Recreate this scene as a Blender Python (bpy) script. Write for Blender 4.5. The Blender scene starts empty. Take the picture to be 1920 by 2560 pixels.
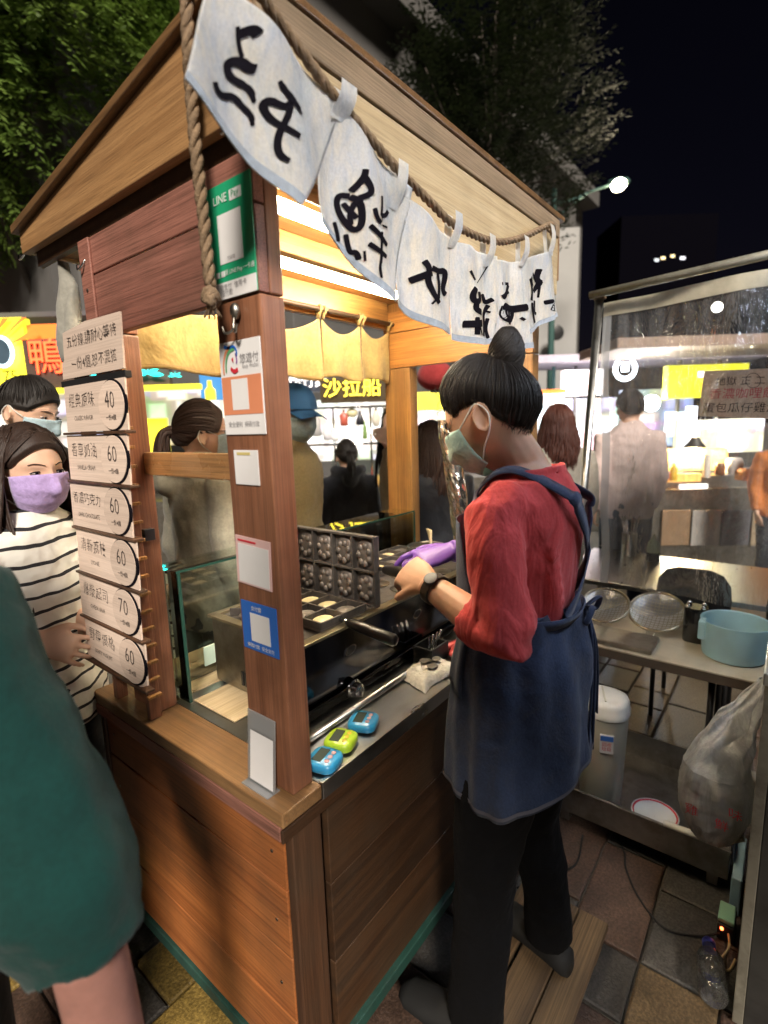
import bpy, bmesh, math, random
from mathutils import Vector, Matrix, noise as mnoise
random.seed(7)
PI = math.pi
SC = bpy.context.scene
COL = SC.collection

# ------------------------------------------------------------------ camera
CAM_LOC = Vector((-0.564, -0.685, 1.483))
CAM_R = ((0.61725405, -0.78617104, -0.03053733), (0.14942637, 0.07903645, 0.98560895), (0.77244365, 0.6129342, -0.16626026))
cd = bpy.data.cameras.new('camera'); cam = bpy.data.objects.new('camera', cd); COL.objects.link(cam)
cd.sensor_fit = 'HORIZONTAL'; cd.sensor_width = 36.0; cd.lens = 24.1926
cd.dof.use_dof = True; cd.dof.focus_distance = 1.25; cd.dof.aperture_fstop = 3.2
cd.clip_start = 0.02; cd.clip_end = 400.0
_r, _u, _f = [Vector(a) for a in CAM_R]
cam.matrix_world = Matrix(((_r.x, _u.x, -_f.x, CAM_LOC.x), (_r.y, _u.y, -_f.y, CAM_LOC.y), (_r.z, _u.z, -_f.z, CAM_LOC.z), (0, 0, 0, 1)))
SC.camera = cam
# ------------------------------------------------------------------ sky, key light, exposure
SUN_TRAVEL = Vector((0.56, 0.55, -0.62)).normalized()
w = bpy.data.worlds.new('World'); SC.world = w; w.use_nodes = True
wn = w.node_tree; bg = wn.nodes['Background']
sky = wn.nodes.new('ShaderNodeTexSky'); sky.sky_type = 'NISHITA'; sky.sun_disc = False
sky.sun_elevation = math.asin(-SUN_TRAVEL.z); sky.sun_rotation = math.atan2(-SUN_TRAVEL.x, -SUN_TRAVEL.y)
tint = wn.nodes.new('ShaderNodeMix'); tint.data_type = 'RGBA'; tint.blend_type = 'MULTIPLY'; tint.inputs[0].default_value = 1.0; tint.inputs[7].default_value = (1.0, 0.62, 0.80, 1)
wn.links.new(sky.outputs[0], tint.inputs[6]); wn.links.new(tint.outputs[2], bg.inputs[0]); bg.inputs[1].default_value = 0.0006
sd = bpy.data.lights.new('sun', 'SUN'); sd.energy = 2.7; sd.angle = math.radians(12); sd.color = (1.0, 0.9, 0.78)
sun = bpy.data.objects.new('sun', sd); COL.objects.link(sun)
sun.rotation_euler = SUN_TRAVEL.to_track_quat('-Z', 'Y').to_euler()
SC.view_settings.view_transform = 'Standard'; SC.view_settings.look = 'None'
SC.view_settings.exposure = 1.2; SC.view_settings.gamma = 1.0
SC.cycles.max_bounces = 8; SC.cycles.transparent_max_bounces = 16
SC.cycles.caustics_reflective = False; SC.cycles.caustics_refractive = False
SC.cycles.sample_clamp_indirect = 4.0

# ------------------------------------------------------------------ helpers
ORG = {}
def V(*a): return Vector(a[0]) if len(a) == 1 else Vector(a)
def at(u, v, depth):
    """photograph pixel -> point at a real distance in front of the camera (used to measure places)"""
    q = ((u - 960) / 1290.27, -(v - 1280) / 1290.27, 1.0)
    return CAM_LOC + depth * (q[0] * _r + q[1] * _u + q[2] * _f)
def at_x(u, v, x):
    d = at(u, v, 1.0) - CAM_LOC; return CAM_LOC + d * ((x - CAM_LOC.x) / d.x)
def at_y(u, v, y):
    d = at(u, v, 1.0) - CAM_LOC; return CAM_LOC + d * ((y - CAM_LOC.y) / d.y)
def at_z(u, v, z):
    d = at(u, v, 1.0) - CAM_LOC; return CAM_LOC + d * ((z - CAM_LOC.z) / d.z)

def tag(o, label=None, cat=None, group=None, kind=None):
    if label: o['label'] = label
    if cat: o['category'] = cat
    if group: o['group'] = group
    if kind: o['kind'] = kind
    return o
def thing(name, label, cat, loc=(0, 0, 0), group=None, kind=None):
    o = bpy.data.objects.new(name, None); COL.objects.link(o); o.location = loc; o.empty_display_size = 0.1
    ORG[o] = Vector(loc)
    return tag(o, label, cat, group, kind)

class MB:
    def __init__(s): s.v = []; s.f = []
    def add(s, vs, fs):
        n = len(s.v); s.v += [Vector(a) for a in vs]; s.f += [tuple(i + n for i in f) for f in fs]; return s
    def hexa(s, p):
        return s.add(p, [(0, 3, 2, 1), (4, 5, 6, 7), (0, 1, 5, 4), (1, 2, 6, 5), (2, 3, 7, 6), (3, 0, 4, 7)])
    def box(s, x0, x1, y0, y1, z0, z1):
        return s.hexa([(x0, y0, z0), (x1, y0, z0), (x1, y1, z0), (x0, y1, z0), (x0, y0, z1), (x1, y0, z1), (x1, y1, z1), (x0, y1, z1)])
    def obox(s, c, ax, ay, az):
        c, ax, ay, az = V(c), V(ax), V(ay), V(az)
        return s.hexa([c - ax - ay - az, c + ax - ay - az, c + ax + ay - az, c - ax + ay - az, c - ax - ay + az, c + ax - ay + az, c + ax + ay + az, c - ax + ay + az])
    def loft(s, secs, n=16, caps=True, power=1.0):
        """secs: (centre, a, b) rings"""
        base = len(s.v); k = len(secs)
        for c, a, b in secs:
            for i in range(n):
                t = 2 * PI * i / n; ct, st = math.cos(t), math.sin(t)
                if power != 1.0:
                    ct = math.copysign(abs(ct) ** power, ct); st = math.copysign(abs(st) ** power, st)
                s.v.append(V(c) + V(a) * ct + V(b) * st)
        for j in range(k - 1):
            for i in range(n):
                a0 = base + j * n + i; a1 = base + j * n + (i + 1) % n
                s.f.append((a0, a1, a1 + n, a0 + n))
        if caps:
            s.f.append(tuple(base + i for i in reversed(range(n)))); s.f.append(tuple(base + (k - 1) * n + i for i in range(n)))
        return s
    def tube(s, path, r, n=8, caps=True, flat=1.0, up=None):
        path = [V(p) for p in path]; k = len(path)
        rs = r if isinstance(r, (list, tuple)) else [r] * k
        secs = []; prev = None
        for i in range(k):
            t = (path[min(i + 1, k - 1)] - path[max(i - 1, 0)])
            t = t.normalized() if t.length > 1e-9 else Vector((0, 0, 1))
            if prev is None:
                ref = V(up) if up else (Vector((0, 0, 1)) if abs(t.z) < 0.9 else Vector((1, 0, 0)))
                a = ref.cross(t).normalized()
            else:
                a = prev - t * prev.dot(t)
                a = a.normalized() if a.length > 1e-9 else t.orthogonal().normalized()
            prev = a; b = t.cross(a)
            secs.append((path[i], a * rs[i], b * rs[i] * flat))
        return s.loft(secs, n, caps)
    def cyl(s, p, q, r, r2=None, n=20): return s.tube([p, q], [r, r if r2 is None else r2], n)
    def ball(s, c, r, n=12, m=8):
        c = V(c); rx, ry, rz = (r, r, r) if not isinstance(r, (tuple, list)) else r
        secs = []
        for j in range(m + 1):
            t = -PI / 2 + PI * j / m; k = max(math.cos(t), 1e-3)
            secs.append((c + Vector((0, 0, rz * math.sin(t))), Vector((rx * k, 0, 0)), Vector((0, ry * k, 0))))
        return s.loft(secs, n)
    def lathe(s, c, prof, n=28, axis=(0, 0, 1), caps=True):
        c = V(c); ax = V(axis).normalized(); a = ax.orthogonal().normalized(); b = ax.cross(a)
        return s.loft([(c + ax * z, a * max(r, 1e-4), b * max(r, 1e-4)) for r, z in prof], n, caps)
    def grid(s, fn, nu, nv):
        base = len(s.v)
        for j in range(nv + 1):
            for i in range(nu + 1): s.v.append(V(fn(i / nu, j / nv)))
        for j in range(nv):
            for i in range(nu):
                a = base + j * (nu + 1) + i; s.f.append((a, a + 1, a + nu + 2, a + nu + 1))
        return s
    def prism(s, poly, d):
        """planar polygon extruded by vector d"""
        n = len(poly); poly = [V(p) for p in poly]; d = V(d)
        return s.add(poly + [p + d for p in poly], [tuple(reversed(range(n))), tuple(range(n, 2 * n))] + [(i, (i + 1) % n, n + (i + 1) % n, n + i) for i in range(n)])
    def stroke(s, pts, w, fn):
        """flat ribbon with round ends in 2-D, mapped to space by fn(x, y)"""
        pts = smooth2(pts); n = len(pts)
        ws = [w * (a if not isinstance(w, (list, tuple)) else 1) for a in [1] * n] if not isinstance(w, (list, tuple)) else [w[min(len(w) - 1, int(i * len(w) / n))] for i in range(n)]
        L = []; R = []
        for i in range(n):
            a = pts[max(i - 1, 0)]; b = pts[min(i + 1, n - 1)]
            dx, dy = b[0] - a[0], b[1] - a[1]; l = math.hypot(dx, dy) or 1
            k = ws[i] * 0.5
            if i == 0 or i == n - 1: k *= 0.55
            L.append((pts[i][0] - dy / l * k, pts[i][1] + dx / l * k)); R.append((pts[i][0] + dy / l * k, pts[i][1] - dx / l * k))
        base = len(s.v)
        for a, b in zip(L, R): s.v += [V(fn(*a)), V(fn(*b))]
        for i in range(n - 1): s.f.append((base + 2 * i, base + 2 * i + 1, base + 2 * i + 3, base + 2 * i + 2))
        return s
    def build(s, name, mat, parent=None, origin=None, smooth=False, bevel=0, mods=()):
        if parent is not None: org = ORG[parent]
        elif origin is not None: org = V(origin)
        else:
            xs = [p.x for p in s.v]; ys = [p.y for p in s.v]; zs = [p.z for p in s.v]
            org = Vector(((min(xs) + max(xs)) / 2, (min(ys) + max(ys)) / 2, min(zs)))
        me = bpy.data.meshes.new(name)
        me.from_pydata([tuple(p - org) for p in s.v], [], s.f); me.update()
        for m in (mat if isinstance(mat, (list, tuple)) else [mat]): me.materials.append(m)
        if smooth:
            me.shade_smooth()
            if smooth is not True: me.set_sharp_from_angle(angle=math.radians(smooth))
        return link(me, name, parent, org, bevel, mods)
def link(me, name, parent=None, org=None, bevel=0, mods=()):
    o = bpy.data.objects.new(name, me); COL.objects.link(o)
    if parent is not None: o.parent = parent; ORG[o] = ORG[parent]
    else: o.location = org; ORG[o] = V(org)
    if bevel:
        b = o.modifiers.new('bevel', 'BEVEL'); b.width = bevel; b.segments = 2; b.limit_method = 'ANGLE'; b.angle_limit = math.radians(40)
    for m in mods:
        k = o.modifiers.new(m[0].lower(), m[0])
        for a, b in m[1].items(): setattr(k, a, b)
    return o
def smooth2(pts, it=2):
    if len(pts) < 3: return [tuple(map(float, p)) for p in pts]
    for _ in range(it):
        q = [pts[0]]
        for a, b in zip(pts[:-1], pts[1:]):
            q += [(a[0] * .75 + b[0] * .25, a[1] * .75 + b[1] * .25), (a[0] * .25 + b[0] * .75, a[1] * .25 + b[1] * .75)]
        q.append(pts[-1]); pts = q
    return pts
def bez(pts, n=12):
    """Catmull-Rom through points in space"""
    P = [V(p) for p in pts]; out = []
    P = [P[0] * 2 - P[1]] + P + [P[-1] * 2 - P[-2]]
    for i in range(1, len(P) - 2):
        for j in range(n):
            t = j / n; a, b, c, d = P[i - 1], P[i], P[i + 1], P[i + 2]
            out.append(0.5 * ((2 * b) + (c - a) * t + (2 * a - 5 * b + 4 * c - d) * t * t + (3 * b - a - 3 * c + d) * t ** 3))
    out.append(P[-2]); return out
def text_mesh(name, body, mat, org, ux, uy, size, parent=None, align='CENTER', squash=1.0, shear=0.0, jitter=0.0, thin=0.0):
    """lettering: org = anchor point, ux/uy = unit directions of writing / up; returns a mesh object"""
    c = bpy.data.curves.new('t', 'FONT'); c.body = body; c.align_x = align; c.align_y = 'CENTER'; c.size = 1.0; c.shear = shear; c.resolution_u = 2; c.offset = thin
    t = bpy.data.objects.new('t', c); COL.objects.link(t)
    me = bpy.data.meshes.new_from_object(t.evaluated_get(bpy.context.evaluated_depsgraph_get()))
    bpy.data.objects.remove(t); bpy.data.curves.remove(c)
    org, ux, uy = V(org), V(ux), V(uy); po = ORG[parent] if parent is not None else org
    for v in me.vertices:
        x, y = v.co.x * squash, v.co.y
        if jitter:
            x += jitter * mnoise.noise((x * 1.7, y * 2.1, size * 90)); y += jitter * mnoise.noise((x * 1.9, y * 1.6, 5 + size * 70))
        v.co = org + ux * (x * size) + uy * (y * size) - po
    me.materials.clear(); me.materials.append(mat); me.name = name
    return link(me, name, parent, po)
# ------------------------------------------------------------------ materials
MATS = {}
def _nt(name):
    m = bpy.data.materials.new(name); m.use_nodes = True; nt = m.node_tree
    return m, nt, nt.nodes['Principled BSDF'], nt.nodes, nt.links
def _ramp(n, stops):
    r = n.new('ShaderNodeValToRGB'); e = r.color_ramp.elements
    while len(e) < len(stops): e.new(0.5)
    for i, (p, c) in enumerate(stops): e[i].position = p; e[i].color = (*c, 1) if len(c) == 3 else c
    return r
def _coords(n, l, scale=(1, 1, 1), rot=(0, 0, 0), out='Object'):
    t = n.new('ShaderNodeTexCoord'); mp = n.new('ShaderNodeMapping'); mp.inputs['Scale'].default_value = scale; mp.inputs['Rotation'].default_value = rot
    l.new(t.outputs[out], mp.inputs[0]); return mp.outputs[0]
def _noise(n, l, vec, scale, detail=4, rough=0.55, dist=0.0):
    x = n.new('ShaderNodeTexNoise'); x.inputs['Scale'].default_value = scale; x.inputs['Detail'].default_value = detail
    x.inputs['Roughness'].default_value = rough; x.inputs['Distortion'].default_value = dist
    if vec is not None: l.new(vec, x.inputs['Vector'])
    return x.outputs['Fac']
def _bump(n, l, h, p, strength, dist=0.01):
    b = n.new('ShaderNodeBump'); b.inputs['Strength'].default_value = strength; b.inputs['Distance'].default_value = dist
    l.new(h, b.inputs['Height']); l.new(b.outputs[0], p.inputs['Normal']); return b
def mix(n, l, fac, a, b, mode='MIX'):
    x = n.new('ShaderNodeMix'); x.data_type = 'RGBA'; x.blend_type = mode
    for i, s in ((0, fac), (6, a), (7, b)):
        if hasattr(s, 'is_linked'): l.new(s, x.inputs[i])
        else: x.inputs[i].default_value = s if i == 0 else (*s, 1)
    return x.outputs[2]
def wood(name, dark, light, axis='y', rough=0.45, fine=1.0, coat=0.15, wear=0.35, grime=(0.05, 0.035, 0.02), pore=0.75):
    """planed timber: long grain along an axis, pores, rings, worn patches; each plank its own tone"""
    m, nt, p, n, l = _nt(name)
    s = {'x': (0.7, 34, 34), 'y': (34, 0.7, 34), 'z': (34, 34, 0.7)}[axis]
    oi = n.new('ShaderNodeObjectInfo')
    t = n.new('ShaderNodeTexCoord'); ad = n.new('ShaderNodeVectorMath'); ad.operation = 'ADD'
    sc = n.new('ShaderNodeVectorMath'); sc.operation = 'SCALE'; sc.inputs['Scale'].default_value = 7.0
    cb = n.new('ShaderNodeCombineXYZ')
    for i in range(3): l.new(oi.outputs['Random'], cb.inputs[i])
    l.new(cb.outputs[0], sc.inputs[0]); l.new(t.outputs['Object'], ad.inputs[0]); l.new(sc.outputs[0], ad.inputs[1])
    mp = n.new('ShaderNodeMapping'); mp.inputs['Scale'].default_value = s; l.new(ad.outputs[0], mp.inputs[0])
    g1 = _noise(n, l, mp.outputs[0], 0.75 * fine, 8, 0.66, 0.25)
    mp2 = n.new('ShaderNodeMapping'); mp2.inputs['Scale'].default_value = tuple(a * (9 if a > 1 else 7) for a in s); l.new(ad.outputs[0], mp2.inputs[0])
    g2 = _noise(n, l, mp2.outputs[0], 1.0 * fine, 4, 0.65)
    pat = _noise(n, l, ad.outputs[0], 4.5, 4, 0.6)
    r = _ramp(n, [(0.3, dark), (0.52, tuple((a + b) / 2 for a, b in zip(dark, light))), (0.72, light)]); l.new(g1, r.inputs[0])
    pr = _ramp(n, [(0.36, (0.42,) * 3), (0.56, (1, 1, 1))]); l.new(g2, pr.inputs[0])
    c = mix(n, l, pore, r.outputs[0], pr.outputs[0], 'MULTIPLY')
    wr = _ramp(n, [(0.42, (0, 0, 0)), (0.66, (1, 1, 1))]); l.new(pat, wr.inputs[0])
    wf = n.new('ShaderNodeMath'); wf.operation = 'MULTIPLY'; wf.inputs[1].default_value = wear; l.new(wr.outputs[0], wf.inputs[0])
    c = mix(n, l, wf.outputs[0], c, grime)
    hv = n.new('ShaderNodeHueSaturation'); l.new(c, hv.inputs['Color'])
    mr = n.new('ShaderNodeMapRange'); mr.inputs[3].default_value = 0.8; mr.inputs[4].default_value = 1.2; l.new(oi.outputs['Random'], mr.inputs[0]); l.new(mr.outputs[0], hv.inputs['Value'])
    l.new(hv.outputs[0], p.inputs['Base Color'])
    rr = n.new('ShaderNodeMapRange'); rr.inputs[3].default_value = rough - 0.12; rr.inputs[4].default_value = rough + 0.2; l.new(pat, rr.inputs[0]); l.new(rr.outputs[0], p.inputs['Roughness'])
    p.inputs['Coat Weight'].default_value = coat; p.inputs['Coat Roughness'].default_value = 0.3
    _bump(n, l, g2, p, 0.25, 0.003)
    return m
def cloth(name, col, var=0.25, rough=0.9, weave=900, stain=None, stain_amt=0.5, trans=0.0, sheen=0.2, wr=7.0, wrs=0.5):
    m, nt, p, n, l = _nt(name)
    v = _coords(n, l)
    a = _noise(n, l, v, 6.0, 5, 0.65); b = _noise(n, l, v, weave / 8, 2, 0.5)
    r = _ramp(n, [(0.3, tuple(x * (1 - var) for x in col)), (0.7, tuple(min(1, x * (1 + var * 0.5)) for x in col))]); l.new(a, r.inputs[0])
    c = r.outputs[0]
    if stain:
        st = _noise(n, l, v, 11.0, 6, 0.7, 0.6); sr = _ramp(n, [(0.5, (0, 0, 0)), (0.72, (stain_amt,) * 3)]); l.new(st, sr.inputs[0])
        c = mix(n, l, sr.outputs[0], c, stain)
    fr = _ramp(n, [(0.35, (0.78,) * 3), (0.65, (1.0,) * 3)]); l.new(b, fr.inputs[0])
    c = mix(n, l, 0.7, c, fr.outputs[0], 'MULTIPLY')
    l.new(c, p.inputs['Base Color']); p.inputs['Roughness'].default_value = rough
    p.inputs['Sheen Weight'].default_value = sheen; p.inputs['Specular IOR Level'].default_value = 0.25
    h = _noise(n, l, v, wr, 3, 0.55, 0.5)
    ad = n.new('ShaderNodeMath'); ad.operation = 'MULTIPLY_ADD'; ad.inputs[1].default_value = 0.06; l.new(b, ad.inputs[0]); l.new(h, ad.inputs[2])
    _bump(n, l, ad.outputs[0], p, wrs, 0.03)
    if trans:
        o = n['Material Output']; tr = n.new('ShaderNodeBsdfTranslucent'); l.new(c, tr.inputs[0]); mx = n.new('ShaderNodeMixShader'); mx.inputs[0].default_value = trans
        l.new(p.outputs[0], mx.inputs[1]); l.new(tr.outputs[0], mx.inputs[2]); l.new(mx.outputs[0], o.inputs[0])
    return m
def plain(name, col, rough=0.5, metal=0.0, var=0.12, scale=14.0, bump=0.0, spec=0.5, coat=0.0, sss=0.0, stain=None, stain_amt=0.5, sc=(1, 1, 1)):
    m, nt, p, n, l = _nt(name)
    v = _coords(n, l, sc); a = _noise(n, l, v, scale, 5, 0.6)
    r = _ramp(n, [(0.3, tuple(x * (1 - var) for x in col)), (0.7, tuple(min(1, x * (1 + var)) for x in col))]); l.new(a, r.inputs[0]); c = r.outputs[0]
    if stain:
        st = _noise(n, l, v, scale * 0.6, 6, 0.7, 0.4); sr = _ramp(n, [(0.48, (0, 0, 0)), (0.7, (stain_amt,) * 3)]); l.new(st, sr.inputs[0]); c = mix(n, l, sr.outputs[0], c, stain)
    l.new(c, p.inputs['Base Color']); p.inputs['Metallic'].default_value = metal
    rr = n.new('ShaderNodeMapRange'); rr.inputs[3].default_value = max(0.02, rough - 0.1); rr.inputs[4].default_value = min(1, rough + 0.12); l.new(a, rr.inputs[0]); l.new(rr.outputs[0], p.inputs['Roughness'])
    p.inputs['Specular IOR Level'].default_value = spec; p.inputs['Coat Weight'].default_value = coat
    if sss: p.inputs['Subsurface Weight'].default_value = sss; p.inputs['Subsurface Radius'].default_value = (0.02, 0.008, 0.004); p.inputs['Subsurface Scale'].default_value = 0.5
    if bump: _bump(n, l, a, p, bump, 0.01)
    return m
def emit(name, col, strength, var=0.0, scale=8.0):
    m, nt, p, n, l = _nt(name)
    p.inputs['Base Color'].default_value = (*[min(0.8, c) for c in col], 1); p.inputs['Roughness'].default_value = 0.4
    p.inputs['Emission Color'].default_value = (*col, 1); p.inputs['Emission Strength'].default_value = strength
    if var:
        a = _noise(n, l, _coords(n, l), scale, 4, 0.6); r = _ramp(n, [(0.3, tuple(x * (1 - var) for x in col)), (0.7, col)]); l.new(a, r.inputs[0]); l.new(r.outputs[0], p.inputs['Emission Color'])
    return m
def clear(name, tint=(0.9, 0.95, 0.95), gloss=0.12, rough=0.05, haze=0.0, bump=0.0, scale=6.0, streak=0.0, bsc=(1, 1, 1)):
    """thin clear sheet: see-through with a glossy film, optional milkiness, crinkles and pale streaks painted as marks and highlights"""
    m, nt, p, n, l = _nt(name); o = n['Material Output']; n.remove(p)
    tr = n.new('ShaderNodeBsdfTransparent'); tr.inputs[0].default_value = (*tint, 1)
    gl = n.new('ShaderNodeBsdfGlossy'); gl.inputs['Roughness'].default_value = rough; gl.inputs[0].default_value = (1, 1, 1, 1)
    fr = n.new('ShaderNodeFresnel'); fr.inputs[0].default_value = 1.45
    sc = n.new('ShaderNodeMath'); sc.operation = 'MULTIPLY_ADD'; sc.inputs[1].default_value = 1.0; sc.inputs[2].default_value = gloss * 0.3; l.new(fr.outputs[0], sc.inputs[0]); sc.use_clamp = True
    mx = n.new('ShaderNodeMixShader'); l.new(sc.outputs[0], mx.inputs[0]); l.new(tr.outputs[0], mx.inputs[1]); l.new(gl.outputs[0], mx.inputs[2])
    v = _coords(n, l, bsc)
    if bump:
        h = _noise(n, l, v, scale, 5, 0.6, 0.8); b = n.new('ShaderNodeBump'); b.inputs['Strength'].default_value = bump; b.inputs['Distance'].default_value = 0.02
        l.new(h, b.inputs['Height']); l.new(b.outputs[0], gl.inputs['Normal']); l.new(b.outputs[0], fr.inputs['Normal'])
    out = mx.outputs[0]
    if haze or streak:
        df = n.new('ShaderNodeBsdfDiffuse'); df.inputs[0].default_value = (0.8, 0.82, 0.84, 1)
        tl = n.new('ShaderNodeBsdfTranslucent'); tl.inputs[0].default_value = (0.8, 0.82, 0.84, 1)
        dm = n.new('ShaderNodeMixShader'); dm.inputs[0].default_value = 0.5; l.new(df.outputs[0], dm.inputs[1]); l.new(tl.outputs[0], dm.inputs[2])
        a = _noise(n, l, _coords(n, l, (9, 9, 1.1)), 2.2, 6, 0.72, 0.4)
        r = _ramp(n, [(0.45, (haze,) * 3), (0.62, (haze + streak * 0.35,) * 3), (0.74, (haze + streak,) * 3)]); l.new(a, r.inputs[0])
        m2 = n.new('ShaderNodeMixShader'); l.new(r.outputs[0], m2.inputs[0]); l.new(out, m2.inputs[1]); l.new(dm.outputs[0], m2.inputs[2]); out = m2.outputs[0]
    l.new(out, o.inputs[0]); return m
def hairmat(name, col, sc=(160, 160, 14)):
    m, nt, p, n, l = _nt(name)
    a = _noise(n, l, _coords(n, l, sc), 3.0, 3, 0.6); r = _ramp(n, [(0.3, tuple(x * 0.5 for x in col)), (0.75, tuple(x * 1.9 for x in col))]); l.new(a, r.inputs[0]); l.new(r.outputs[0], p.inputs['Base Color'])
    p.inputs['Roughness'].default_value = 0.52; p.inputs['Specular IOR Level'].default_value = 0.35; _bump(n, l, a, p, 0.5, 0.002)
    return m
def striped(name, c1, c2, period, duty):
    m, nt, p, n, l = _nt(name)
    t = n.new('ShaderNodeTexCoord'); sp = n.new('ShaderNodeSeparateXYZ'); l.new(t.outputs['Object'], sp.inputs[0])
    wob = _noise(n, l, t.outputs['Object'], 9.0, 2)
    ad = n.new('ShaderNodeMath'); ad.operation = 'MULTIPLY_ADD'; ad.inputs[1].default_value = 0.03; l.new(wob, ad.inputs[0]); l.new(sp.outputs[2], ad.inputs[2])
    md = n.new('ShaderNodeMath'); md.operation = 'PINGPONG'; md.inputs[1].default_value = period / 2; l.new(ad.outputs[0], md.inputs[0])
    ls = n.new('ShaderNodeMath'); ls.operation = 'LESS_THAN'; ls.inputs[1].default_value = period * duty / 2; l.new(md.outputs[0], ls.inputs[0])
    l.new(mix(n, l, ls.outputs[0], c1, c2), p.inputs['Base Color']); p.inputs['Roughness'].default_value = 0.9
    h = _noise(n, l, t.outputs['Object'], 14.0, 3); _bump(n, l, h, p, 0.5, 0.02)
    return m
WD_RED_Y = wood('wood_red_board', (0.24, 0.070, 0.020), (0.54, 0.195, 0.055), 'y', 0.42, 0.8, wear=0.4, pore=0.6)
WD_PLUM_Y = wood('wood_plum_board', (0.20, 0.080, 0.058), (0.40, 0.175, 0.130), 'y', 0.5, 1.2)
WD_TAN_Y = wood('wood_tan_board', (0.22, 0.11, 0.042), (0.40, 0.225, 0.095), 'y', 0.5, 1.9, wear=0.1, pore=0.6)
WD_TAN_X = wood('wood_tan_long', (0.42, 0.31, 0.17), (0.58, 0.46, 0.28), 'x', 0.6, 1.6, coat=0.0, pore=0.45, wear=0.15)
WD_WEATHER_X = wood('wood_weathered_long', (0.22, 0.15, 0.09), (0.44, 0.32, 0.2), 'x', 0.65, 1.2, coat=0.0)
WD_POST = wood('wood_post', (0.18, 0.070, 0.034), (0.38, 0.165, 0.088), 'z', 0.4, 0.9, pore=0.6, wear=0.6, grime=(0.09, 0.035, 0.018))
WD_HONEY_Z = wood('wood_honey_post', (0.22, 0.095, 0.025), (0.46, 0.235, 0.07), 'z', 0.38, 1.0)
WD_HONEY_X = wood('wood_honey_long', (0.30, 0.14, 0.035), (0.52, 0.28, 0.085), 'x', 0.4, 1.0, wear=0.1)
WD_HONEY_Y = wood('wood_honey_board', (0.28, 0.115, 0.025), (0.52, 0.24, 0.06), 'y', 0.4, 1.0, wear=0.1)
WD_COUNTER = wood('wood_counter', (0.15, 0.075, 0.03), (0.33, 0.185, 0.08), 'y', 0.35, 0.8, coat=0.25, pore=0.6, wear=0.6, grime=(0.08, 0.045, 0.02))
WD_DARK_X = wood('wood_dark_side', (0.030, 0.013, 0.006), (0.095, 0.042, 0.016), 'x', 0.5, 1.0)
WD_DARK_Z = wood('wood_dark_leg', (0.045, 0.02, 0.01), (0.12, 0.05, 0.022), 'z', 0.5, 1.0)
WD_PALLET = wood('wood_pallet', (0.07, 0.045, 0.025), (0.2, 0.125, 0.06), 'x', 0.7, 0.8, coat=0)
BIRCH = wood('thin_plywood_sign', (0.60, 0.47, 0.39), (0.70, 0.57, 0.48), 'y', 0.7, 0.6, coat=0, pore=0.25, wear=0.12, grime=(0.5, 0.33, 0.22))
INK = plain('black_ink', (0.006, 0.005, 0.008), 0.9, var=0.3, spec=0.05)
INK2 = plain('pencil_ink', (0.06, 0.045, 0.04), 0.8)
BLACK = plain('black_plastic', (0.015, 0.015, 0.016), 0.4)
RUBBER = plain('black_rubber', (0.012, 0.012, 0.012), 0.75)
STEEL = plain('stainless_steel', (0.56, 0.56, 0.54), 0.30, 1.0, 0.06, 30, stain=(0.40, 0.37, 0.32), stain_amt=0.3, sc=(0.3, 1, 1))
STEEL_D = plain('soiled_steel', (0.34, 0.32, 0.28), 0.36, 1.0, 0.15, 25, stain=(0.16, 0.12, 0.08), stain_amt=0.5)
CHROME = plain('chrome', (0.75, 0.75, 0.75), 0.1, 1.0, 0.05)
IRON = plain('cast_iron', (0.085, 0.075, 0.068), 0.55, 0.35, 0.3, 40, bump=0.3)
IRON_G = plain('seasoned_mould', (0.17, 0.15, 0.135), 0.55, 0.5, 0.25, 30, bump=0.25, stain=(0.1, 0.06, 0.03), stain_amt=0.5)
WHITE = plain('white_plastic', (0.75, 0.74, 0.70), 0.35, var=0.04)
PAPER = plain('white_card', (0.78, 0.77, 0.77), 0.5, var=0.04, coat=0.3)
GREEN_P = plain('green_print', (0.02, 0.36, 0.17), 0.35, var=0.06, coat=0.5)
BLUE_P = plain('blue_print', (0.02, 0.14, 0.55), 0.35, var=0.06, coat=0.5)
ORANGE_P = plain('orange_print', (0.72, 0.27, 0.14), 0.35, var=0.06, coat=0.5)
PINK_P = plain('pink_print', (0.75, 0.5, 0.48), 0.4, var=0.05)
GREYPR = plain('grey_print', (0.25, 0.24, 0.25), 0.5)
RED_P = plain('red_print', (0.6, 0.03, 0.05), 0.5)
FRAME_GREEN = plain('green_frame_paint', (0.018, 0.065, 0.050), 0.55, var=0.25, stain=(0.03, 0.03, 0.025))
ROPE = plain('jute_rope', (0.20, 0.135, 0.08), 0.95, var=0.35, scale=60, bump=0.6)
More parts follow.
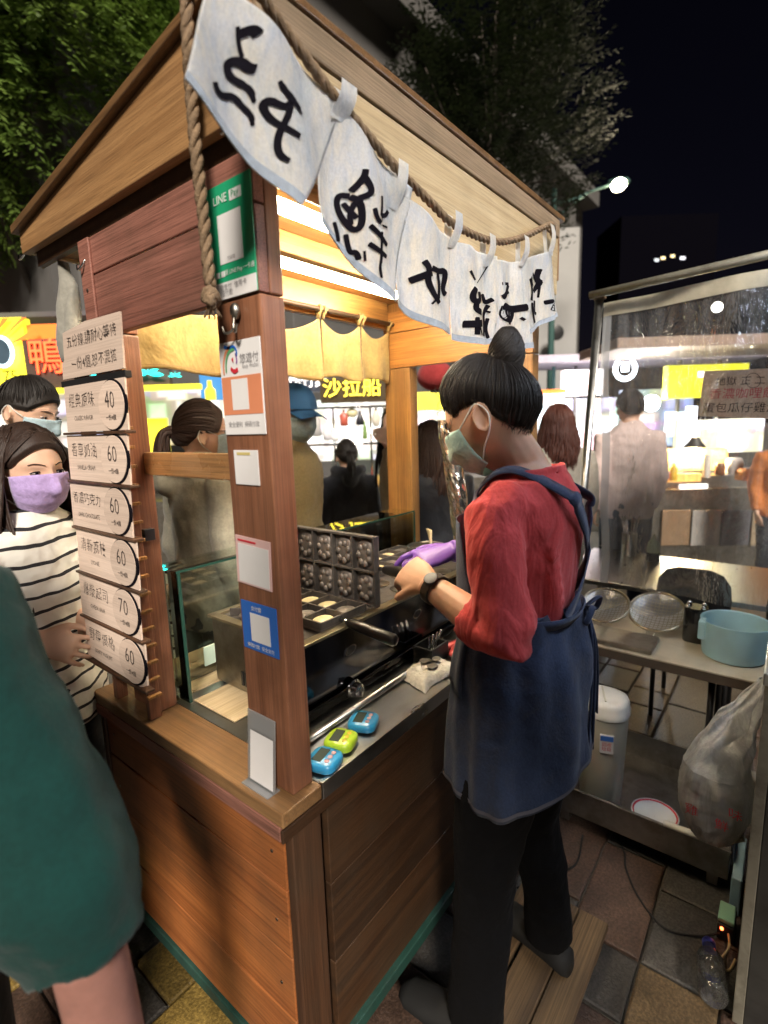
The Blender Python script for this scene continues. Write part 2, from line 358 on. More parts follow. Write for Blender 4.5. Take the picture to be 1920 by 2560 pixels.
def banner_mat():
    """washed canvas: cream ground, streaky indigo-grey dye, pale creases"""
    m, nt, p, n, l = _nt('banner_canvas'); v = _coords(n, l); v2 = _coords(n, l, (14, 14, 5), (0, 0.5, 0))
    a = _noise(n, l, v2, 1.6, 6, .72, .7); b = _noise(n, l, v, 7, 4, .6); c = _noise(n, l, v, 260, 2, .5); d = _noise(n, l, v2, 4.2, 5, .7, .4)
    r = _ramp(n, [(.44, (.74, .74, .73)), (.56, (.66, .69, .74)), (.66, (.58, .64, .72)), (.76, (.30, .34, .42))]); l.new(a, r.inputs[0])
    r2 = _ramp(n, [(.48, (1, 1, 1)), (.62, (.82, .86, .92)), (.76, (.5, .55, .62))]); l.new(d, r2.inputs[0]); col = mix(n, l, .8, r.outputs[0], r2.outputs[0], 'MULTIPLY')
    w_ = _ramp(n, [(.35, (1, 1, 1)), (.7, (.98, .92, .8))]); l.new(b, w_.inputs[0]); col = mix(n, l, 1.0, col, w_.outputs[0], 'MULTIPLY')
    f = _ramp(n, [(.35, (.86,) * 3), (.65, (1,) * 3)]); l.new(c, f.inputs[0]); col = mix(n, l, .8, col, f.outputs[0], 'MULTIPLY'); l.new(col, p.inputs['Base Color']); p.inputs['Roughness'].default_value = .95; p.inputs['Specular IOR Level'].default_value = .15
    ad = n.new('ShaderNodeMath'); ad.operation = 'MULTIPLY_ADD'; ad.inputs[1].default_value = .15; l.new(c, ad.inputs[0]); l.new(a, ad.inputs[2]); _bump(n, l, ad.outputs[0], p, .28, .015)
    o = n['Material Output']; tr = n.new('ShaderNodeBsdfTranslucent'); l.new(col, tr.inputs[0]); mx = n.new('ShaderNodeMixShader'); mx.inputs[0].default_value = .42; l.new(p.outputs[0], mx.inputs[1]); l.new(tr.outputs[0], mx.inputs[2]); l.new(mx.outputs[0], o.inputs[0]); return m
BANNER = banner_mat()
HEM = cloth('banner_hem', (0.35, 0.40, 0.47), 0.3, 0.95, 700)
NOREN = cloth('ochre_canvas', (0.50, 0.37, 0.15), 0.3, 0.95, 700, stain=(0.32, 0.2, 0.08), stain_amt=0.55, trans=0.35, wr=9, wrs=0.5)
GREY_CLOTH = cloth('grey_tarp', (0.30, 0.29, 0.25), 0.25, 0.8, 600)
SKIN = plain('skin', (0.62, 0.37, 0.25), 0.5, var=0.08, scale=24, bump=0.08, sss=0.12)
SKIN2 = plain('skin_pale', (0.66, 0.42, 0.30), 0.5, var=0.06, scale=24, bump=0.05, sss=0.12)
SKIN3 = plain('skin_pink', (0.30, 0.145, 0.115), 0.7, var=0.15, scale=30, bump=0.1, sss=0.1)
HAIR = hairmat('hair_black', (0.014, 0.011, 0.0095))
HAIR_B = hairmat('hair_brown', (0.030, 0.015, 0.011))
LED = emit('led_tube', (1.0, 0.84, 0.58), 42.0)
GLASSY = clear('clear_glass', (0.9, 0.96, 0.93), 0.2, 0.02)
# ------------------------------------------------------------------ the food cart
ZC = 0.80
cart = thing('food_cart', 'wooden night market food cart with shed roof, posts and wide counter', 'food cart', (0.55, 0.36, 0))
def cbox(name, x0, x1, y0, y1, z0, z1, mat, bevel=0.003, parent=cart):
    return MB().box(x0, x1, y0, y1, z0, z1).build(name, mat, parent, bevel=bevel)
# counter: front board, customer boards, steel plate, steel lip
cbox('counter_end_board', -0.045, 0.055, -0.019, 0.751, ZC - 0.030, ZC, WD_COUNTER)
for i, (a, b) in enumerate(((0.515, 0.592), (0.595, 0.672), (0.675, 0.751))):
    cbox('counter_plank', 0.057, 1.25, a, b, ZC - 0.03, ZC + 0.001 * (i % 2), WD_TAN_X)
cbox('counter_steel_plate', 0.057, 1.25, -0.008, 0.513, ZC - 0.03, ZC - 0.002, STEEL, 0.001)
cbox('counter_steel_lip', 0.057, 1.25, -0.0195, -0.0085, ZC - 0.035, ZC + 0.002, STEEL, 0.001)
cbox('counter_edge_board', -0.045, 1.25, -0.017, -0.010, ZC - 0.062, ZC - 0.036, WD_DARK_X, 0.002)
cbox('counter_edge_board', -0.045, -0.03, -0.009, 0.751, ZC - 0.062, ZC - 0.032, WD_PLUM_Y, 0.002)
# end panel of four planks and its frame
zs = [0.150, 0.297, 0.447, 0.603, 0.737]
for i in range(4):
    cbox('panel_plank', -0.022 + 0.0012 * (i % 2), 0.0, 0.012, 0.748, zs[i] + 0.0012, zs[i + 1] - 0.0012, WD_RED_Y, 0.0025)
cbox('corner_leg', -0.020, 0.055, -0.012, 0.010, 0.150, 0.737, WD_DARK_Z)
cbox('corner_leg', -0.026, 0.03, 0.750, 0.772, 0.150, 0.760, WD_DARK_Z)
cbox('corner_leg', 1.19, 1.23, -0.012, 0.030, 0.150, 0.737, WD_DARK_Z)
# seller-side panels
for z0, z1 in ((0.150, 0.345), (0.347, 0.54), (0.542, 0.737)):
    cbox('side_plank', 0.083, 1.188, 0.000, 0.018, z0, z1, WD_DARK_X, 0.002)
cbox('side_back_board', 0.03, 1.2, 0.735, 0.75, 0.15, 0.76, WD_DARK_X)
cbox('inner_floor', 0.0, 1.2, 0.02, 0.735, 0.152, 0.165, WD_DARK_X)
# green steel under-frame
for x0, x1, y0, y1 in ((-0.030, 1.24, -0.014, 0.016), (-0.030, 1.24, 0.745, 0.775), (-0.030, 0.0, 0.017, 0.744), (1.21, 1.24, 0.017, 0.744)):
    cbox('under_frame_bar', x0, x1, y0, y1, 0.115, 0.1485, FRAME_GREEN, 0.003)
for x, y in ((0.055, 0.665), (0.10, 0.10), (1.12, 0.64), (1.12, 0.10)):
    wh = MB().lathe((x, y - 0.018, 0.052), [(0.02, 0), (0.046, 0.001), (0.0515, 0.008), (0.0515, 0.028), (0.046, 0.035), (0.02, 0.036)], 28, (0, 1, 0)).build('caster_wheel', RUBBER, cart, smooth=40)
    f = MB(); f.box(x - 0.02, x + 0.02, y - 0.026, y - 0.021, 0.045, 0.113); f.box(x - 0.02, x + 0.02, y + 0.021, y + 0.026, 0.045, 0.113); f.box(x - 0.03, x + 0.03, y - 0.03, y + 0.03, 0.108, 0.1145)
    f.build('caster_fork', STEEL_D, wh)
# posts
for x, y, m in ((0, 0, WD_POST), (0, 0.489, WD_POST), (1.10, 0.489, WD_HONEY_Z), (1.10, 0, WD_HONEY_Z)):
    cbox('post', x, x + 0.051, y, y + 0.122, ZC + 0.0005, 1.697, m, 0.004)
    cbox('post_top', x + 0.022, x + 0.051, y + 0.001, y + 0.121, 1.699, 1.945, m, 0.003)
cbox('cross_rail', 0.030, 0.046, 0.1225, 0.4885, 1.386, 1.438, wood('wood_rail_gloss', (0.30, 0.14, 0.05), (0.48, 0.26, 0.10), 'y', 0.22, 0.9, coat=0.7, wear=0.1), 0.003)
# gable boards, near and far
for x, m in ((0.0, WD_PLUM_Y), (1.10, WD_HONEY_Y)):
    cbox('gable_board', x, x + 0.020, 0.0, 0.611, 1.699, 1.8295, m, 0.002)
    cbox('gable_board', x, x + 0.020, 0.0, 0.611, 1.8325, 1.908, m, 0.002)
cbox('gable_cleat', -0.006, 0.0, 0.56, 0.611, 1.700, 1.907, WD_PLUM_Y, 0.002)
cbox('gable_light_block', 0.004, 0.020, 0.0, 0.871, 1.909, 1.9445, WD_DARK_X, 0.001)  # dark strip added to stop tube light and stand for the shaded gap
# long beams under the roof
cbox('long_beam', 0.022, 1.10, 0.585, 0.611, 1.845, 1.945, WD_HONEY_X)
cbox('long_beam', 0.052, 1.10, 0.30, 0.33, 1.895, 1.945, WD_HONEY_X)
cbox('long_beam', 0.052, 1.10, 0.05, 0.075, 1.905, 1.945, WD_HONEY_X)
for i in range(5):
    cbox('ceiling_board', -0.015, 1.215, -0.025 + i * 0.182, 0.155 + i * 0.182, 1.946, 1.955, WD_HONEY_X, 0.001)
# shed roof: pediment, fascia, slab
zt = lambda y: 1.985 + (0.89 - y) * 0.142
for x0 in (-0.022, 1.218):
    MB().prism([(x0, 0.89, 1.938), (x0, 0.89, zt(0.89)), (x0, -0.028, zt(-0.028)), (x0, -0.028, 1.938)], (0.02, 0, 0)).build('pediment_board', WD_TAN_Y, cart, bevel=0.002)
cbox('fascia_board', -0.002, 1.216, -0.0315, -0.012, 1.888, 2.062, WD_TAN_X, 0.004)
MB().prism([(-0.001, -0.036, 2.064), (-0.001, -0.016, 2.064), (-0.001, -0.016, zt(-.016)), (-0.001, -0.036, zt(-.036))], (1.216, 0, 0)).build('fascia_board', WD_WEATHER_X, cart, bevel=0.003)
cbox('eave_board', -0.001, 1.216, 0.872, 0.889, 1.940, 1.98, WD_TAN_X, 0.002)
MB().prism([(-0.036, 0.905, zt(0.905) + 0.002), (-0.036, 0.905, zt(0.905) + 0.021), (-0.036, -0.040, zt(-0.040) + 0.016), (-0.036, -0.040, zt(-0.040) + 0.002)], (1.285, 0, 0)).build('roof_slab', WD_COUNTER, cart, bevel=0.002)
# two tube lights screwed to the ceiling
for y in (0.165, 0.435):
    t = cbox('tube_light_base', 0.10, 0.96, y - 0.02, y + 0.02, 1.930, 1.9445, WHITE, 0.003)
    MB().loft([(V(x, y, 1.9295), V(0, 0.019, 0), V(0, 0, 0.020)) for x in (0.112, 0.948)], 16).build('tube_diffuser', LED, t, smooth=60)
# curtain rod and rings
MB().cyl((0.022, 0.563, 1.862), (1.099, 0.563, 1.862), 0.008).build('curtain_rod', WD_DARK_X, cart, smooth=True)
# wall hook on the near post
hk = MB(); hk.ball((-0.010, 0.057, 1.676), (0.010, 0.014, 0.016)); hk.tube(bez([(-0.012, 0.057, 1.672), (-0.016, 0.057, 1.650), (-0.020, 0.063, 1.638), (-0.026, 0.078, 1.636), (-0.026, 0.084, 1.648)], 6), 0.0026)
hk.tube(bez([(-0.012, 0.057, 1.672), (-0.016, 0.057, 1.650), (-0.020, 0.051, 1.638), (-0.026, 0.036, 1.636), (-0.026, 0.030, 1.648)], 6), 0.0032)
for q_ in hk.v: q_.y = 0.057 + (q_.y - 0.057) * 0.72; q_.z = 1.672 + (q_.z - 1.672) * 0.85; q_.x *= 0.8
hk.build('coat_hook', STEEL_D, cart, smooth=50)
for u, v in ((70, 640), (220, 665), (590, 320)):
    p = at_x(u, v, 0.0)
    MB().tube(bez([p + V(0, 0, 0.02), p + V(-0.01, 0.004, 0.0), p + V(-0.015, 0.016, -0.008), p + V(-0.012, 0.024, 0.004)], 5), 0.0028).build('eave_hook', CHROME, cart, smooth=True)

for y, z in ((0.03, 1.86), (0.585, 1.86), (0.03, 1.73), (0.585, 1.73), (0.585, 1.80)): MB().lathe((-0.0065 if y > .5 else 0.0, y, z), [(0.004, 0), (0.0038, 0.0012), (0.001, 0.0013)], 12, (-1, 0, 0)).build('screw_head', STEEL_D, cart)
for y in (0.05, 0.71):
    for z in zs[:4]: MB().lathe((-0.0215, y, z + 0.07), [(0.0038, 0), (0.0036, 0.0012), (0.001, 0.0013)], 12, (-1, 0, 0)).build('screw_head', STEEL_D, cart)
# ---- price board rack on the left post
rack = thing('price_rack', 'slotted wooden rack holding the row of price boards on the left post', 'rack', (-0.03, 0.54, ZC))
lx = lambda z: -0.020 - 0.028 * (1.72 - z) / 0.75
def leanbox(name, y0, y1, z0, z1, t0, t1, mat, parent, bevel=0.0015):
    """box leaning with the rack: t0..t1 = distance in front of the rack plane"""
    return MB().hexa([(lx(z0) - t1, y0, z0), (lx(z0) - t0, y0, z0), (lx(z0) - t0, y1, z0), (lx(z0) - t1, y1, z0), (lx(z1) - t1, y0, z1), (lx(z1) - t0, y0, z1), (lx(z1) - t0, y1, z1), (lx(z1) - t1, y1, z1)]).build(name, mat, parent, bevel=bevel)
cbox('rack_rail', -0.028, -0.0005, 0.640, 0.662, ZC + 0.001, 1.70, WD_POST, 0.002, rack)
cbox('rack_rail', -0.030, -0.0005, 0.470, 0.486, ZC + 0.001, 1.70, WD_POST, 0.002, rack)
for i in range(20):
    z = 0.86 + i * 0.042
    cbox('rack_peg', -0.034, 0.000, 0.4585, 0.4695, z, z + 0.007, WD_HONEY_Z, 0.001, rack)
cbox('rack_clip', 0.005, 0.03, 0.470, 0.4885, 1.235, 1.262, BLACK, 0.001, rack)
def board_point(y, z, t): return V(lx(z) - t, y, z)
UY = V(0, -1, 0); UZ = V(0.037, 0, 1).normalized()
nb = MB()
pl = [(0.39, 1.612), (0.39, 1.722), (0.55, 1.726), (0.672, 1.716), (0.676, 1.655), (0.690, 1.648), (0.692, 1.612)]
nb.add([board_point(y, z, 0.016) for y, z in pl] + [board_point(y, z, 0.012) for y, z in pl], [tuple(range(7)), tuple(reversed(range(7, 14)))] + [(i, i + 7, (i + 1) % 7 + 7, (i + 1) % 7) for i in range(7)])
notice = nb.build('notice_board', BIRCH); tag(notice, 'pale plywood notice with two handwritten lines and notched corner, topmost on the rack', 'notice')
text_mesh('lettering', '五分鐘,請耐心等待', INK2, board_point(0.53, 1.690, 0.0172), UY, UZ, 0.030, notice, jitter=0.12, thin=-0.012)
text_mesh('lettering', '一份4個,恕不混搭', INK2, board_point(0.525, 1.640, 0.0172), UY, UZ, 0.029, notice, jitter=0.12, thin=-0.012)
cbox('rack_batten', lx(1.6) - 0.018, lx(1.6) - 0.004, 0.382, 0.70, 1.594, 1.608, BLACK, 0.001, rack)
menu = [('經典原味', 'CLASSIC FLAVOR', '40', 'first price board under the notice, pale, price 40 in its round end'),
        ('香草奶油', 'VANILLA CREAM', '60', 'second price board below the notice, pale, price 60 over the cream flavour'),
        ('香濃巧克力', 'DARK CHOCOLATE', '60', 'third price board below the notice, pale, price 60, five-character flavour'),
        ('清新荔枝', 'LYCHEE', '60', 'fourth price board below the notice, price 60, just above the one at 70'),
        ('爆漿起司', 'CHEESE LAVA', '70', 'the only price board marked 70 on the rack'),
        ('野莓優格', 'BERRY YOGURT', '60', 'lowest price board on the rack, price 60, just above the counter')]
for i, (zh, en, pr, lab) in enumerate(menu):
    z1 = 1.594 - i * 0.1130; z0 = z1 - 0.105; dy = 0.004 * ((i * 37) % 5 - 2)
    tb = MB(); y0, y1 = 0.392 + dy, 0.692 + dy; t = 0.015
    if i == 5: pts = [(y0 + 0.03, z0 + 0.0), (y0, z0 + 0.012), (y0, z1), (y1, z1), (y1, z0 + 0.008)]
    else: pts = [(y0, z0), (y0, z1), (y1, z1), (y1, z0)]
    n = len(pts); tb.add([board_point(y, z, t + 0.004) for y, z in pts] + [board_point(y, z, t) for y, z in pts], [tuple(range(n)), tuple(reversed(range(n, 2 * n)))] + [(k, k + n, (k + 1) % n + n, (k + 1) % n) for k in range(n)])
    b = tb.build('price_board', BIRCH); tag(b, lab, 'price board', 'price boards on the rack')
    cy, cz = y0 + 0.062, (z0 + z1) / 2
    ring = MB(); disc = MB()
    for mbx, ry, rz, tt in ((ring, 0.062, 0.0535, 0.0205), (disc, 0.0575, 0.0505, 0.0217)):
        rim = [(cy + 0.004 * (mbx is ring) * -1 + ry * math.cos(2 * PI * k / 36), cz + rz * math.sin(2 * PI * k / 36)) for k in range(36)]
        mbx.add([board_point(y, z, tt) for y, z in rim] + [board_point(y, z, tt - 0.0035) for y, z in rim], [tuple(reversed(range(36)))] + [(k, (k + 1) % 36, (k + 1) % 36 + 36, k + 36) for k in range(36)])
    ring.build('price_ring', INK, b); disc.build('price_disc', BIRCH, b)
    text_mesh('price', pr, INK2, board_point(cy + 0.004, cz + 0.010, 0.0226), UY, UZ, 0.052, b, squash=0.85, jitter=0.05, thin=-0.012)
    text_mesh('lettering', '一份4個', INK2, board_point(cy + 0.002, cz - 0.026, 0.0226), UY, UZ, 0.013, b, jitter=0.1)
    text_mesh('lettering', zh, INK2, board_point(y1 - 0.09, cz + 0.016, 0.0198), UY, UZ, 0.034 if len(zh) < 5 else 0.030, b, jitter=0.14, thin=-0.014)
    text_mesh('lettering', en, INK2, board_point(y1 - 0.095, cz - 0.022, 0.0198), UY, UZ, 0.014, b, jitter=0.12, squash=0.9, thin=-0.008)
    leanbox('rack_batten', 0.385, 0.70, z0 - 0.0068, z0 - 0.0012, 0.002, 0.024, WD_DARK_Z, rack, 0.001)

# ---- payment cards on the near post
def card(name, label, y0, y1, z0, z1, mat, x=-0.0004, t=0.0022, tilt=0.0, cat='payment sign'):
    c = V(x - t / 2, (y0 + y1) / 2, (z0 + z1) / 2); ay = V(0, math.cos(tilt), math.sin(tilt)); az = V(0, -math.sin(tilt), math.cos(tilt))
    o = MB().obox(c, V(t / 2, 0, 0), ay * ((y1 - y0) / 2), az * ((z1 - z0) / 2)).build(name, mat, bevel=0.0007)
    tag(o, label, cat, 'payment signs on the near post')
    def patch(nm, a0, a1, b0, b1, m, d=0.0006):
        """a: 0 (left) - 1 (right), b: 0 (bottom) - 1 (top)"""
        f = lambda a, b: c + ay * ((0.5 - a) * (y1 - y0)) + az * ((b - 0.5) * (z1 - z0)) - V(t / 2, 0, 0)
        q = [f(a0, b0), f(a1, b0), f(a1, b1), f(a0, b1)]
        return MB().prism(q, (-d, 0, 0)).build(nm, m, o)
    def wr(body, a, b, size, m, **k):
        p = c + ay * ((0.5 - a) * (y1 - y0)) + az * ((b - 0.5) * (z1 - z0)) - V(t / 2 + 0.0012, 0, 0)
        return text_mesh('lettering', body, m, p, -ay, az, size, o, **k)
    return o, patch, wr, lambda a, b: c + ay * ((0.5 - a) * (y1 - y0)) + az * ((b - 0.5) * (z1 - z0)) - V(t / 2 + 0.0012, 0, 0)
WHITE_INK = plain('white_print', (0.8, 0.8, 0.8), 0.5, var=0.02)
o, patch, wr, _ = card('payment_sign', 'tall green payment sign with white lower band, highest on the near post', 0.002, 0.121, 1.700, 1.876, GREEN_P, -0.001)
patch('white_band', 0, 1, 0, 0.15, PAPER); patch('white_panel', 0.24, 0.76, 0.31, 0.74, PAPER)
wr('LINE', 0.34, 0.865, 0.0185, WHITE_INK); patch('white_box', 0.545, 0.80, 0.82, 0.91, WHITE_INK); wr('Pay', 0.67, 0.868, 0.0145, GREEN_P)
wr('付款碼', 0.5, 0.345, 0.007, GREYPR); wr('支援 LINE Pay 一卡通', 0.62, 0.225, 0.0095, WHITE_INK); patch('white_box', 0.12, 0.2, 0.2, 0.25, WHITE_INK); patch('white_box', 0.24, 0.32, 0.2, 0.25, WHITE_INK)
wr('行動支付  信用卡', 0.45, 0.10, 0.011, GREYPR); wr('掃描付款', 0.3, 0.045, 0.011, GREYPR)
o, patch, wr, pt = card('payment_sign', 'white and orange payment sign with coloured swirl face, below the coat hook', 0.006, 0.118, 1.474, 1.631, PAPER)
patch('orange_panel', 0.02, 0.98, 0.22, 0.63, ORANGE_P); patch('white_panel', 0.26, 0.66, 0.27, 0.60, PAPER, 0.0009)
wr('悠遊付', 0.74, 0.80, 0.017, GREYPR); wr('Easy Wallet', 0.76, 0.725, 0.009, GREYPR); wr('安全便利  掃碼付款', 0.5, 0.11, 0.010, GREYPR)
for nm, pts, m, wdt in (('logo_arc', [(0.10, 0.66), (0.10, 0.78), (0.18, 0.90), (0.30, 0.95)], ORANGE_P, 0.05), ('logo_arc', [(0.16, 0.68), (0.17, 0.80), (0.26, 0.90), (0.40, 0.92)], plain('logo_green', (0.1, 0.35, 0.15)), 0.045),
                        ('logo_arc', [(0.14, 0.96), (0.26, 0.93), (0.38, 0.95), (0.46, 0.90), (0.44, 0.84)], BLUE_P, 0.045), ('logo_mouth', [(0.28, 0.72), (0.36, 0.675), (0.46, 0.70)], RED_P, 0.06), ('logo_eye', [(0.335, 0.79), (0.345, 0.80), (0.36, 0.80)], RED_P, 0.08), ('logo_arc', [(0.42, 0.87), (0.45, 0.80), (0.43, 0.76)], plain('logo_purple', (0.2, 0.05, 0.3)), 0.035)):
    MB().stroke(pts, wdt * 0.75, lambda a, b: pt(a, b)).build(nm, m, o)
o, patch, wr, _ = card('payment_sign', 'small rounded white card with a thin yellow heading, middle of the near post', 0.032, 0.099, 1.386, 1.447, PAPER)
patch('yellow_strip', 0.15, 0.7, 0.86, 0.94, plain('yellow_print', (0.6, 0.5, 0.2)))
o, patch, wr, _ = card('payment_sign', 'white card in a curling pink sleeve, just above the blue sign', 0.017, 0.116, 1.199, 1.290, PINK_P, tilt=0.04)
patch('white_panel', 0.08, 0.95, 0.04, 0.84, PAPER); patch('heading_line', 0.08, 0.6, 0.89, 0.93, RED_P)
o, patch, wr, _ = card('payment_sign', 'bright blue payment sign with white square in its middle', 0.012, 0.113, 1.072, 1.167, BLUE_P)
patch('white_panel', 0.26, 0.80, 0.20, 0.78, PAPER); wr('支付寶', 0.46, 0.88, 0.010, WHITE_INK); wr('掃碼付款  安全支付', 0.52, 0.10, 0.009, WHITE_INK)
# acrylic stand on the counter
st = thing('acrylic_sign_stand', 'clear acrylic card stand on the counter at the foot of the near post', 'sign stand', (-0.02, 0.072, ZC))
ACR = clear('acrylic', (0.92, 0.93, 0.93), 0.4, 0.08, haze=0.30)
MB().obox((-0.012, 0.072, ZC + 0.0735), (0.0012, 0, 0.0001), (0, 0.041, 0), (0.006, 0, 0.072)).build('clear_plate', ACR, st, bevel=0.001)
MB().box(-0.035, -0.005, 0.033, 0.111, ZC + 0.0005, ZC + 0.003).build('foot', ACR, st)
MB().obox((-0.0145, 0.070, ZC + 0.056), (0.0006, 0, 0), (0, 0.034, 0), (0.0045, 0, 0.050)).build('white_card', PAPER, st)
text_mesh('lettering', '街口支付', GREYPR, (-0.0095, 0.062, ZC + 0.098), UY, V(0.08, 0, 1).normalized(), 0.012, st); text_mesh('lettering', '掃碼付款', GREYPR, (-0.0110, 0.068, ZC + 0.082), UY, V(0.08, 0, 1).normalized(), 0.008, st)

# ---- rope and calligraphy banners
def twist_rope(name, pts, r, label, turns=60, knot=None):
    P = bez(pts, 14); mb = MB(); L = 0; acc = [0]
    for a, b in zip(P[:-1], P[1:]): L += (b - a).length; acc.append(L)
    D = []
    m = max(40, int(L / 0.006)); k = 0
    for i in range(m + 1):
        s = L * i / m
        while k < len(acc) - 2 and acc[k + 1] < s: k += 1
        f = (s - acc[k]) / max(1e-6, acc[k + 1] - acc[k]); D.append(P[k].lerp(P[k + 1], min(1, f)))
    for st_ in range(3):
        path = []
        for i, p in enumerate(D):
            t = (D[min(i + 1, m)] - D[max(i - 1, 0)]).normalized(); a = t.orthogonal().normalized() if abs(t.z) > 0.95 else V(0, 0, 1).cross(t).normalized(); b = t.cross(a)
            ph = 2 * PI * (st_ / 3) + L * i / m / (r * 7.0) * 2 * PI
            path.append(p + (a * math.cos(ph) + b * math.sin(ph)) * r * 0.52)
        mb.tube(path, r * 0.56, 6)
    if knot is not None:
        for q in range(5):
            c = V(knot); path = [c + V(0.011 * math.cos(t + q) , 0.011 * math.sin(t + q * 1.3), 0.008 * math.sin(2 * t + q) - 0.006 * q * 0.5) for t in [i * 0.5 for i in range(14)]]
            mb.tube(path, r * 0.62, 6)
        for q in range(9): mb.tube([V(knot) + V(0, 0, -0.008), V(knot) + V(0.014 * math.cos(q * 0.7), 0.014 * math.sin(q * 0.7), -0.034)], 0.0012, 4)
    o = mb.build(name, ROPE, smooth=True); return tag(o, label, 'rope')
YB = -0.082
rope_px = [(590, -90), (660, 0), (745, 118), (835, 240), (920, 340), (1000, 430), (1080, 510), (1130, 558), (1195, 592), (1250, 605), (1310, 592), (1377, 562)]
rope_pts = [at_y(u, v, YB) for u, v in rope_px]
twist_rope('banner_rope', [V(-0.16, -0.05, 2.13)] + rope_pts + [V(1.13, -0.045, 2.05)], 0.0085, 'twisted brown rope slung under the eave carrying the banners')
twist_rope('rope_tail', [V(-0.052, 0.055, 2.16), V(-0.054, 0.062, 1.95), V(-0.05, 0.062, 1.80), V(-0.048, 0.062, 1.708)], 0.0095, 'loose rope end with a frayed knot hanging beside the green sign', knot=(-0.048, 0.062, 1.695))
def wave(x, z): return 0.010 * math.sin(x * 38 + z * 9) + 0.007 * mnoise.noise((x * 14, z * 9, 0.3))
def ban_pt(u, v, off=0.0):
    p = at_y(u, v, YB); return V(p.x, p.y + wave(p.x, p.z) * 0.8 - off, p.z)
def banner(label, quad, strokes, tabs, hem=True, bow=(0, 0)):
    """quad: TL, TR, BR, BL as measured; bottom edge may have middle points"""
    TL, TR, BR, BL, dip = quad
    def f(s, t, off=0.0):
        a = (TL[0] + (TR[0] - TL[0]) * s, TL[1] + (TR[1] - TL[1]) * s); b = (BL[0] + (BR[0] - BL[0]) * s, BL[1] + (BR[1] - BL[1]) * s + dip * math.sin(PI * s))
        bw = (bow[0] * (1 - s) + bow[1] * s) * math.sin(PI * t)
        return ban_pt(a[0] + (b[0] - a[0]) * t + bw, a[1] + (b[1] - a[1]) * t, off)
    o = MB().grid(lambda s, t: f(s, t), 44, 44).build('hanging_banner', BANNER, smooth=True, mods=[('SOLIDIFY', {'thickness': 0.0012, 'offset': 0})])
    tag(o, label, 'banner', 'calligraphy banners on the rope')
    if hem: MB().grid(lambda s, t: f(s, 0.935 + 0.065 * t, 0.0018), 28, 2).build('hem', HEM, o, smooth=True)
    if strokes:
        k = MB()
        for pts, wd in strokes: k.stroke(pts, wd if not isinstance(wd, (int, float)) else wd * 1.15, lambda a, b: ban_pt(a, b, 0.0022))
        k.build('brush_lettering', INK, o)
    for (u0, v0, u1, v1, wd) in tabs:
        a, b = ban_pt(u0, v0, 0.009), ban_pt(u1, v1, 0.003); sx = V(wd, 0, 0)
        m = MB(); m.grid(lambda s, t: a.lerp(b, t) + sx * (s - 0.5) + V(0, -0.012 * math.sin(PI * min(1, t * 1.2)) * 0.6, 0.012 * (1 - t) ** 2), 3, 6)
        m.grid(lambda s, t: a.lerp(b, t) + sx * (s - 0.5) + V(0, 0.024 - 0.012 * t, 0.012 * (1 - t) ** 2), 3, 6)
        m.build('tab', BANNER, o, smooth=True)
    return o
c4 = lambda L, w: ([(400 + x / 2.765, y / 2.765) for x, y in L], w)
banner('nearest and largest white banner, one big brush character, swung toward the camera', ((540, -70), (848, 256), (742, 518), (450, 205), 10),
       [c4([(540, 180), (545, 250), (560, 330), (580, 390)], 8), c4([(548, 235), (600, 220), (630, 225), (655, 262)], 21), c4([(660, 480), (620, 470), (580, 420), (520, 405), (480, 440), (500, 510), (580, 560), (640, 610), (662, 700)], [23, 23, 24, 24, 22, 18, 14, 10]),
        c4([(375, 570), (385, 620), (430, 660), (500, 650), (540, 655), (600, 730), (650, 790), (655, 860)], [20, 20, 20, 20, 18, 15, 13, 10]), c4([(795, 580), (830, 640), (880, 690), (930, 740), (965, 800)], [12, 16, 18, 14, 6]),
        c4([(900, 690), (850, 760), (800, 740), (740, 700), (705, 720), (730, 800), (790, 870), (870, 920), (935, 960)], [17, 17, 17, 19, 19, 16, 15, 15, 15]), c4([(880, 740), (840, 850), (800, 930), (790, 1020), (810, 1090), (860, 1130)], [16, 16, 16, 16, 15, 13])], [(858, 238, 842, 300, 0.036)], bow=(-6, 26))
cF = lambda L, w: ([(780 + x / 3.175, 380 + y / 3.175) for x, y in L], w)
cE = lambda L, w: ([(980 + x / 2.1636, 480 + y / 2.1636) for x, y in L], w * 1.1)
banner('second banner from the camera with the fish radical character', ((846, 264), (1024, 474), (980, 756), (804, 556), 14),
       [cF([(390, 150), (385, 200), (350, 260), (305, 315)], 13), cF([(385, 215), (430, 300), (425, 350), (350, 375)], 13), cF([(300, 350), (235, 330), (215, 400), (240, 500), (300, 600), (340, 625), (375, 590), (375, 480), (355, 390), (300, 355)], 12.5), cF([(260, 400), (310, 480), (345, 530)], 10), cF([(330, 400), (300, 500), (310, 580)], 10),
        cF([(190, 550), (210, 640), (215, 710)], 10), cF([(275, 650), (290, 740), (310, 800), (350, 790), (370, 855)], 11), cF([(400, 790), (410, 870)], 9), cF([(535, 355), (530, 440), (520, 520)], 8), cF([(455, 460), (480, 540), (520, 575)], 11), cF([(520, 520), (580, 505), (610, 465)], 11), cF([(530, 590), (600, 600)], 9), cF([(425, 595), (500, 660), (590, 745)], 11), cF([(530, 640), (525, 760), (520, 860), (505, 920), (520, 1010)], [9, 8, 8, 7, 6]), cF([(425, 735), (500, 790), (575, 840)], 11)], [(1000, 425, 985, 520, 0.030)], bow=(-24, 8))
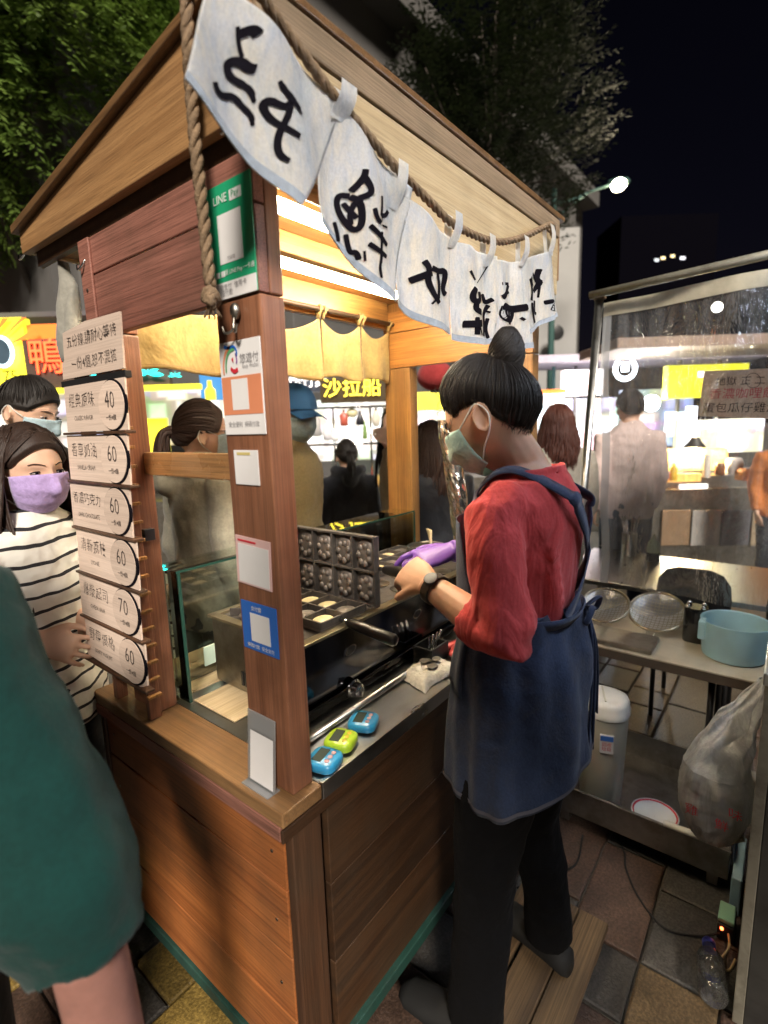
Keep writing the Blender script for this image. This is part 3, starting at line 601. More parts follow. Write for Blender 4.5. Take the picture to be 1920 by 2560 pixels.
banner('third banner along the rope, with the milk character and grey hem', ((1006, 486), (1130, 594), (1132, 836), (992, 766), 8),
       [cE([(160, 375), (190, 420), (175, 480), (210, 560), (240, 605)], 11), cE([(105, 480), (150, 460), (200, 440)], 14), cE([(235, 575), (195, 610)], 8), cE([(200, 415), (260, 430), (295, 420), (300, 460), (275, 530), (300, 555)], 12), cE([(245, 440), (255, 500), (235, 580)], 9)], [(1137, 548, 1130, 620, 0.030)])
banner('fourth banner along the rope, with a tall egg character beside the bun of hair', ((1126, 600), (1238, 642), (1242, 858), (1137, 848), 8),
       [cE([(405, 430), (435, 480)], 10), cE([(520, 400), (450, 495)], 4), cE([(440, 520), (415, 560), (425, 600), (470, 590), (465, 540)], 12), cE([(440, 600), (430, 640), (480, 655)], 13), cE([(380, 715), (430, 718), (485, 710)], 14), cE([(440, 680), (440, 740), (440, 775)], 11), cE([(455, 730), (475, 775)], 9), cE([(495, 550), (510, 600), (545, 580)], 9), cE([(530, 610), (500, 660), (510, 720), (500, 780)], 8), cE([(530, 680), (520, 740), (535, 790)], 7), cE([(505, 640), (540, 650)], 7)], [(1222, 602, 1218, 668, 0.030)])
banner('fifth banner along the rope, its blocky character partly behind the bun', ((1232, 650), (1310, 655), (1328, 870), (1242, 862), 6),
       [cE([(575, 500), (640, 495)], 11), cE([(635, 500), (600, 560), (575, 575)], 10), cE([(590, 560), (640, 540)], 9), cE([(580, 620), (640, 635), (720, 625)], 14), cE([(590, 620), (580, 670), (620, 700), (655, 670), (645, 625)], 13), cE([(615, 620), (620, 720)], 10), cE([(580, 655), (650, 660)], 9), cE([(695, 680), (710, 695)], 9)], [(1302, 606, 1300, 668, 0.030)])
banner('last and farthest banner, pale blue, at the far end of the rope', ((1300, 650), (1372, 628), (1402, 790), (1318, 836), -4),
       [cE([(735, 470), (755, 530), (740, 590)], 8), cE([(745, 460), (770, 510)], 7), cE([(800, 415), (790, 470), (810, 490), (770, 540)], 9), cE([(770, 435), (785, 470)], 7), cE([(805, 510), (800, 570)], 7), cE([(745, 600), (750, 660), (765, 710)], 8), cE([(775, 585), (765, 650), (785, 660)], 7), cE([(820, 600), (870, 590), (850, 645)], 9)], [(1368, 576, 1366, 640, 0.032)])

# ---- ochre curtains on the customer side
def noren(label, x0, x1, z0, ztop, sag, y=0.572, ties=((0, 1))):
    def f(s, t):
        x = x0 + (x1 - x0) * s; top = ztop - sag * 4 * s * (1 - s); z = top + (z0 + 0.006 * math.sin(s * 5) - top) * t
        return V(x, y + 0.010 * math.sin(s * 9.0 + x0 * 20) * t + 0.006 * mnoise.noise((x * 16, z * 8, 2.0)) + 0.018 * (1 - t) * (0.25 - (s - 0.5) ** 2), z)
    o = MB().grid(f, 26, 20).build('short_curtain', NOREN, smooth=True, mods=[('SOLIDIFY', {'thickness': 0.0014, 'offset': 0})]); tag(o, label, 'curtain', 'ochre curtains on the customer side')
    for s in (0.0, 1.0):
        p = f(s, 0) + V(0.006 * (1 - 2 * s), 0, 0)
        MB().tube([p + V(0, 0, -0.004), p + V(0, -0.006, 0.012), V(p.x, 0.552, 1.866), V(p.x, 0.563, 1.874), V(p.x, 0.575, 1.862), p + V(0, 0.004, 0.01)], 0.0045, 6, flat=1.6).build('tie_loop', NOREN, o, smooth=True)
    hm = MB().grid(lambda s, t: f(s, 0.93 + t * 0.012) + V(0, -0.0016, 0), 26, 1); hm.build('hem_stitch', plain('stitch', (0.3, 0.2, 0.08)) if 'stitch' not in MATS else MATS['stitch'], o)
    return o
noren('long ochre curtain panel seen through the gap left of the near post', 0.06, 0.35, 1.632, 1.800, 0.02)
noren('ochre curtain panel partly hidden behind the near post', 0.36, 0.712, 1.640, 1.838, 0.055)
noren('ochre curtain panel in the middle with a pale worn patch', 0.722, 0.910, 1.645, 1.838, 0.042)
noren('narrow ochre curtain panel beside the honey coloured far post', 0.918, 1.085, 1.648, 1.838, 0.036)

# ---- grey rolled cover tied under the eave
gc = MB()
P0 = at_x(155, 655, 0.03); P1 = at_x(190, 905, 0.02)
secs = []
for i in range(13):
    t = i / 12; c = P0.lerp(P1, t) + V(0.004 * math.sin(t * 7), 0, 0); wv = (0.012 + 0.030 * min(1, t * 2.2)) * (1.05 + 0.05 * math.sin(t * 9))
    secs.append((c, V(0.012 + 0.018 * t, 0, 0), V(0, wv, 0)))
gc.loft(secs, 22)
for q in gc.v: q.x += 0.006 * math.sin(q.y * 160); q.y += 0.003 * math.sin(q.z * 60)
tag(gc.build('rolled_cover', GREY_CLOTH, smooth=True), 'grey rolled canvas cover tied up under the left eave', 'canvas cover')
sc_ = at_x(105, 640, 0.03); kn = MB()
for q in range(7): kn.tube(bez([sc_ + V(0.01 * q - 0.03, 0.03 - 0.02 * q * 0.6, 0.02), sc_ + V(0.0, -0.02 + 0.004 * q, 0.004 - 0.004 * q), sc_ + V(0.004, -0.06, -0.006 + 0.003 * q)], 5), 0.011, 8, flat=0.5)
tag(kn.build('folded_sacking', cloth('sacking', (0.5, 0.36, 0.18), 0.2), smooth=True), 'bunched tan cloth tucked under the left eave corner', 'cloth')
# ------------------------------------------------------------------ things on the counter
stove = thing('gas_stove', 'long dark steel gas stove box with a chrome knob on the counter', 'stove', (0.6, 0.33, ZC))
ST_F = plain('dark_polished_steel', (0.10, 0.10, 0.11), 0.10, 1.0, 0.15, 7, stain=(0.05, 0.035, 0.02), stain_amt=0.5)
def sb(name, x0, x1, y0, y1, z0, z1, m, bevel=0.002, parent=stove): return MB().box(x0, x1, y0, y1, z0, z1).build(name, m, parent, bevel=bevel)
sb('front_plate', 0.175, 1.06, 0.150, 0.156, 0.842, 0.990, ST_F, 0.001)
sb('front_lower_plate', 0.175, 1.06, 0.140, 0.156, ZC + 0.012, 0.840, ST_F, 0.001)
sb('body', 0.178, 1.057, 0.157, 0.505, ZC + 0.012, 0.988, STEEL_D, 0.002)
tp = MB(); tp.box(0.170, 1.065, 0.144, 0.170, 0.990, 0.998); tp.box(0.170, 1.065, 0.492, 0.512, 0.990, 0.998); tp.box(0.170, 0.195, 0.1705, 0.4915, 0.990, 0.998); tp.box(1.04, 1.065, 0.1705, 0.4915, 0.990, 0.998)
tp.build('top_rim', plain('brassy_steel', (0.42, 0.36, 0.24), 0.3, 0.9, 0.2), stove, bevel=0.001)
sb('top_sheet', 0.196, 1.039, 0.1715, 0.4905, 0.9885, 0.992, IRON, 0)
for i in range(6): sb('vent_slot', 0.1745, 0.1772, 0.30 + i * 0.016, 0.309 + i * 0.016, 0.830, 0.868, BLACK, 0)
for x, y in ((0.2, 0.17), (1.03, 0.17), (0.2, 0.49), (1.03, 0.49)): MB().cyl((x, y, ZC - 0.001), (x, y, ZC + 0.013), 0.012).build('foot', RUBBER, stove)
kn = MB().lathe((0.330, 0.1405, 0.829), [(0.024, 0), (0.024, 0.004), (0.019, 0.006), (0.017, 0.022), (0.012, 0.024)], 24, (0, -1, 0)).build('knob', CHROME, stove, smooth=35)
MB().box(0.327, 0.333, 0.110, 0.1165, 0.815, 0.843).build('knob_grip', CHROME, kn, bevel=0.001)
for x, z in ((0.335, 0.928), (0.63, 0.93)):
    MB().loft([(V(x, 0.1495 - 0.001 * k, z), V(0.021, 0, 0.004), V(-0.002, 0, 0.012)) for k in (0, 1)], 24).build('inspection_hole_rim', CHROME, stove); MB().loft([(V(x, 0.1480 - 0.0006 * k, z), V(0.017, 0, 0.0035), V(-0.0015, 0, 0.009)) for k in (0, 1)], 24).build('inspection_hole', BLACK, stove)
# burners with pan supports
for bx in (0.245, 0.98):
    b = MB().lathe((bx, 0.40, 0.9925), [(0.045, 0), (0.045, 0.008), (0.03, 0.012), (0.012, 0.013)], 24).build('burner', IRON, stove, smooth=30)
    for k in range(4):
        a = k * PI / 2 + 0.5; d = V(math.cos(a), math.sin(a), 0)
        MB().obox(V(bx, 0.40, 1.004) + d * 0.045, d * 0.028, d.cross(V(0, 0, 1)) * 0.003, (0, 0, 0.009)).build('pan_support', IRON, b)
# cooking hob rings on the far side
for bx in (0.64, 0.75, 0.86):
    for by in (0.21, 0.30):
        MB().lathe((bx, by, 0.992), [(0.034, 0), (0.036, 0.003), (0.033, 0.004)], 20).build('hob_ring', STEEL_D, stove, smooth=30)

# egg-cake moulds: lower half flat, upper half standing open
BATTER = plain('pale_batter', (0.62, 0.52, 0.30), 0.4, var=0.15, scale=40)
def mould(name, label, org, U, Vv, Nn, nu, nv, cell, relief, handle, filled):
    """grid of cells; U, Vv in-plane unit axes, Nn = face normal"""
    th = thing(name, label, 'baking mould', org, 'egg cake moulds on the stove')
    U, Vv, Nn = V(U), V(Vv), V(Nn); org = V(org); cu, cv = cell; W, H = nu * cu, nv * cv
    MB().obox(org + U * W / 2 + Vv * H / 2 - Nn * 0.004, U * (W / 2), Vv * (H / 2), Nn * 0.004).build('mould_plate', IRON_G, th, bevel=0.001)
    for i in range(nu + 1): MB().obox(org + U * (i * cu) + Vv * H / 2 + Nn * 0.009, U * 0.003, Vv * (H / 2 + 0.004), Nn * 0.009).build('mould_rib', IRON, th, bevel=0.001)
    for j in range(nv + 1): MB().obox(org + U * W / 2 + Vv * (j * cv) + Nn * 0.0085, U * (W / 2 + 0.004), Vv * 0.003, Nn * 0.0088).build('mould_rib', IRON, th, bevel=0.001)
    for i in range(nu):
        for j in range(nv):
            c = org + U * ((i + 0.5) * cu) + Vv * ((j + 0.5) * cv); mb = MB()
            mb.loft([(c + Nn * (0.0005 + 0.013 * math.sin(a)), U * (cu * 0.40 * math.cos(a)), Vv * (cv * 0.42 * math.cos(a))) for a in [k * PI / 2 / 5 for k in range(5)] + [1.55]], 16)
            if relief:
                for k in range(7):
                    q = c + U * (cu * 0.24 * math.cos(k * 0.9 + i)) + Vv * (cv * 0.26 * math.sin(k * 0.9 + i) - cv * 0.05) + Nn * 0.010
                    mb.loft([(q + Nn * (0.006 * math.sin(a)), U * (cu * 0.12 * math.cos(a)), Vv * (cv * 0.11 * math.cos(a))) for a in (0, 0.5, 1.0, 1.5)], 8)
            mb.build('egg_cavity', BATTER if filled and (i + j) % 3 != 1 else IRON_G, th, smooth=50)
    if handle:
        a, b = V(handle[0]), V(handle[1]); d = (b - a).normalized()
        MB().tube([a, a + d * 0.03], 0.006, 10).build('handle_rod', CHROME, th, smooth=True)
        MB().tube([a + d * 0.02, a + d * 0.03, a + d * 0.06, b - d * 0.008, b], [0.008, 0.012, 0.014, 0.015, 0.010], 14).build('handle_grip', plain('black_bakelite', (0.008, 0.007, 0.007), 0.32, coat=0.15), th, smooth=True)
    return th
mould('egg_cake_mould', 'open lower half of egg cake mould lying on the stove, black handle toward the seller', (0.255, 0.168, 1.004), (1, 0, 0), (0, 1, 0), (0, 0, 1), 2, 4, (0.082, 0.066), False, ((0.318, 0.163, 1.012), (0.338, 0.005, 0.985)), True)
mould('egg_cake_mould', 'upper half of egg cake mould standing open, rows of egg shaped hollows', (0.452, 0.148, 1.010), (0, 1, 0), (0, 0, 1), (-1, 0, 0), 4, 2, (0.0745, 0.093), True, ((0.456, 0.146, 1.11), (0.42, 0.02, 1.125)), False)
mould('egg_cake_mould', 'farther egg cake mould lying flat behind the standing one', (0.70, 0.34, 1.004), (1, 0, 0), (0, 1, 0), (0, 0, 1), 4, 2, (0.075, 0.075), False, None, True)

# glass guard on the customer side
gg = thing('glass_guard', 'clear glass guard with a flat shelf along the customer side of the counter', 'glass guard', (0.6, 0.53, ZC))
GEDGE = plain('glass_edge', (0.02, 0.06, 0.045), 0.2, var=0.05)
MB().box(0.07, 1.085, 0.470, 0.575, 1.142, 1.147).build('glass_shelf', GLASSY, gg)
MB().box(0.07, 1.085, 0.4685, 0.4695, 1.1415, 1.1475).build('polished_edge', GEDGE, gg)
MB().box(0.07, 1.085, 0.570, 0.574, ZC + 0.002, 1.1415).build('glass_front', GLASSY, gg)
for x in (0.075, 1.08): MB().box(x - 0.004, x + 0.004, 0.470, 0.569, ZC + 0.002, 1.1415).build('glass_end', GLASSY, gg)
for x in (0.075, 1.08): MB().box(x - 0.004, x + 0.004, 0.466, 0.4685, ZC + 0.002, 1.1415).build('polished_edge', GEDGE, gg)
# slip of wood and white card behind it
tag(MB().box(0.085, 0.20, 0.30, 0.47, ZC, ZC + 0.004).build('chopping_board', WD_TAN_X, bevel=0.001), 'thin pale wooden board lying at the left end of the stove', 'board')
cc = MB().obox((0.20, 0.56, 0.86), (0.022, 0, 0), (0, 0.002, 0), (0, 0, 0.028)).build('price_card', plain('mint_card', (0.55, 0.7, 0.58), 0.5), bevel=0.001); tag(cc, 'small mint green card stuck inside the glass guard', 'card')

# sloping clear shield over the front and steel rail
rail = MB().tube([(0.10, 0.098, ZC + 0.010), (1.06, 0.098, ZC + 0.010)], 0.009, 12).build('steel_rail', STEEL, smooth=True); tag(rail, 'round steel rail lying along the front of the stove', 'rail')

# kitchen timers
SCREEN = plain('lcd_screen', (0.06, 0.075, 0.06), 0.15, var=0.05, coat=0.5)
def timer(label, u, v, shell, ang, btn):
    p = at_z(u, v, ZC); th = thing('kitchen_timer', label, 'timer', p, 'kitchen timers on the counter edge')
    ca, sa = math.cos(ang), math.sin(ang); U = V(ca, sa, 0); Wv = V(-sa, ca, 0); n = V(0, 0, 1)
    def slab(h0, h1, a, b, tilt): 
        return [(p + n * h + Wv * tilt * h, U * a, Wv * b) for h in (h0, h1)]
    m = MB(); m.loft([(p + n * 0.0005, U * 0.029, Wv * 0.029), (p + n * 0.004, U * 0.033, Wv * 0.033), (p + n * 0.016, U * 0.033, Wv * 0.033), (p + n * 0.021, U * 0.028, Wv * 0.028)], 32, power=0.55); m.build('case', shell, th, smooth=50)
    MB().obox(p + n * 0.0212 + Wv * 0.008, U * 0.021, Wv * 0.011, n * 0.0006).build('display', SCREEN, th)
    for k in (-1, 0, 1): MB().lathe(p + n * 0.0208 - Wv * 0.014 + U * 0.014 * k, [(0.0052, 0), (0.0052, 0.0016), (0.004, 0.0022)], 14).build('button', btn, th, smooth=40)
BLUE_T = plain('timer_blue', (0.03, 0.27, 0.52), 0.3, var=0.04, coat=0.3); LIME_T = plain('timer_lime', (0.36, 0.55, 0.03), 0.3, var=0.04, coat=0.3)
timer('blue kitchen timer half hidden behind the near post', 812, 1912, BLUE_T, 0.25, plain('pink_button', (0.5, 0.3, 0.3)))
timer('lime green kitchen timer in the middle of the front row', 853, 1862, LIME_T, 0.35, plain('yellow_button', (0.6, 0.45, 0.05)))
timer('blue kitchen timer farthest along the counter edge', 909, 1815, BLUE_T, 0.4, plain('pink_button2', (0.5, 0.3, 0.3)))
# folded towel with coins
tw = MB(); tc = at_z(1075, 1685, ZC)
def tf(h):
    def f(s, t):
        x = (s - 0.5) * 0.165; y = (t - 0.5) * 0.10; e = max(0, 1 - max(abs(s - .5), abs(t - .5)) ** 6 * 60)
        return tc + V(x + 0.03 * (t - .5), y + 0.008 * math.sin(s * 5), max(0.0008, h * e + 0.004 * mnoise.noise((x * 40, y * 40, 1.0))))
    return f
tw.grid(tf(0.024), 28, 20); tag(tw.build('folded_towel', cloth('white_towel', (0.68, 0.66, 0.60), 0.15, wr=20), smooth=True), 'folded white towel on the steel counter in front of the seller', 'towel')
for k in range(6):
    c = tc + V(0.03 * math.cos(k * 1.1) * (0.4 + 0.12 * k) + 0.01, 0.022 * math.sin(k * 1.9), 0.0262 + 0.0014 * k)
    tag(MB().lathe(c, [(0.0115, 0), (0.012, 0.0004), (0.012, 0.0014), (0.0115, 0.0018)], 20, (0.1 * math.sin(k), 0.12 * math.cos(k), 1)).build('coin', plain('coin_%d' % k, (0.36, 0.34, 0.30), 0.3, 1.0), smooth=30), 'silver coin in the loose pile on the white towel', 'coin', 'coins on the towel')
# dark tray, red packets and tongs beyond the towel
bx = thing('utensil_box', 'small black box of utensils next to the towel', 'box', (0.63, 0.115, ZC))
m = MB(); m.box(0.585, 0.675, 0.07, 0.076, ZC, ZC + 0.05); m.box(0.585, 0.675, 0.130, 0.136, ZC, ZC + 0.05); m.box(0.585, 0.591, 0.0762, 0.1298, ZC, ZC + 0.05); m.box(0.669, 0.675, 0.0762, 0.1298, ZC, ZC + 0.05); m.box(0.592, 0.668, 0.077, 0.129, ZC, ZC + 0.004); m.build('box_body', BLACK, bx, bevel=0.001)
for k in range(4): MB().tube([(0.60 + k * 0.018, 0.09 + 0.008 * k, ZC + 0.006), (0.595 + k * 0.022, 0.085, ZC + 0.085)], 0.004, 8).build('utensil', CHROME, bx, smooth=True)
for k, (x, y, a) in enumerate(((0.70, 0.06, 0.3), (0.735, 0.085, -0.4))):
    d = V(math.cos(a), math.sin(a), 0); e = d.cross(V(0, 0, 1)); q = MB().loft([(V(x, y, ZC + 0.012) + d * t, e * (0.017 if abs(t) < .03 else 0.012), V(0, 0, 0.0115 if abs(t) < .03 else 0.002)) for t in (-0.04, -0.028, 0, 0.028, 0.04)], 12)
    tag(q.build('sauce_packet', plain('red_foil_%d' % k, (0.45, 0.06, 0.06), 0.3, 0.2, coat=0.5), smooth=True), ['nearer red sauce packet on the steel counter', 'farther red sauce packet on the steel counter'][k], 'packet', 'red packets')
# steel pot with pale tongs, far end
pt_ = thing('steel_pot', 'stainless pot with pale utensils at the far end of the counter', 'pot', (1.02, 0.37, ZC))
MB().box(0.94, 1.10, 0.29, 0.45, ZC, ZC + 0.14).build('stand', STEEL_D, pt_, bevel=0.004)
MB().lathe((1.02, 0.37, ZC + 0.141), [(0.070, 0), (0.072, 0.004), (0.072, 0.085), (0.076, 0.088), (0.074, 0.09), (0.069, 0.086), (0.069, 0.006), (0.01, 0.005)], 32, caps=False).build('pot_body', STEEL, pt_, smooth=40)
for k in range(3): MB().obox((1.03 + 0.02 * k, 0.36 + 0.012 * k, ZC + 0.235), (0.006, 0.006, 0), (0.003, -0.003, 0.0005), (0.015 - 0.012 * k, 0.01, 0.05)).build('spatula', plain('bamboo_%d' % k, (0.55, 0.45, 0.28)), pt_, bevel=0.001)
# foil-wrapped pipe
fp = MB(); A = at(1118, 1050, 1.62); B = at(1193, 1606, 1.62)
def foil(s, t):
    a = 2 * PI * s; c = A.lerp(B, t); r = 0.030 * (1 + 0.16 * mnoise.noise((math.cos(a) * 2.6, math.sin(a) * 2.6, t * 15)) + 0.07 * mnoise.noise((math.cos(a) * 7, math.sin(a) * 7, t * 50)))
    return c + V(math.cos(a) * r, math.sin(a) * r, 0)
fp.grid(foil, 30, 60); tag(fp.build('foil_wrapped_pipe', plain('aluminium_foil', (0.72, 0.68, 0.58), 0.22, 1.0, 0.1, 30)), 'upright pipe wrapped in crumpled foil in front of the seller face', 'pipe')
# rope-work: charger cable along the counter edge
# ------------------------------------------------------------------ people
def frame(fwd, up=(0, 0, 1)):
    f = V(fwd).normalized(); r = f.cross(V(up)).normalized(); u = r.cross(f); return r, f, u
def head_r(d):
    """distance from the head centre to the skin along a local direction (x right, y forward, z up), unit head ~1.6 m person"""
    x, y, z = d
    ax, ay, az = 0.073, 0.094, 0.115
    if y < 0: ay = 0.094
    if z < 0: ax *= 1 - 0.20 * (-z) ** 1.4; ay *= (1 - 0.10 * (-z) ** 2) if y > 0 else (1 - 0.36 * (-z) ** 1.4)
    r = 1 / math.sqrt((x / ax) ** 2 + (y / ay) ** 2 + (z / az) ** 2)
    if y > 0:
        px, pz = x * r, z * r
        g = lambda cx, cz, sx, sz: math.exp(-((px - cx) / sx) ** 2 - ((pz - cz) / sz) ** 2)
        r += 0.024 * g(0, -0.030, 0.012, 0.018) + 0.011 * g(0, -0.006, 0.009, 0.022)
        r -= 0.010 * (g(0.031, 0.004, 0.019, 0.013) + g(-0.031, 0.004, 0.019, 0.013))
        r += 0.005 * (g(0.036, -0.028, 0.02, 0.018) + g(-0.036, -0.028, 0.02, 0.018)) + 0.004 * g(0, 0.022, 0.05, 0.012)
        r += 0.006 * g(0, -0.062, 0.02, 0.006) + 0.006 * g(0, -0.073, 0.018, 0.007) + 0.006 * g(0, -0.10, 0.018, 0.014)
    return r
class Head:
    def __init__(s, c, fwd, up=(0, 0, 1), k=1.0): s.c = V(c); s.r, s.f, s.u = frame(fwd, up); s.k = k
    def w(s, p): return s.c + (s.r * p[0] + s.f * p[1] + s.u * p[2]) * s.k
    def dir(s, lon, lat): return (math.sin(lon) * math.cos(lat), math.cos(lon) * math.cos(lat), math.sin(lat))
    def p(s, lon, lat, off=0.0, mul=1.0):
        d = s.dir(lon, lat); r = head_r(d) * mul + off; return s.w((d[0] * r, d[1] * r, d[2] * r))
    def skin(s, mb, nu=40, nv=30):
        base = len(mb.v)
        for j in range(nv + 1):
            la = -PI / 2 * 0.995 + PI * 0.995 * j / nv
            for i in range(nu): mb.v.append(s.p(2 * PI * i / nu, la))
        for j in range(nv):
            for i in range(nu):
                a = base + j * nu + i; b = base + j * nu + (i + 1) % nu; mb.f.append((a, b, b + nu, a + nu))
        mb.f.append(tuple(base + i for i in reversed(range(nu)))); mb.f.append(tuple(base + nv * nu + i for i in range(nu)))
        for sg in (-1, 1):
            ax = (s.r * sg * 0.92 - s.f * 0.32).normalized(); eu = (s.u - s.f * 0.18); eu = (eu - ax * eu.dot(ax)).normalized(); ev = ax.cross(eu); c0 = s.w((sg * 0.068, -0.012, -0.013))
            mb.loft([(c0 + (ax * h + eu * q) * s.k, ev * (0.0185 * r_) * s.k, eu * (0.031 * r_) * s.k) for h, r_, q in ((-0.004, .62, 0), (0.006, .78, 0), (0.012, 1.0, .001), (0.0165, 1.0, .001), (0.0172, .88, .001), (0.0150, .74, .001), (0.0105, .60, 0), (0.0085, .2, 0))], 22)
def build_body(mb, name, mat, parent, vox=0.005, it=6, fac=0.5, mods=()):
    return mb.build(name, mat, parent, smooth=True, mods=[('REMESH', {'mode': 'VOXEL', 'voxel_size': vox, 'use_smooth_shade': True}), ('SMOOTH', {'factor': fac, 'iterations': it})] + list(mods))
_tex = {}
def folds(scale, strength, depth=2):
    k = (scale, depth)
    if k not in _tex:
        t = bpy.data.textures.new('folds', 'CLOUDS'); t.noise_scale = scale; t.noise_depth = depth; _tex[k] = t
    return ('DISPLACE', {'texture': _tex[k], 'strength': strength, 'mid_level': 0.5})
def hand(mb, wrist, d, n, side, curl=0.6, k=1.0, spread=0.12, thumb=0.6):
    """wrist point, direction to the knuckles d, n = back-of-hand normal, side = +1 when the thumb lies on n x d side"""
    w = V(wrist); d = V(d).normalized(); n = (V(n) - d * V(n).dot(d)).normalized(); s = n.cross(d) * side
    mb.loft([(w + d * t * k, s * a * k, n * b * k) for t, a, b in ((-0.015, 0.025, 0.020), (0.0, 0.027, 0.018), (0.03, 0.036, 0.016), (0.06, 0.040, 0.014), (0.085, 0.038, 0.012), (0.092, 0.030, 0.008))], 14)
    for i, L in enumerate((0.070, 0.080, 0.074, 0.058)):
        off = (1.5 - i) * 0.0212; p = w + (d * 0.082 + s * off) * k; dd = (d + s * (1.5 - i) * (spread * 0.4 + 0.05)).normalized(); pts = [p - dd * 0.01 * k]; a = 0.0
        path = [p]
        for sg, f in ((0.45, 1.0), (0.32, 1.15), (0.23, 0.9)):
            a += curl * f * (1 + 0.12 * i * 0.5); p = p + (dd * math.cos(a) - n * math.sin(a)) * L * sg * k; path.append(p)
        mb.tube([pts[0]] + path, [0.0084 * k, 0.0084 * k, 0.0076 * k, 0.0070 * k, 0.0056 * k], 8)
        mb.ball(path[-1], 0.0062 * k, 8, 5)
    b = w + (d * 0.022 + s * 0.026) * k; t1 = b + (d * 0.030 + s * 0.026 - n * 0.012 * thumb) * k; t2 = t1 + (d * 0.028 + s * 0.004 - n * 0.018 * thumb) * k; t3 = t2 + (d * 0.022 - s * 0.008 * thumb - n * 0.012 * thumb) * k
    mb.tube([b - (d * 0.01 + s * 0.008) * k, b, t1, t2, t3], [0.012 * k, 0.0125 * k, 0.0105 * k, 0.0092 * k, 0.0068 * k], 8); mb.ball(t3, 0.0068 * k, 8, 5)
def mask_on(H, parent, mat, strmat, tip=True, fold=True):
    mb = MB()
    def f(s, t):
        lon = (s - 0.5) * 2.15; lat = math.radians(-58 + 60 * t * (1 - 0.10 * (2 * s - 1) ** 2)); edge = (2 * abs(s - 0.5)) ** 4
        bulge = 0.010 * (1 - edge) * math.sin(PI * min(1, t * 0.9 + 0.1)) + 0.0028
        pleat = 0.0028 * (abs(((t * 3.2) % 1.0) - 0.5) * 2) * (1 - edge) if fold else 0
        d = H.dir(lon, lat); x, y, z = d; r = 1 / math.sqrt((x / 0.078) ** 2 + (y / 0.104) ** 2 + (z / 0.124) ** 2)
        r = max(r, head_r(d) + 0.002) + bulge + pleat
        return H.w((x * r, y * r, z * r))
    mb.grid(f, 28, 18); o = mb.build('face_mask', mat, parent, smooth=True, mods=[('SOLIDIFY', {'thickness': 0.0015, 'offset': 1})])
    for sg in (-1, 1):
        a, b = f(0.5 + 0.5 * sg, 0.97), f(0.5 + 0.5 * sg, 0.12); ear_t = H.w((sg * 0.081, -0.016, 0.017)); ear_b = H.w((sg * 0.080, -0.020, -0.040))
        MB().tube(bez([a, (a + ear_t) / 2 + H.r * sg * 0.004, ear_t, H.w((sg * 0.082, -0.032, -0.010)), ear_b, (b + ear_b) / 2 + H.r * sg * 0.004, b], 5), 0.0016, 5).build('ear_loop', strmat, o, smooth=True)
    return o
def eyes_on(H, parent, lashes=True):
    for sg in (-1, 1):
        e = MB(); c = H.w((sg * 0.031, 0.077, 0.003)); e.loft([(c + H.f * (0.010 * math.sin(a)) * H.k, H.r * (0.0135 * math.cos(a)) * H.k, H.u * (0.0042 * math.cos(a)) * H.k) for a in (-1.4, -0.7, 0, 0.5, 1.0, 1.45)], 16)
        eo = e.build('eye', plain('eye_white_%d%d' % (sg + 1, len(bpy.data.materials)), (0.42, 0.38, 0.36), 0.2, var=0.02), parent, smooth=True)
        MB().loft([(c + H.f * 0.0088 * H.k + H.f * 0.0014 * q * H.k, H.r * 0.0048 * (1 - .25 * q) * H.k, H.u * 0.0040 * (1 - .25 * q) * H.k) for q in (0, 1)], 14).build('iris', INK, eo)
        lid = [H.w((sg * 0.031 + x * 0.0155, 0.0868 - abs(x) * 0.006, 0.0035 + 0.0044 * (1 - x * x))) for x in [-1 + q * 0.25 for q in range(9)]]
        MB().tube(lid, [0.0008, 0.0013, 0.0016, 0.0018, 0.0018, 0.0018, 0.0016, 0.0013, 0.0008], 6).build('eyelid_line', HAIR, eo, smooth=True)
        br = [H.p(sg * lo, la, 0.0012) for lo, la in ((0.14, 0.235), (0.28, 0.285), (0.42, 0.30), (0.56, 0.27))]
        MB().tube(bez(br, 5), [0.0018] * 5 + [0.0022] * 6 + [0.0016] * 4 + [0.0008], 6, flat=0.5).build('eyebrow', HAIR, parent, smooth=True)
def up_hairline(lon):
    a = abs((lon + PI) % (2 * PI) - PI); K = ((0, .62), (.55, .60), (.85, .40), (1.05, .22), (1.3, .30), (1.62, .27), (1.85, .02), (2.05, -.35), (2.4, -.72), (3.2, -.86))
    for (a0, v0), (a1, v1) in zip(K[:-1], K[1:]):
        if a <= a1: return v0 + (v1 - v0) * (a - a0) / (a1 - a0)
    return -.86
def hair_cap(H, mb, front=0.75, side=0.12, back=-0.45, off=0.014, nu=56, nv=30, seed=1.0, part=0.0, hl=None):
    """skull-hugging hair: keeps the scalp above a hairline that drops from forehead to nape"""
    idx = {}
    def lim(lon):
        if hl: return hl(lon)
        a = abs((lon + PI) % (2 * PI) - PI)
        if a < 1.0: t = a / 1.0; return front * (1 - t * t) + side * 1.6 * t * t
        if a < 1.75: t = (a - 1.0) / 0.75; return side * 1.6 + (side - side * 1.6) * t
        t = (a - 1.75) / (PI - 1.75); return side + (back - side) * min(1, t * 1.8)
    for j in range(nv + 1):
        for i in range(nu):
            lon = 2 * PI * i / nu; lo = lim(lon); la = lo + (PI / 2 * 0.998 - lo) * j / nv
            e = min(1, j / 3.0); wv = 0.0035 * mnoise.noise((math.cos(lon) * 9, math.sin(lon) * 9, seed))
            idx[i, j] = len(mb.v); mb.v.append(H.p(lon, la, off * (0.25 + 0.75 * e) + wv))
    for j in range(nv):
        for i in range(nu): mb.f.append((idx[i, j], idx[(i + 1) % nu, j], idx[(i + 1) % nu, j + 1], idx[i, j + 1]))
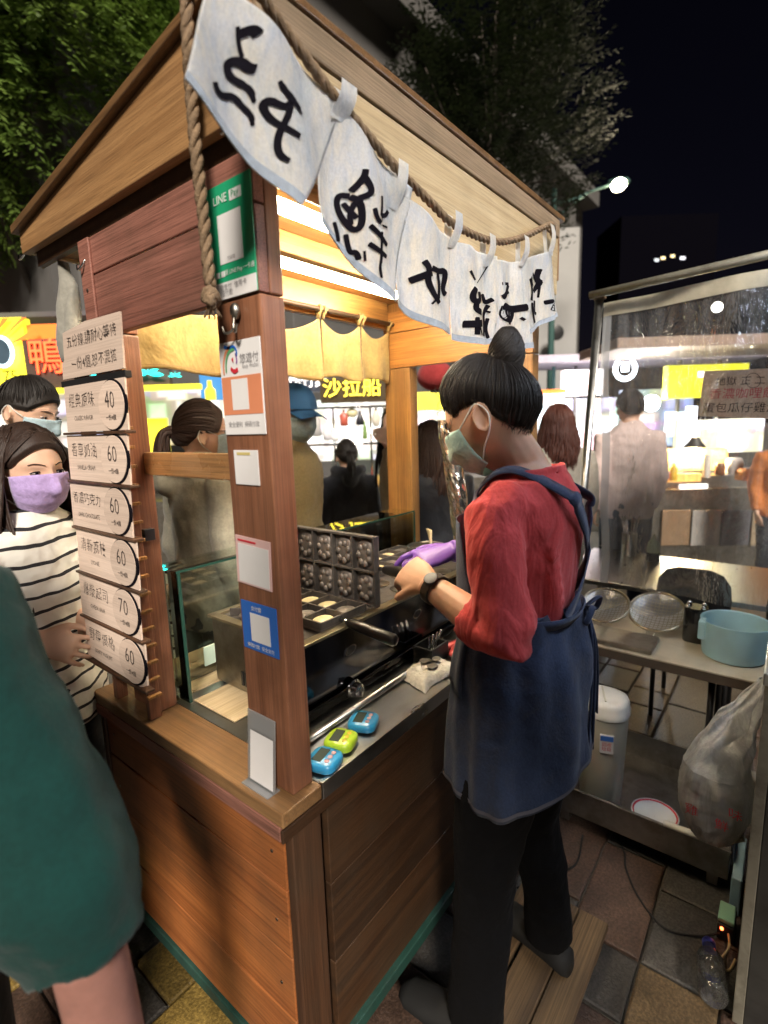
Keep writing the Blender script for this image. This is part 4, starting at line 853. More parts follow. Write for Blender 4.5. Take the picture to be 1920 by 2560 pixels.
def locks(H, mb, n, length, lon0, lon1, r=0.005, wavy=0.01, seed=3, lat0=0.35, spread=0.02, body=None):
    rnd = random.Random(seed)
    for i in range(n):
        lon = lon0 + (lon1 - lon0) * (i + rnd.random()) / n; la = lat0 + rnd.random() * 0.9; L = length * (0.85 + 0.25 * rnd.random())
        pts = []; ph = rnd.random() * 6
        top = H.p(lon, la, 0.013 + 0.006 * rnd.random()); mid = H.p(lon, -0.1, 0.018 + 0.010 * rnd.random()); pts = [top, H.p(lon, la * 0.5, 0.017 + 0.006 * rnd.random()), mid]
        out = (mid - H.c); out.z = 0; out = out.normalized()
        for q in range(1, 7):
            t = q / 6; z = mid.z - L * t
            pts.append(V(mid.x, mid.y, z) + out * (spread * (math.sin(t * 2.4)) + 0.006 * rnd.random()) + V(wavy * math.sin(t * 7 + ph), wavy * math.cos(t * 6 + ph), 0) * t)
        P = bez(pts, 3); k = len(P); mb.tube(P, [r * (0.7 + 0.5 * math.sin(PI * min(1, j / k * 1.1))) * (1 if j < k * .85 else max(.25, (k - j) / (k * .15))) for j in range(k)], 5)
def strands_to(H, mb, tlon, tlat, hl, n, rnd, r0=0.0007, r1=0.0015, lift=0.006, reach=0.93, base=0.0125, up=0.6):
    b = V(H.dir(tlon, tlat))
    for i in range(n):
        lon = rnd.uniform(0, 2 * PI); lat = hl(lon) + 0.0 + rnd.uniform(-0.03, up) * rnd.random(); a = V(H.dir(lon, lat)); om = math.acos(max(-1, min(1, a.dot(b)))); P = []; lf = rnd.uniform(0, lift)
        if om < 0.25: continue
        for q in range(9):
            t = q / 8 * reach; d = (a * math.sin((1 - t) * om) + b * math.sin(t * om)) / max(1e-4, math.sin(om)); d.normalize(); P.append(H.w(d * (head_r(d) + 0.002 + base * min(1, t * 4) + lf * math.sin(PI * min(1, t * 1.1)))))
        mb.tube(P, [r0 * .6] + [rnd.uniform(r0, r1)] * 7 + [r0], 4)
def std_hairline(front, side, back):
    def f(lon):
        a = abs((lon + PI) % (2 * PI) - PI)
        if a < 1.0: return front * (1 - a * a) + side * 1.6 * a * a
        if a < 1.75: return side * 1.6 - side * .6 * (a - 1) / .75
        return side + (back - side) * min(1, (a - 1.75) / (PI - 1.75) * 1.8)
    return f
def parted(H, mb, n, length, rnd):
    for sg in (-1, 1):
        for i in range(n):
            j = rnd.uniform(-.12, .12); f_ = rnd.random(); pts = [H.p(sg * (.05 + .1 * f_), 1.15 + j * .5, .012), H.p(sg * (.62 + j), .86 + .25 * f_, .015), H.p(sg * (1.05 + j), .48 + .2 * f_, .017), H.p(sg * (1.25 + j * .8), .05, .019)]; e = pts[-1]; o = (e - H.c); o.z = 0; o.normalize(); L_ = length * rnd.uniform(.85, 1.1)
            pts += [e + o * .008 + H.f * .01 - V(0, 0, L_ * .3), e + o * .014 + H.f * .04 - V(0, 0, L_ * .65), e + o * .010 + H.f * .055 - V(0, 0, L_)]; P = bez(pts, 4); k = len(P); mb.tube(P, [.0022 * (1 if q < k * .85 else .5) for q in range(k)], 4)
def shoes(mb, ankle, toe, k=1.0):
    a = V(ankle); d = V(toe); d.z = 0; d = d.normalized(); s = d.cross(V(0, 0, 1)); g = V(a.x, a.y, a.z - 0.075 * k)
    mb.loft([(g + d * t * k + V(0, 0, h * k), s * w_ * k, V(0, 0, h * k)) for t, w_, h in ((-0.07, 0.02, 0.025), (-0.06, 0.034, 0.034), (-0.02, 0.038, 0.042), (0.04, 0.040, 0.034), (0.10, 0.046, 0.027), (0.16, 0.040, 0.022), (0.185, 0.02, 0.015))], 14)
def torso(mb, base, fwd, k, grow=0.0, z0=0.78, z1=1.42, lean=0.0, secs=None):
    r, f, u = frame(fwd); b = V(base)
    S = secs or [(0.78, .160, .112, .0), (0.88, .166, .115, .0), (0.98, .150, .102, .004), (1.08, .140, .096, .010), (1.18, .150, .104, .012), (1.27, .160, .104, .006), (1.335, .150, .090, .0), (1.37, .105, .072, -.006), (1.40, .062, .058, -.006), (1.43, .050, .052, .0)]
    out = []
    for z, a, d, o in S:
        if z < z0 - 1e-6 or z > z1 + 1e-6: continue
        out.append((b + V(0, 0, z * k) + f * ((o + lean * max(0, z - 0.95)) * k), r * (a + grow) * k, f * (d + grow) * k))
    mb.loft(out, 28)
def person(label, base, facing, H_=1.6, top=None, sleeves=True, bottom=None, shoe=None, skin=SKIN2, hair=HAIR, style='short', mask=None, look=None, pitch=0.0, arms=None, glasses=False, vox=0.009, group='people at the night market', hood=False, collar=False, face=False, coat_len=0.80, stripes=None, sleeve_end=0.93, hands_curl=0.5, hn=None, hd=None, lean=0.0, cap=None, grow=0.010, name='person'):
    k = H_ / 1.6; b = V(base[0], base[1], base[2] if len(base) > 2 else 0.0); th = thing(name, label, 'person', b, group)
    fw = V(math.cos(facing), math.sin(facing), 0); r, f, u = frame(fw); L = lambda x, y, z: b + (r * x + f * y) * k + V(0, 0, z * k)
    A = {'L': [L(-.165, 0, 1.315), L(-.20, -.02, 1.05), L(-.19, .06, .82)], 'R': [L(.165, 0, 1.315), L(.20, -.02, 1.05), L(.19, .06, .82)]}
    if arms:
        for q, v in arms.items(): A[q] = [V(p) for p in v]
    body = MB(); lk = look if look is not None else facing
    hf = V(math.cos(lk) * math.cos(pitch), math.sin(lk) * math.cos(pitch), math.sin(pitch))
    hc = L(0, 0.022 + lean * .5, 1.495); Hd = Head(hc, hf, k=k); Hd.skin(body)
    body.tube([L(0, -0.012 + lean * .4, 1.34), L(0, -.006 + lean * .45, 1.40), hc + hf * 0.0 - V(0, 0, 0.06 * k)], [0.056 * k, 0.05 * k, 0.052 * k], 14)
    torso(body, b, fw, k, -0.012, lean=lean)
    for q, sg in (('L', -1), ('R', 1)):
        sh, el, wr_ = A[q]; body.tube([sh, sh.lerp(el, .5), el, el.lerp(wr_, .35), wr_], [0.042 * k, 0.040 * k, 0.034 * k, 0.034 * k, 0.023 * k], 12)
        d = (wr_ - el).normalized(); nn = r * sg if abs(d.dot(r)) < .8 else u
        if hn is not None: nn = V(hn)
        if hd is not None: d = V(hd[q])
        hand(body, wr_, d, nn, (1 if (nn.cross(d)).dot(u if hd is not None else f) > 0 else -1), hands_curl, k)
    for sg in (-1, 1): body.tube([L(.085 * sg, 0, .86), L(.09 * sg, .01, .46), L(.09 * sg, 0, .09)], [0.07 * k, 0.05 * k, 0.035 * k], 12)
    build_body(body, 'body', skin, th, vox * 0.8, 4)
    sh_ = MB(); torso(sh_, b, fw, k, grow, coat_len - 0.001 if coat_len in (0.78, 0.88, 0.98) else 0.78, 1.401, lean)
    if sleeves:
        for q in 'LR':
            s0, el, wr_ = A[q]; e = el.lerp(wr_, sleeve_end); sh_.tube([s0 + (b + V(0, 0, s0.z - b.z) - s0) * 0.25 + V(0, 0, -0.01), s0, s0.lerp(el, .5), el, el.lerp(e, .5), e], [0.055 * k, 0.062 * k, 0.058 * k, 0.052 * k, 0.048 * k, 0.040 * k], 14)
    if collar: sh_.tube([L(0.058 * math.cos(a), 0.058 * math.sin(a) - .004, 1.405 + 0.008 * math.sin(a * 3)) for a in [2 * PI * i / 16 for i in range(17)]], 0.014 * k, 8)
    if hood:
        sh_.tube(bez([L(.085, .03, 1.385), L(.10, -.05, 1.40), L(.0, -.115, 1.375), L(-.10, -.05, 1.40), L(-.085, .03, 1.385)], 5), 0.036 * k, 10); sh_.ball(L(0, -.10, 1.34), (0.075 * k, 0.05 * k, 0.07 * k))
    build_body(sh_, 'top', top or stripes, th, vox, 5, mods=[folds(0.11, 0.026 * k), folds(0.035, 0.006 * k)])
    tr = MB()
    torso(tr, b, fw, k, 0.006, 0.78, 0.99)
    for sg in (-1, 1): tr.tube([L(.08 * sg, 0, .84), L(.088 * sg, .005, .70), L(.09 * sg, .012, .47), L(.09 * sg, 0, .25), L(.09 * sg, -.006, .08)], [0.088 * k, 0.085 * k, 0.066 * k, 0.058 * k, 0.052 * k], 14)
    build_body(tr, 'trousers', bottom or cloth('dark_trousers', (0.02, 0.022, 0.03)), th, vox * 1.2, 4)
    for sg in (-1, 1):
        s = MB(); shoes(s, L(.09 * sg, 0, .078), f, k); s.build('shoe', shoe or RUBBER, th, smooth=True)
    hm = MB()
    if style == 'cap' or style == 'short': hair_cap(Hd, hm, 0.62, 0.10, -0.42, 0.012)
    elif style == 'long': hair_cap(Hd, hm, 0.70, 0.12, -0.5, 0.013); locks(Hd, hm, 260, 0.24 * k, 1.12, 2 * PI - 1.12, 0.0046, 0.012, seed=int(b.x * 100) + 5)
    elif style == 'pony':
        hair_cap(Hd, hm, 0.78, 0.02, -0.5, 0.009); rnd = random.Random(4)
        pb = Hd.p(PI, 0.15, 0.004)
        for i in range(46):
            o = V(rnd.uniform(-1, 1), rnd.uniform(-1, 1), rnd.uniform(-1, 1)) * 0.014
            hm.tube(bez([pb + o * .8 + Hd.f * .02, pb - Hd.f * .03 + o + V(0, 0, -.01), pb - Hd.f * .045 + o * 1.5 + V(0, 0, -.10), pb - Hd.f * .03 + o * 1.2 + V(0, 0, -.22 * k)], 4), [0.006] * 8 + [0.005, 0.004, 0.003, 0.002, 0.001], 5)
    rs_ = random.Random(int(b.x * 50) + 3)
    if style == 'short': strands_to(Hd, hm, PI, 1.25, std_hairline(0.62, 0.10, -0.42), 260, rs_, .001, .002)
    if style == 'pony': strands_to(Hd, hm, PI, 0.15, std_hairline(0.78, 0.02, -0.5), 320, rs_, .001, .0018, .003, base=.0095)
    if style == 'long': parted(Hd, hm, 60, 0.33 * k, rs_)
    hm.build('hair', hair, th, smooth=True)
    if cap:
        cm = MB()
        cm.grid(lambda s, t: Hd.p(2 * PI * s, 0.30 + (PI / 2 - 0.302) * t, 0.020 + 0.01 * math.sin(PI * t)), 36, 10); co = cm.build('cap', cap, th, smooth=True)
        MB().grid(lambda s, t: Hd.w(((s - .5) * 0.135, 0.088 + 0.075 * t * (1 - 1.3 * (s - .5) ** 2) - 0.10 * (s - .5) ** 2 * (1 - t) * 2.2, 0.040 - 0.03 * t - 0.06 * (s - .5) ** 2)), 16, 6).build('cap_peak', cap, co, smooth=True, mods=[('SOLIDIFY', {'thickness': 0.003})])
    if mask: mask_on(Hd, th, mask, WHITE)
    if face or mask: eyes_on(Hd, th)
    if glasses:
        g = MB()
        for sg in (-1, 1):
            g.tube([Hd.w((sg * 0.034 + 0.024 * math.cos(a), 0.098 - 0.012 * (math.cos(a) * sg > 0) * abs(math.cos(a)), 0.002 + 0.018 * math.sin(a))) for a in [2 * PI * i / 18 for i in range(19)]], 0.0015, 5); g.tube([Hd.w((sg * 0.058, 0.088, 0.008)), Hd.w((sg * 0.08, 0.0, 0.008)), Hd.w((sg * 0.08, -0.02, 0.0))], 0.0016, 5)
        g.tube([Hd.w((-0.01, 0.10, 0.004)), Hd.w((0.01, 0.10, 0.004))], 0.0015, 5); g.build('glasses', BLACK, th, smooth=True)
    return th, Hd, L
MASK_G = cloth('mask_green', (0.36, 0.56, 0.52), 0.08, 0.85, 900, wr=30, wrs=0.2); MASK_B = cloth('mask_blue', (0.42, 0.56, 0.62), 0.08, 0.85, 900, wr=30, wrs=0.2); MASK_P = cloth('mask_purple', (0.48, 0.36, 0.68), 0.06, 0.85, 900, wr=30, wrs=0.2)

def creased(name, col):
    '''fine jersey with long slanting pull creases'''
    m, nt, p, n, l = _nt(name); v = _coords(n, l, (9, 9, 3.2), (0.35, 0.55, 0.2)); a = _noise(n, l, v, 1.6, 3, .5, 1.2); v2 = _coords(n, l, (22, 22, 5), (-.3, -.5, 0)); b = _noise(n, l, v2, 1.3, 3, .5, .8); c = _noise(n, l, _coords(n, l), 220, 2, .5)
    r = _ramp(n, [(.3, tuple(x * .82 for x in col)), (.7, tuple(min(1, x * 1.1) for x in col))]); l.new(a, r.inputs[0]); f = _ramp(n, [(.35, (.85,) * 3), (.65, (1,) * 3)]); l.new(c, f.inputs[0]); l.new(mix(n, l, .7, r.outputs[0], f.outputs[0], 'MULTIPLY'), p.inputs['Base Color'])
    p.inputs['Roughness'].default_value = .92; p.inputs['Specular IOR Level'].default_value = .2; p.inputs['Sheen Weight'].default_value = .12; rd = n.new('ShaderNodeMath'); rd.operation = 'MULTIPLY_ADD'; rd.inputs[1].default_value = .22; l.new(b, rd.inputs[0]); l.new(a, rd.inputs[2]); _bump(n, l, rd.outputs[0], p, .5, .026); return m
# ---------------------------------------------------------------- the seller
S = thing('person', 'seller with hair in a top bun, red sweater, denim apron and green mask', 'person', (0.47, -0.27, 0.062), 'people at the night market')
RED = creased('red_knit', (0.70, 0.088, 0.090))
DENIM = cloth('dark_denim', (0.045, 0.065, 0.125), 0.35, 0.9, 1600, stain=(0.09, 0.085, 0.09), stain_amt=0.45, wr=6, wrs=0.5, sheen=0.1)
PANTS = cloth('black_trousers', (0.0035, 0.0035, 0.0045), 0.3, 1.0, sheen=0.0)
STRAP = cloth('denim_strap', (0.055, 0.075, 0.14), 0.2, 0.9, 1600)
sf = V(-0.10, 0.99, 0); sr, sff, su = frame(sf)
SB = lambda x, y, z: V(0.445, -0.246, 0) + sr * x + sff * y + V(0, 0, z)
hfw = V(-0.03, 0.87, -0.47); HS = Head((0.404, -0.198, 1.494), hfw, (0, 0.25, 1), 0.97)
lsh, lel, lwr = V(0.288, -0.260, 1.318), V(0.232, -0.312, 1.105), V(0.285, -0.120, 1.160)
rsh, rel_, rwr = V(0.598, -0.223, 1.320), V(0.66, -0.15, 1.13), V(0.535, -0.025, 1.165)
body = MB(); HS.skin(body, 48, 36)
body.tube([SB(0, -0.02, 1.33), SB(-0.005, 0.002, 1.40), HS.c - su * 0.060 - HS.f * 0.034, HS.c - V(0, 0, 0.01) - HS.f * .018], [0.064, 0.053, 0.049, 0.045], 16)
SEC = [(0.80, .150, .110, .0), (0.90, .156, .116, -.006), (1.00, .142, .102, -.008), (1.09, .126, .090, -.010), (1.19, .134, .095, -.014), (1.28, .146, .095, -.022), (1.335, .142, .084, -.022), (1.372, .106, .070, -.018), (1.40, .064, .058, -.010), (1.425, .050, .050, -.004)]
torso(body, (0.445, -0.246, 0.0), sf, 1.0, -0.012, .8, 1.43, secs=SEC)
body.tube([lsh + V(0.014, 0, -0.02), lel, lel.lerp(lwr, .35), lwr], [0.034, 0.034, 0.036, 0.025], 14)
hand(body, lwr, V(0.045, 0.10, 0.012), V(-0.70, 0.05, 0.75), 1, 0.80, 1.0, spread=0.3, thumb=1.0)
body.tube([rsh + V(-0.014, 0, -0.02), rel_, rel_.lerp(rwr, .6)], [0.034, 0.034, 0.03], 14)
build_body(body, 'body', SKIN, S, 0.0036, 2)
gl = MB(); gl.tube([rel_.lerp(rwr, .52), rwr], [0.036, 0.028], 12); hand(gl, rwr, V(-0.10, 0.045, -0.012), V(0.1, -0.35, 0.9), -1, 0.42, 1.05, spread=0.5, thumb=1.0); build_body(gl, 'rubber_glove', plain('purple_nitrile', (0.20, 0.09, 0.46), 0.4, var=0.06, coat=0.1), S, 0.0036, 1)
swe = MB(); torso(swe, (0.445, -0.246, 0.0), sf, 1.0, 0.010, 1.0, 1.373, secs=SEC)
swe.tube([SB(-0.08, -.02, 1.320), SB(-0.118, -.016, 1.322), lsh + V(0.010, 0, -0.012), lsh.lerp(lel, .35), lsh.lerp(lel, .75), lel + V(0, -.008, 0), lel.lerp(lwr, .20), lel.lerp(lwr, .40)], [0.050, 0.054, 0.056, 0.054, 0.050, 0.050, 0.048, 0.044], 18)
for q in (.24, .31, .38): swe.tube([lel.lerp(lwr, q) + (lwr - lel).normalized().orthogonal() * 0 , lel.lerp(lwr, q + .012)], 0.0495 - 0.02 * (q - .24), 18)
swe.tube([SB(0.09, -.02, 1.33), rsh, rsh.lerp(rel_, .5), rel_, rel_.lerp(rwr, .5)], [0.055, 0.059, 0.054, 0.049, 0.044], 18)
swe.tube([SB(0.088 * math.cos(a), -.016 + 0.070 * math.sin(a), 1.381 - .010 * math.sin(a)) for a in [2 * PI * i / 18 for i in range(19)]], 0.007, 8)
# cloth folds radiating from the armpit and elbow
for i in range(9):
    a = i / 8; p0 = lsh + V(0.045, -0.04, -0.05) + V(0.01, 0, -0.012 * i); p1 = SB(-0.10 + 0.06 * a, -0.105 - 0.006 * math.sin(a * 3), 1.26 - 0.20 * a); swe.tube(bez([p0, p0.lerp(p1, .5) + V(0, -.012, -.012), p1], 5), [0.006] * 4 + [0.014] * 4 + [0.006] * 3, 7)
for i in range(7):
    a = -0.9 + i * 0.35; c = lel + (lsh - lel).normalized() * 0.02; dr = (V(0, -1, 0) * math.cos(a) + V(-1, 0.2, 0) * math.sin(a)); swe.tube(bez([lel.lerp(lwr, .22) + dr * 0.042, c + dr * 0.047, lel.lerp(lsh, .40) + dr * 0.046], 5), [0.004] * 3 + [0.009] * 5 + [0.004] * 3, 7)
build_body(swe, 'sweater', RED, S, 0.0062, 4, mods=[folds(0.055, 0.009), folds(0.02, 0.002)])
# apron: skirt wrapped round the hips, bib edge, crossed straps, ties
def apr(s, t):
    a = -3.55 + 5.3 * s; z = 1.118 - 0.385 * t - 0.02 * math.cos(a) * t + 0.018 * t * math.cos(2 * a)
    flare = 1 + 0.17 * t ** 0.9; fold = (0.008 * math.sin(a * 7 + 1) + 0.004 * math.sin(a * 17)) * t * (0.5 + 0.5 * math.sin(a * 1.3 + 2)) + 0.015 * mnoise.noise((math.cos(a) * 3, math.sin(a) * 3, t * 2.2))
    rx, ry = (0.140 + 0.022 * min(1, t * 3)) * flare + fold + 0.006, (0.104 + 0.016 * min(1, t * 3)) * flare + fold + 0.008
    return SB(rx * math.sin(a), ry * math.cos(a) - 0.006, z)
MB().grid(apr, 90, 26).build('apron_skirt', DENIM, S, smooth=True, mods=[('SOLIDIFY', {'thickness': 0.002}), folds(0.16, 0.012)])
MB().grid(lambda s, t: apr(s, 0.965 + 0.02 * t) + (apr(s, 0.97) - SB(0, 0, apr(s, .97).z)).normalized() * 0.0022, 90, 1).build('hem_stitch', plain('denim_stitch', (0.12, 0.12, 0.15)), S, smooth=True)
def bib(s, t):
    a = -1.35 + 2.7 * s; z = 1.115 + 0.17 * t; k = 1 - .35 * t
    return SB(0.148 * math.sin(a * k), 0.112 * math.cos(a * k) + 0.012, z)
MB().grid(bib, 30, 12).build('apron_bib', DENIM, S, smooth=True, mods=[('SOLIDIFY', {'thickness': 0.002})])
pk = lambda s, t: apr(0.46 + 0.11 * s, 0.10 + 0.34 * t) + (apr(0.515, .25) - SB(0, 0, apr(0.515, .25).z)).normalized() * 0.005
MB().grid(pk, 10, 10).build('apron_pocket', DENIM, S, smooth=True, mods=[('SOLIDIFY', {'thickness': 0.0015})])
def strap(name, pts, w_, parent=S):
    P = bez(pts, 10); c0 = SB(0, -0.02, 1.25); m = MB(); n = len(P); L_ = []; R_ = []
    for i in range(n):
        t = (P[min(i + 1, n - 1)] - P[max(i - 1, 0)]).normalized(); o = P[i] - c0; o.z *= 0.3 if P[i].z < 1.345 else 1.6; o.normalize(); s = t.cross(o).normalized(); L_.append(P[i] + s * w_ / 2); R_.append(P[i] - s * w_ / 2)
    m.add(L_ + R_, [(i, i + 1, n + i + 1, n + i) for i in range(n - 1)]); return m.build(name, STRAP, parent, smooth=True, mods=[('SOLIDIFY', {'thickness': 0.003, 'offset': 0})])
def on_back(x, z, e=0.0):
    """point on the sweater surface at the back"""
    s = SEC; a = d = o = 0
    for q in range(len(s) - 1):
        if s[q][0] <= z <= s[q + 1][0]:
            f = (z - s[q][0]) / (s[q + 1][0] - s[q][0]); a, d, o = [s[q][j] + (s[q + 1][j] - s[q][j]) * f for j in (1, 2, 3)]
    a += 0.013 + e; d += 0.013 + e; x = max(-a * .98, min(a * .98, x)); return SB(x, o - d * math.sqrt(max(0, 1 - (x / a) ** 2)), z)
def back_line(x0, z0, x1, z1, e, n=9): return [on_back(x0 + (x1 - x0) * q / n, z0 + (z1 - z0) * q / n, e + max(0, z0 + (z1 - z0) * q / n - 1.29) * 0.16) for q in range(n + 1)]
strap('apron_strap', [SB(-0.060, 0.082, 1.28), SB(-0.086, 0.050, 1.358), SB(-0.090, -0.015, 1.392)] + back_line(-0.075, 1.345, 0.115, 1.108, .0085), 0.028)
strap('apron_strap', [SB(0.060, 0.082, 1.27), SB(0.078, 0.050, 1.335), SB(0.078, -0.015, 1.366)] + back_line(0.076, 1.325, 0.050, 1.21, .0060, 5)[:-1] + back_line(0.050, 1.21, -0.065, 1.105, .0115, 5), 0.028)
strap('waist_tie', [on_back(-0.15, 1.10, .012), on_back(-0.09, 1.098, .015), on_back(0.0, 1.098, .015), on_back(0.08, 1.096, .015), on_back(0.14, 1.10, .012)], 0.022)
kn0 = on_back(0.070, 1.088, .024)
for i, (dx, l_) in enumerate(((-0.02, 0.30), (0.004, 0.33), (0.022, 0.26))): strap('hanging_tie', [kn0, kn0 + sr * dx - sff * 0.02 + V(0, 0, -0.10), kn0 + sr * (dx * 1.8) - sff * 0.022 + V(0, 0, -l_)], 0.016)
for sg in (-1, 1): MB().tube(bez([kn0, kn0 + sr * 0.04 * sg - sff * 0.02 + V(0, 0, 0.012), kn0 + sr * 0.055 * sg - sff * .01 + V(0, 0, -0.02), kn0 + V(0, 0, -0.004)], 6), 0.006, 8, flat=0.4).build('bow_loop', STRAP, S, smooth=True)
# trousers, shoes
tr = MB(); torso(tr, (0.445, -0.246, 0.0), sf, 1.0, 0.004, .8, 1.0, secs=SEC)
tr.tube([V(0.361, -0.246, 0.86), V(0.351, -0.238, 0.68), V(0.338, -0.221, 0.50), V(0.321, -0.221, 0.30), V(0.311, -0.211, 0.135)], [0.092, 0.088, 0.068, 0.064, 0.066], 16)
tr.tube([V(0.521, -0.251, 0.86), V(0.536, -0.248, 0.68), V(0.556, -0.241, 0.50), V(0.581, -0.271, 0.30), V(0.601, -0.276, 0.135)], [0.092, 0.086, 0.066, 0.060, 0.062], 16)
build_body(tr, 'trousers', PANTS, S, 0.008, 4, mods=[folds(0.08, 0.014)])
for a, t in ((V(0.311, -0.201, 0.137), V(-0.1, 1, 0)), (V(0.601, -0.271, 0.137), V(0.25, 1, 0))):
    s = MB(); shoes(s, a, t, 1.0); s.build('shoe', RUBBER, S, smooth=True)
# hair swept up into a bun
hm = MB(); hair_cap(HS, hm, 0.60, 0.30, -0.50, 0.0075, 72, 32, hl=lambda lo: up_hairline(lo) + 0.05 + 0.04 * mnoise.noise((math.cos(lo) * 6, math.sin(lo) * 6, 0)))
bun = HS.p(PI, 0.98, 0.018); bd = (bun - HS.c).normalized(); rnd = random.Random(11)
def slerp_hair(lon, lat, n=9, lift=0.0):
    a = V(HS.dir(lon, lat)); b = V(HS.dir(PI, 0.98)); out = []
    om = math.acos(max(-1, min(1, a.dot(b))))
    for i in range(n):
        t = i / (n - 1) * 0.93; d = (a * math.sin((1 - t) * om) + b * math.sin(t * om)) / max(1e-4, math.sin(om)); d.normalize(); r = head_r(d) + 0.002 + 0.0125 * min(1, t * 4) + lift * math.sin(PI * min(1, t * 1.1)); out.append(HS.w(d * r))
    return out
strands_to(HS, hm, PI, 0.98, up_hairline, 1500, rnd, .0007, .0014, .007)
for i in range(16):   # loose wisps at temple and nape
    lon = rnd.choice([-1, 1]) * rnd.uniform(0.75, 1.35) if i < 9 else PI + rnd.uniform(-0.6, 0.6); p = HS.p(lon, 0.25 if i < 9 else -0.42, 0.010); hm.tube(bez([p, p + V(-0.003, 0.003, -0.018), p + V(rnd.uniform(-.012, .004), rnd.uniform(-.004, .016), -0.042 if i < 9 else -0.03)], 5), [0.0006] * 8 + [0.0005, 0.0004, 0.0003], 4)
for i in range(90):   # fine baby hair along the nape and behind the ear
    sg_ = rnd.choice((-1, 1)); a_ = rnd.uniform(1.75, PI); la = up_hairline(a_) + rnd.uniform(-.02, .10); p0_ = HS.p(sg_ * a_, la, .006); p1_ = HS.p(sg_ * a_, la - rnd.uniform(.04, .12), .002) + V(rnd.uniform(-.004, .004), rnd.uniform(-.004, .004), -rnd.uniform(.001, .005)); hm.tube([p0_, (p0_ + p1_) / 2 + V(rnd.uniform(-.002, .002), rnd.uniform(-.002, .002), 0), p1_], [.0005, .0004, .0002], 4)
for i in range(70):    # flyaway strands over the crown
    lo_ = rnd.uniform(0, 2 * PI); la = rnd.uniform(.5, 1.3); p0_ = HS.p(lo_, la, .013); p1_ = HS.p(lo_ + rnd.uniform(-.2, .2), la + rnd.uniform(-.25, .25), .016 + rnd.uniform(0, .012)); hm.tube(bez([p0_, (p0_ + p1_) / 2 + (p0_ - HS.c).normalized() * .006, p1_], 4), [.0005] * 6 + [.0004, .0003, .0002], 4)
bc = bun + V(0.012, -0.014, -0.008)
for i in range(150):
    ph = rnd.uniform(0, 2 * PI); tw_ = rnd.uniform(0.8, 1.3); P = []
    for j in range(15):
        t = j / 14; z = -0.040 + 0.095 * t; rr = 0.037 * math.sin(PI * (0.14 + 0.80 * t)) ** 0.7 * rnd.uniform(.96, 1.04); a = ph + 2.6 * tw_ * t
        P.append(bc + V(rr * math.cos(a) - 0.006 * t, rr * math.sin(a) * 0.9 - 0.008 * t, z))
    hm.tube(P, [0.002] + [0.0026] * 13 + [0.0016], 5)
hm.ball(bc + V(-.003, -.004, .010), (0.029, 0.027, 0.046))
hm.build('hair', HAIR, S, smooth=True)
mask_on(HS, S, MASK_G, WHITE); eyes_on(HS, S)
# watch
wd_ = (lwr - lel).normalized(); wc = lwr - wd_ * 0.022; wa = wd_.orthogonal().normalized(); wb = wd_.cross(wa)
wt = MB().loft([(wc + wd_ * t, wa * (0.0305 + e), wb * (0.0295 + e)) for t, e in ((-0.010, 0), (-0.009, 0.002), (0.009, 0.002), (0.010, 0))], 28).build('watch_strap', plain('watch_leather', (0.03, 0.025, 0.018), 0.4), S, smooth=50)
wo = V(-0.6, -0.2, 0.8).normalized(); wo = (wo - wd_ * wo.dot(wd_)).normalized(); MB().lathe(wc + wo * 0.031, [(0.014, 0), (0.015, 0.002), (0.014, 0.004), (0.012, 0.0045)], 24, wo).build('watch_case', plain('watch_dark', (0.05, 0.05, 0.055), 0.35, 0.6), wt, smooth=40)

# ---------------------------------------------------------------- customers and passers-by
OLIVE = cloth('olive_hoodie', (0.27, 0.255, 0.20), 0.15, wr=5); KHAKI = cloth('khaki_jacket', (0.30, 0.24, 0.12), 0.15, wr=5); CHAR = cloth('charcoal_hoodie', (0.035, 0.037, 0.045), 0.2); SAND = cloth('sand_coat', (0.38, 0.32, 0.24), 0.2); PUFF = cloth('black_puffer', (0.016, 0.018, 0.024), 0.3, 0.5, wr=4, wrs=0.8); CREAM = cloth('cream_knit', (0.55, 0.50, 0.42), 0.15); ROSE = cloth('pink_shirt', (0.72, 0.57, 0.53), 0.1, wr=5); JEANS = cloth('blue_jeans', (0.05, 0.085, 0.15), 0.25); TEE = striped('striped_tee', (0.70, 0.68, 0.62), (0.015, 0.015, 0.018), 0.040, 0.20); GREY_M = cloth('grey_top', (0.10, 0.12, 0.12)); DGREEN = cloth('bottle_green_tee', (0.0035, 0.034, 0.030), 0.25, 0.95, 1200, wr=5, wrs=0.5, sheen=0.08)
W1 = at(46, 1176, 1.30); q1 = at(182, 1590, 1.30)
person('woman in black and white striped top with purple mask, hands clasped, left of the boards', (W1.x, W1.y - 0.01, 0), math.radians(-52), W1.z / 1.495 * 1.6, stripes=TEE, bottom=cloth('black_skirt', (0.012, 0.012, 0.014)), skin=SKIN2, hair=hairmat('hair_dark_brown', (0.028, 0.016, 0.012)), style='long', mask=MASK_P, look=math.radians(-76), pitch=-0.10, vox=0.0056, hands_curl=0.30, sleeve_end=0.62, hn=(-0.45, -0.85, 0.25), hd={'R': (0.75, -0.5, -0.45), 'L': (-0.72, 0.45, -0.55)},
       arms={'R': [W1 + V(-0.135, -0.095, -0.185), W1 + V(-0.12, -0.02, -0.46), q1 + V(-0.075, 0.01, 0.015)], 'L': [W1 + V(0.12, 0.11, -0.185), W1 + V(0.17, 0.10, -0.44), q1 + V(0.060, 0.02, 0.035)]})
def stand(u, v, depth, H_): 
    p = at(u, v, depth); return p, (p.x, p.y, p.z - 1.495 * H_ / 1.6)
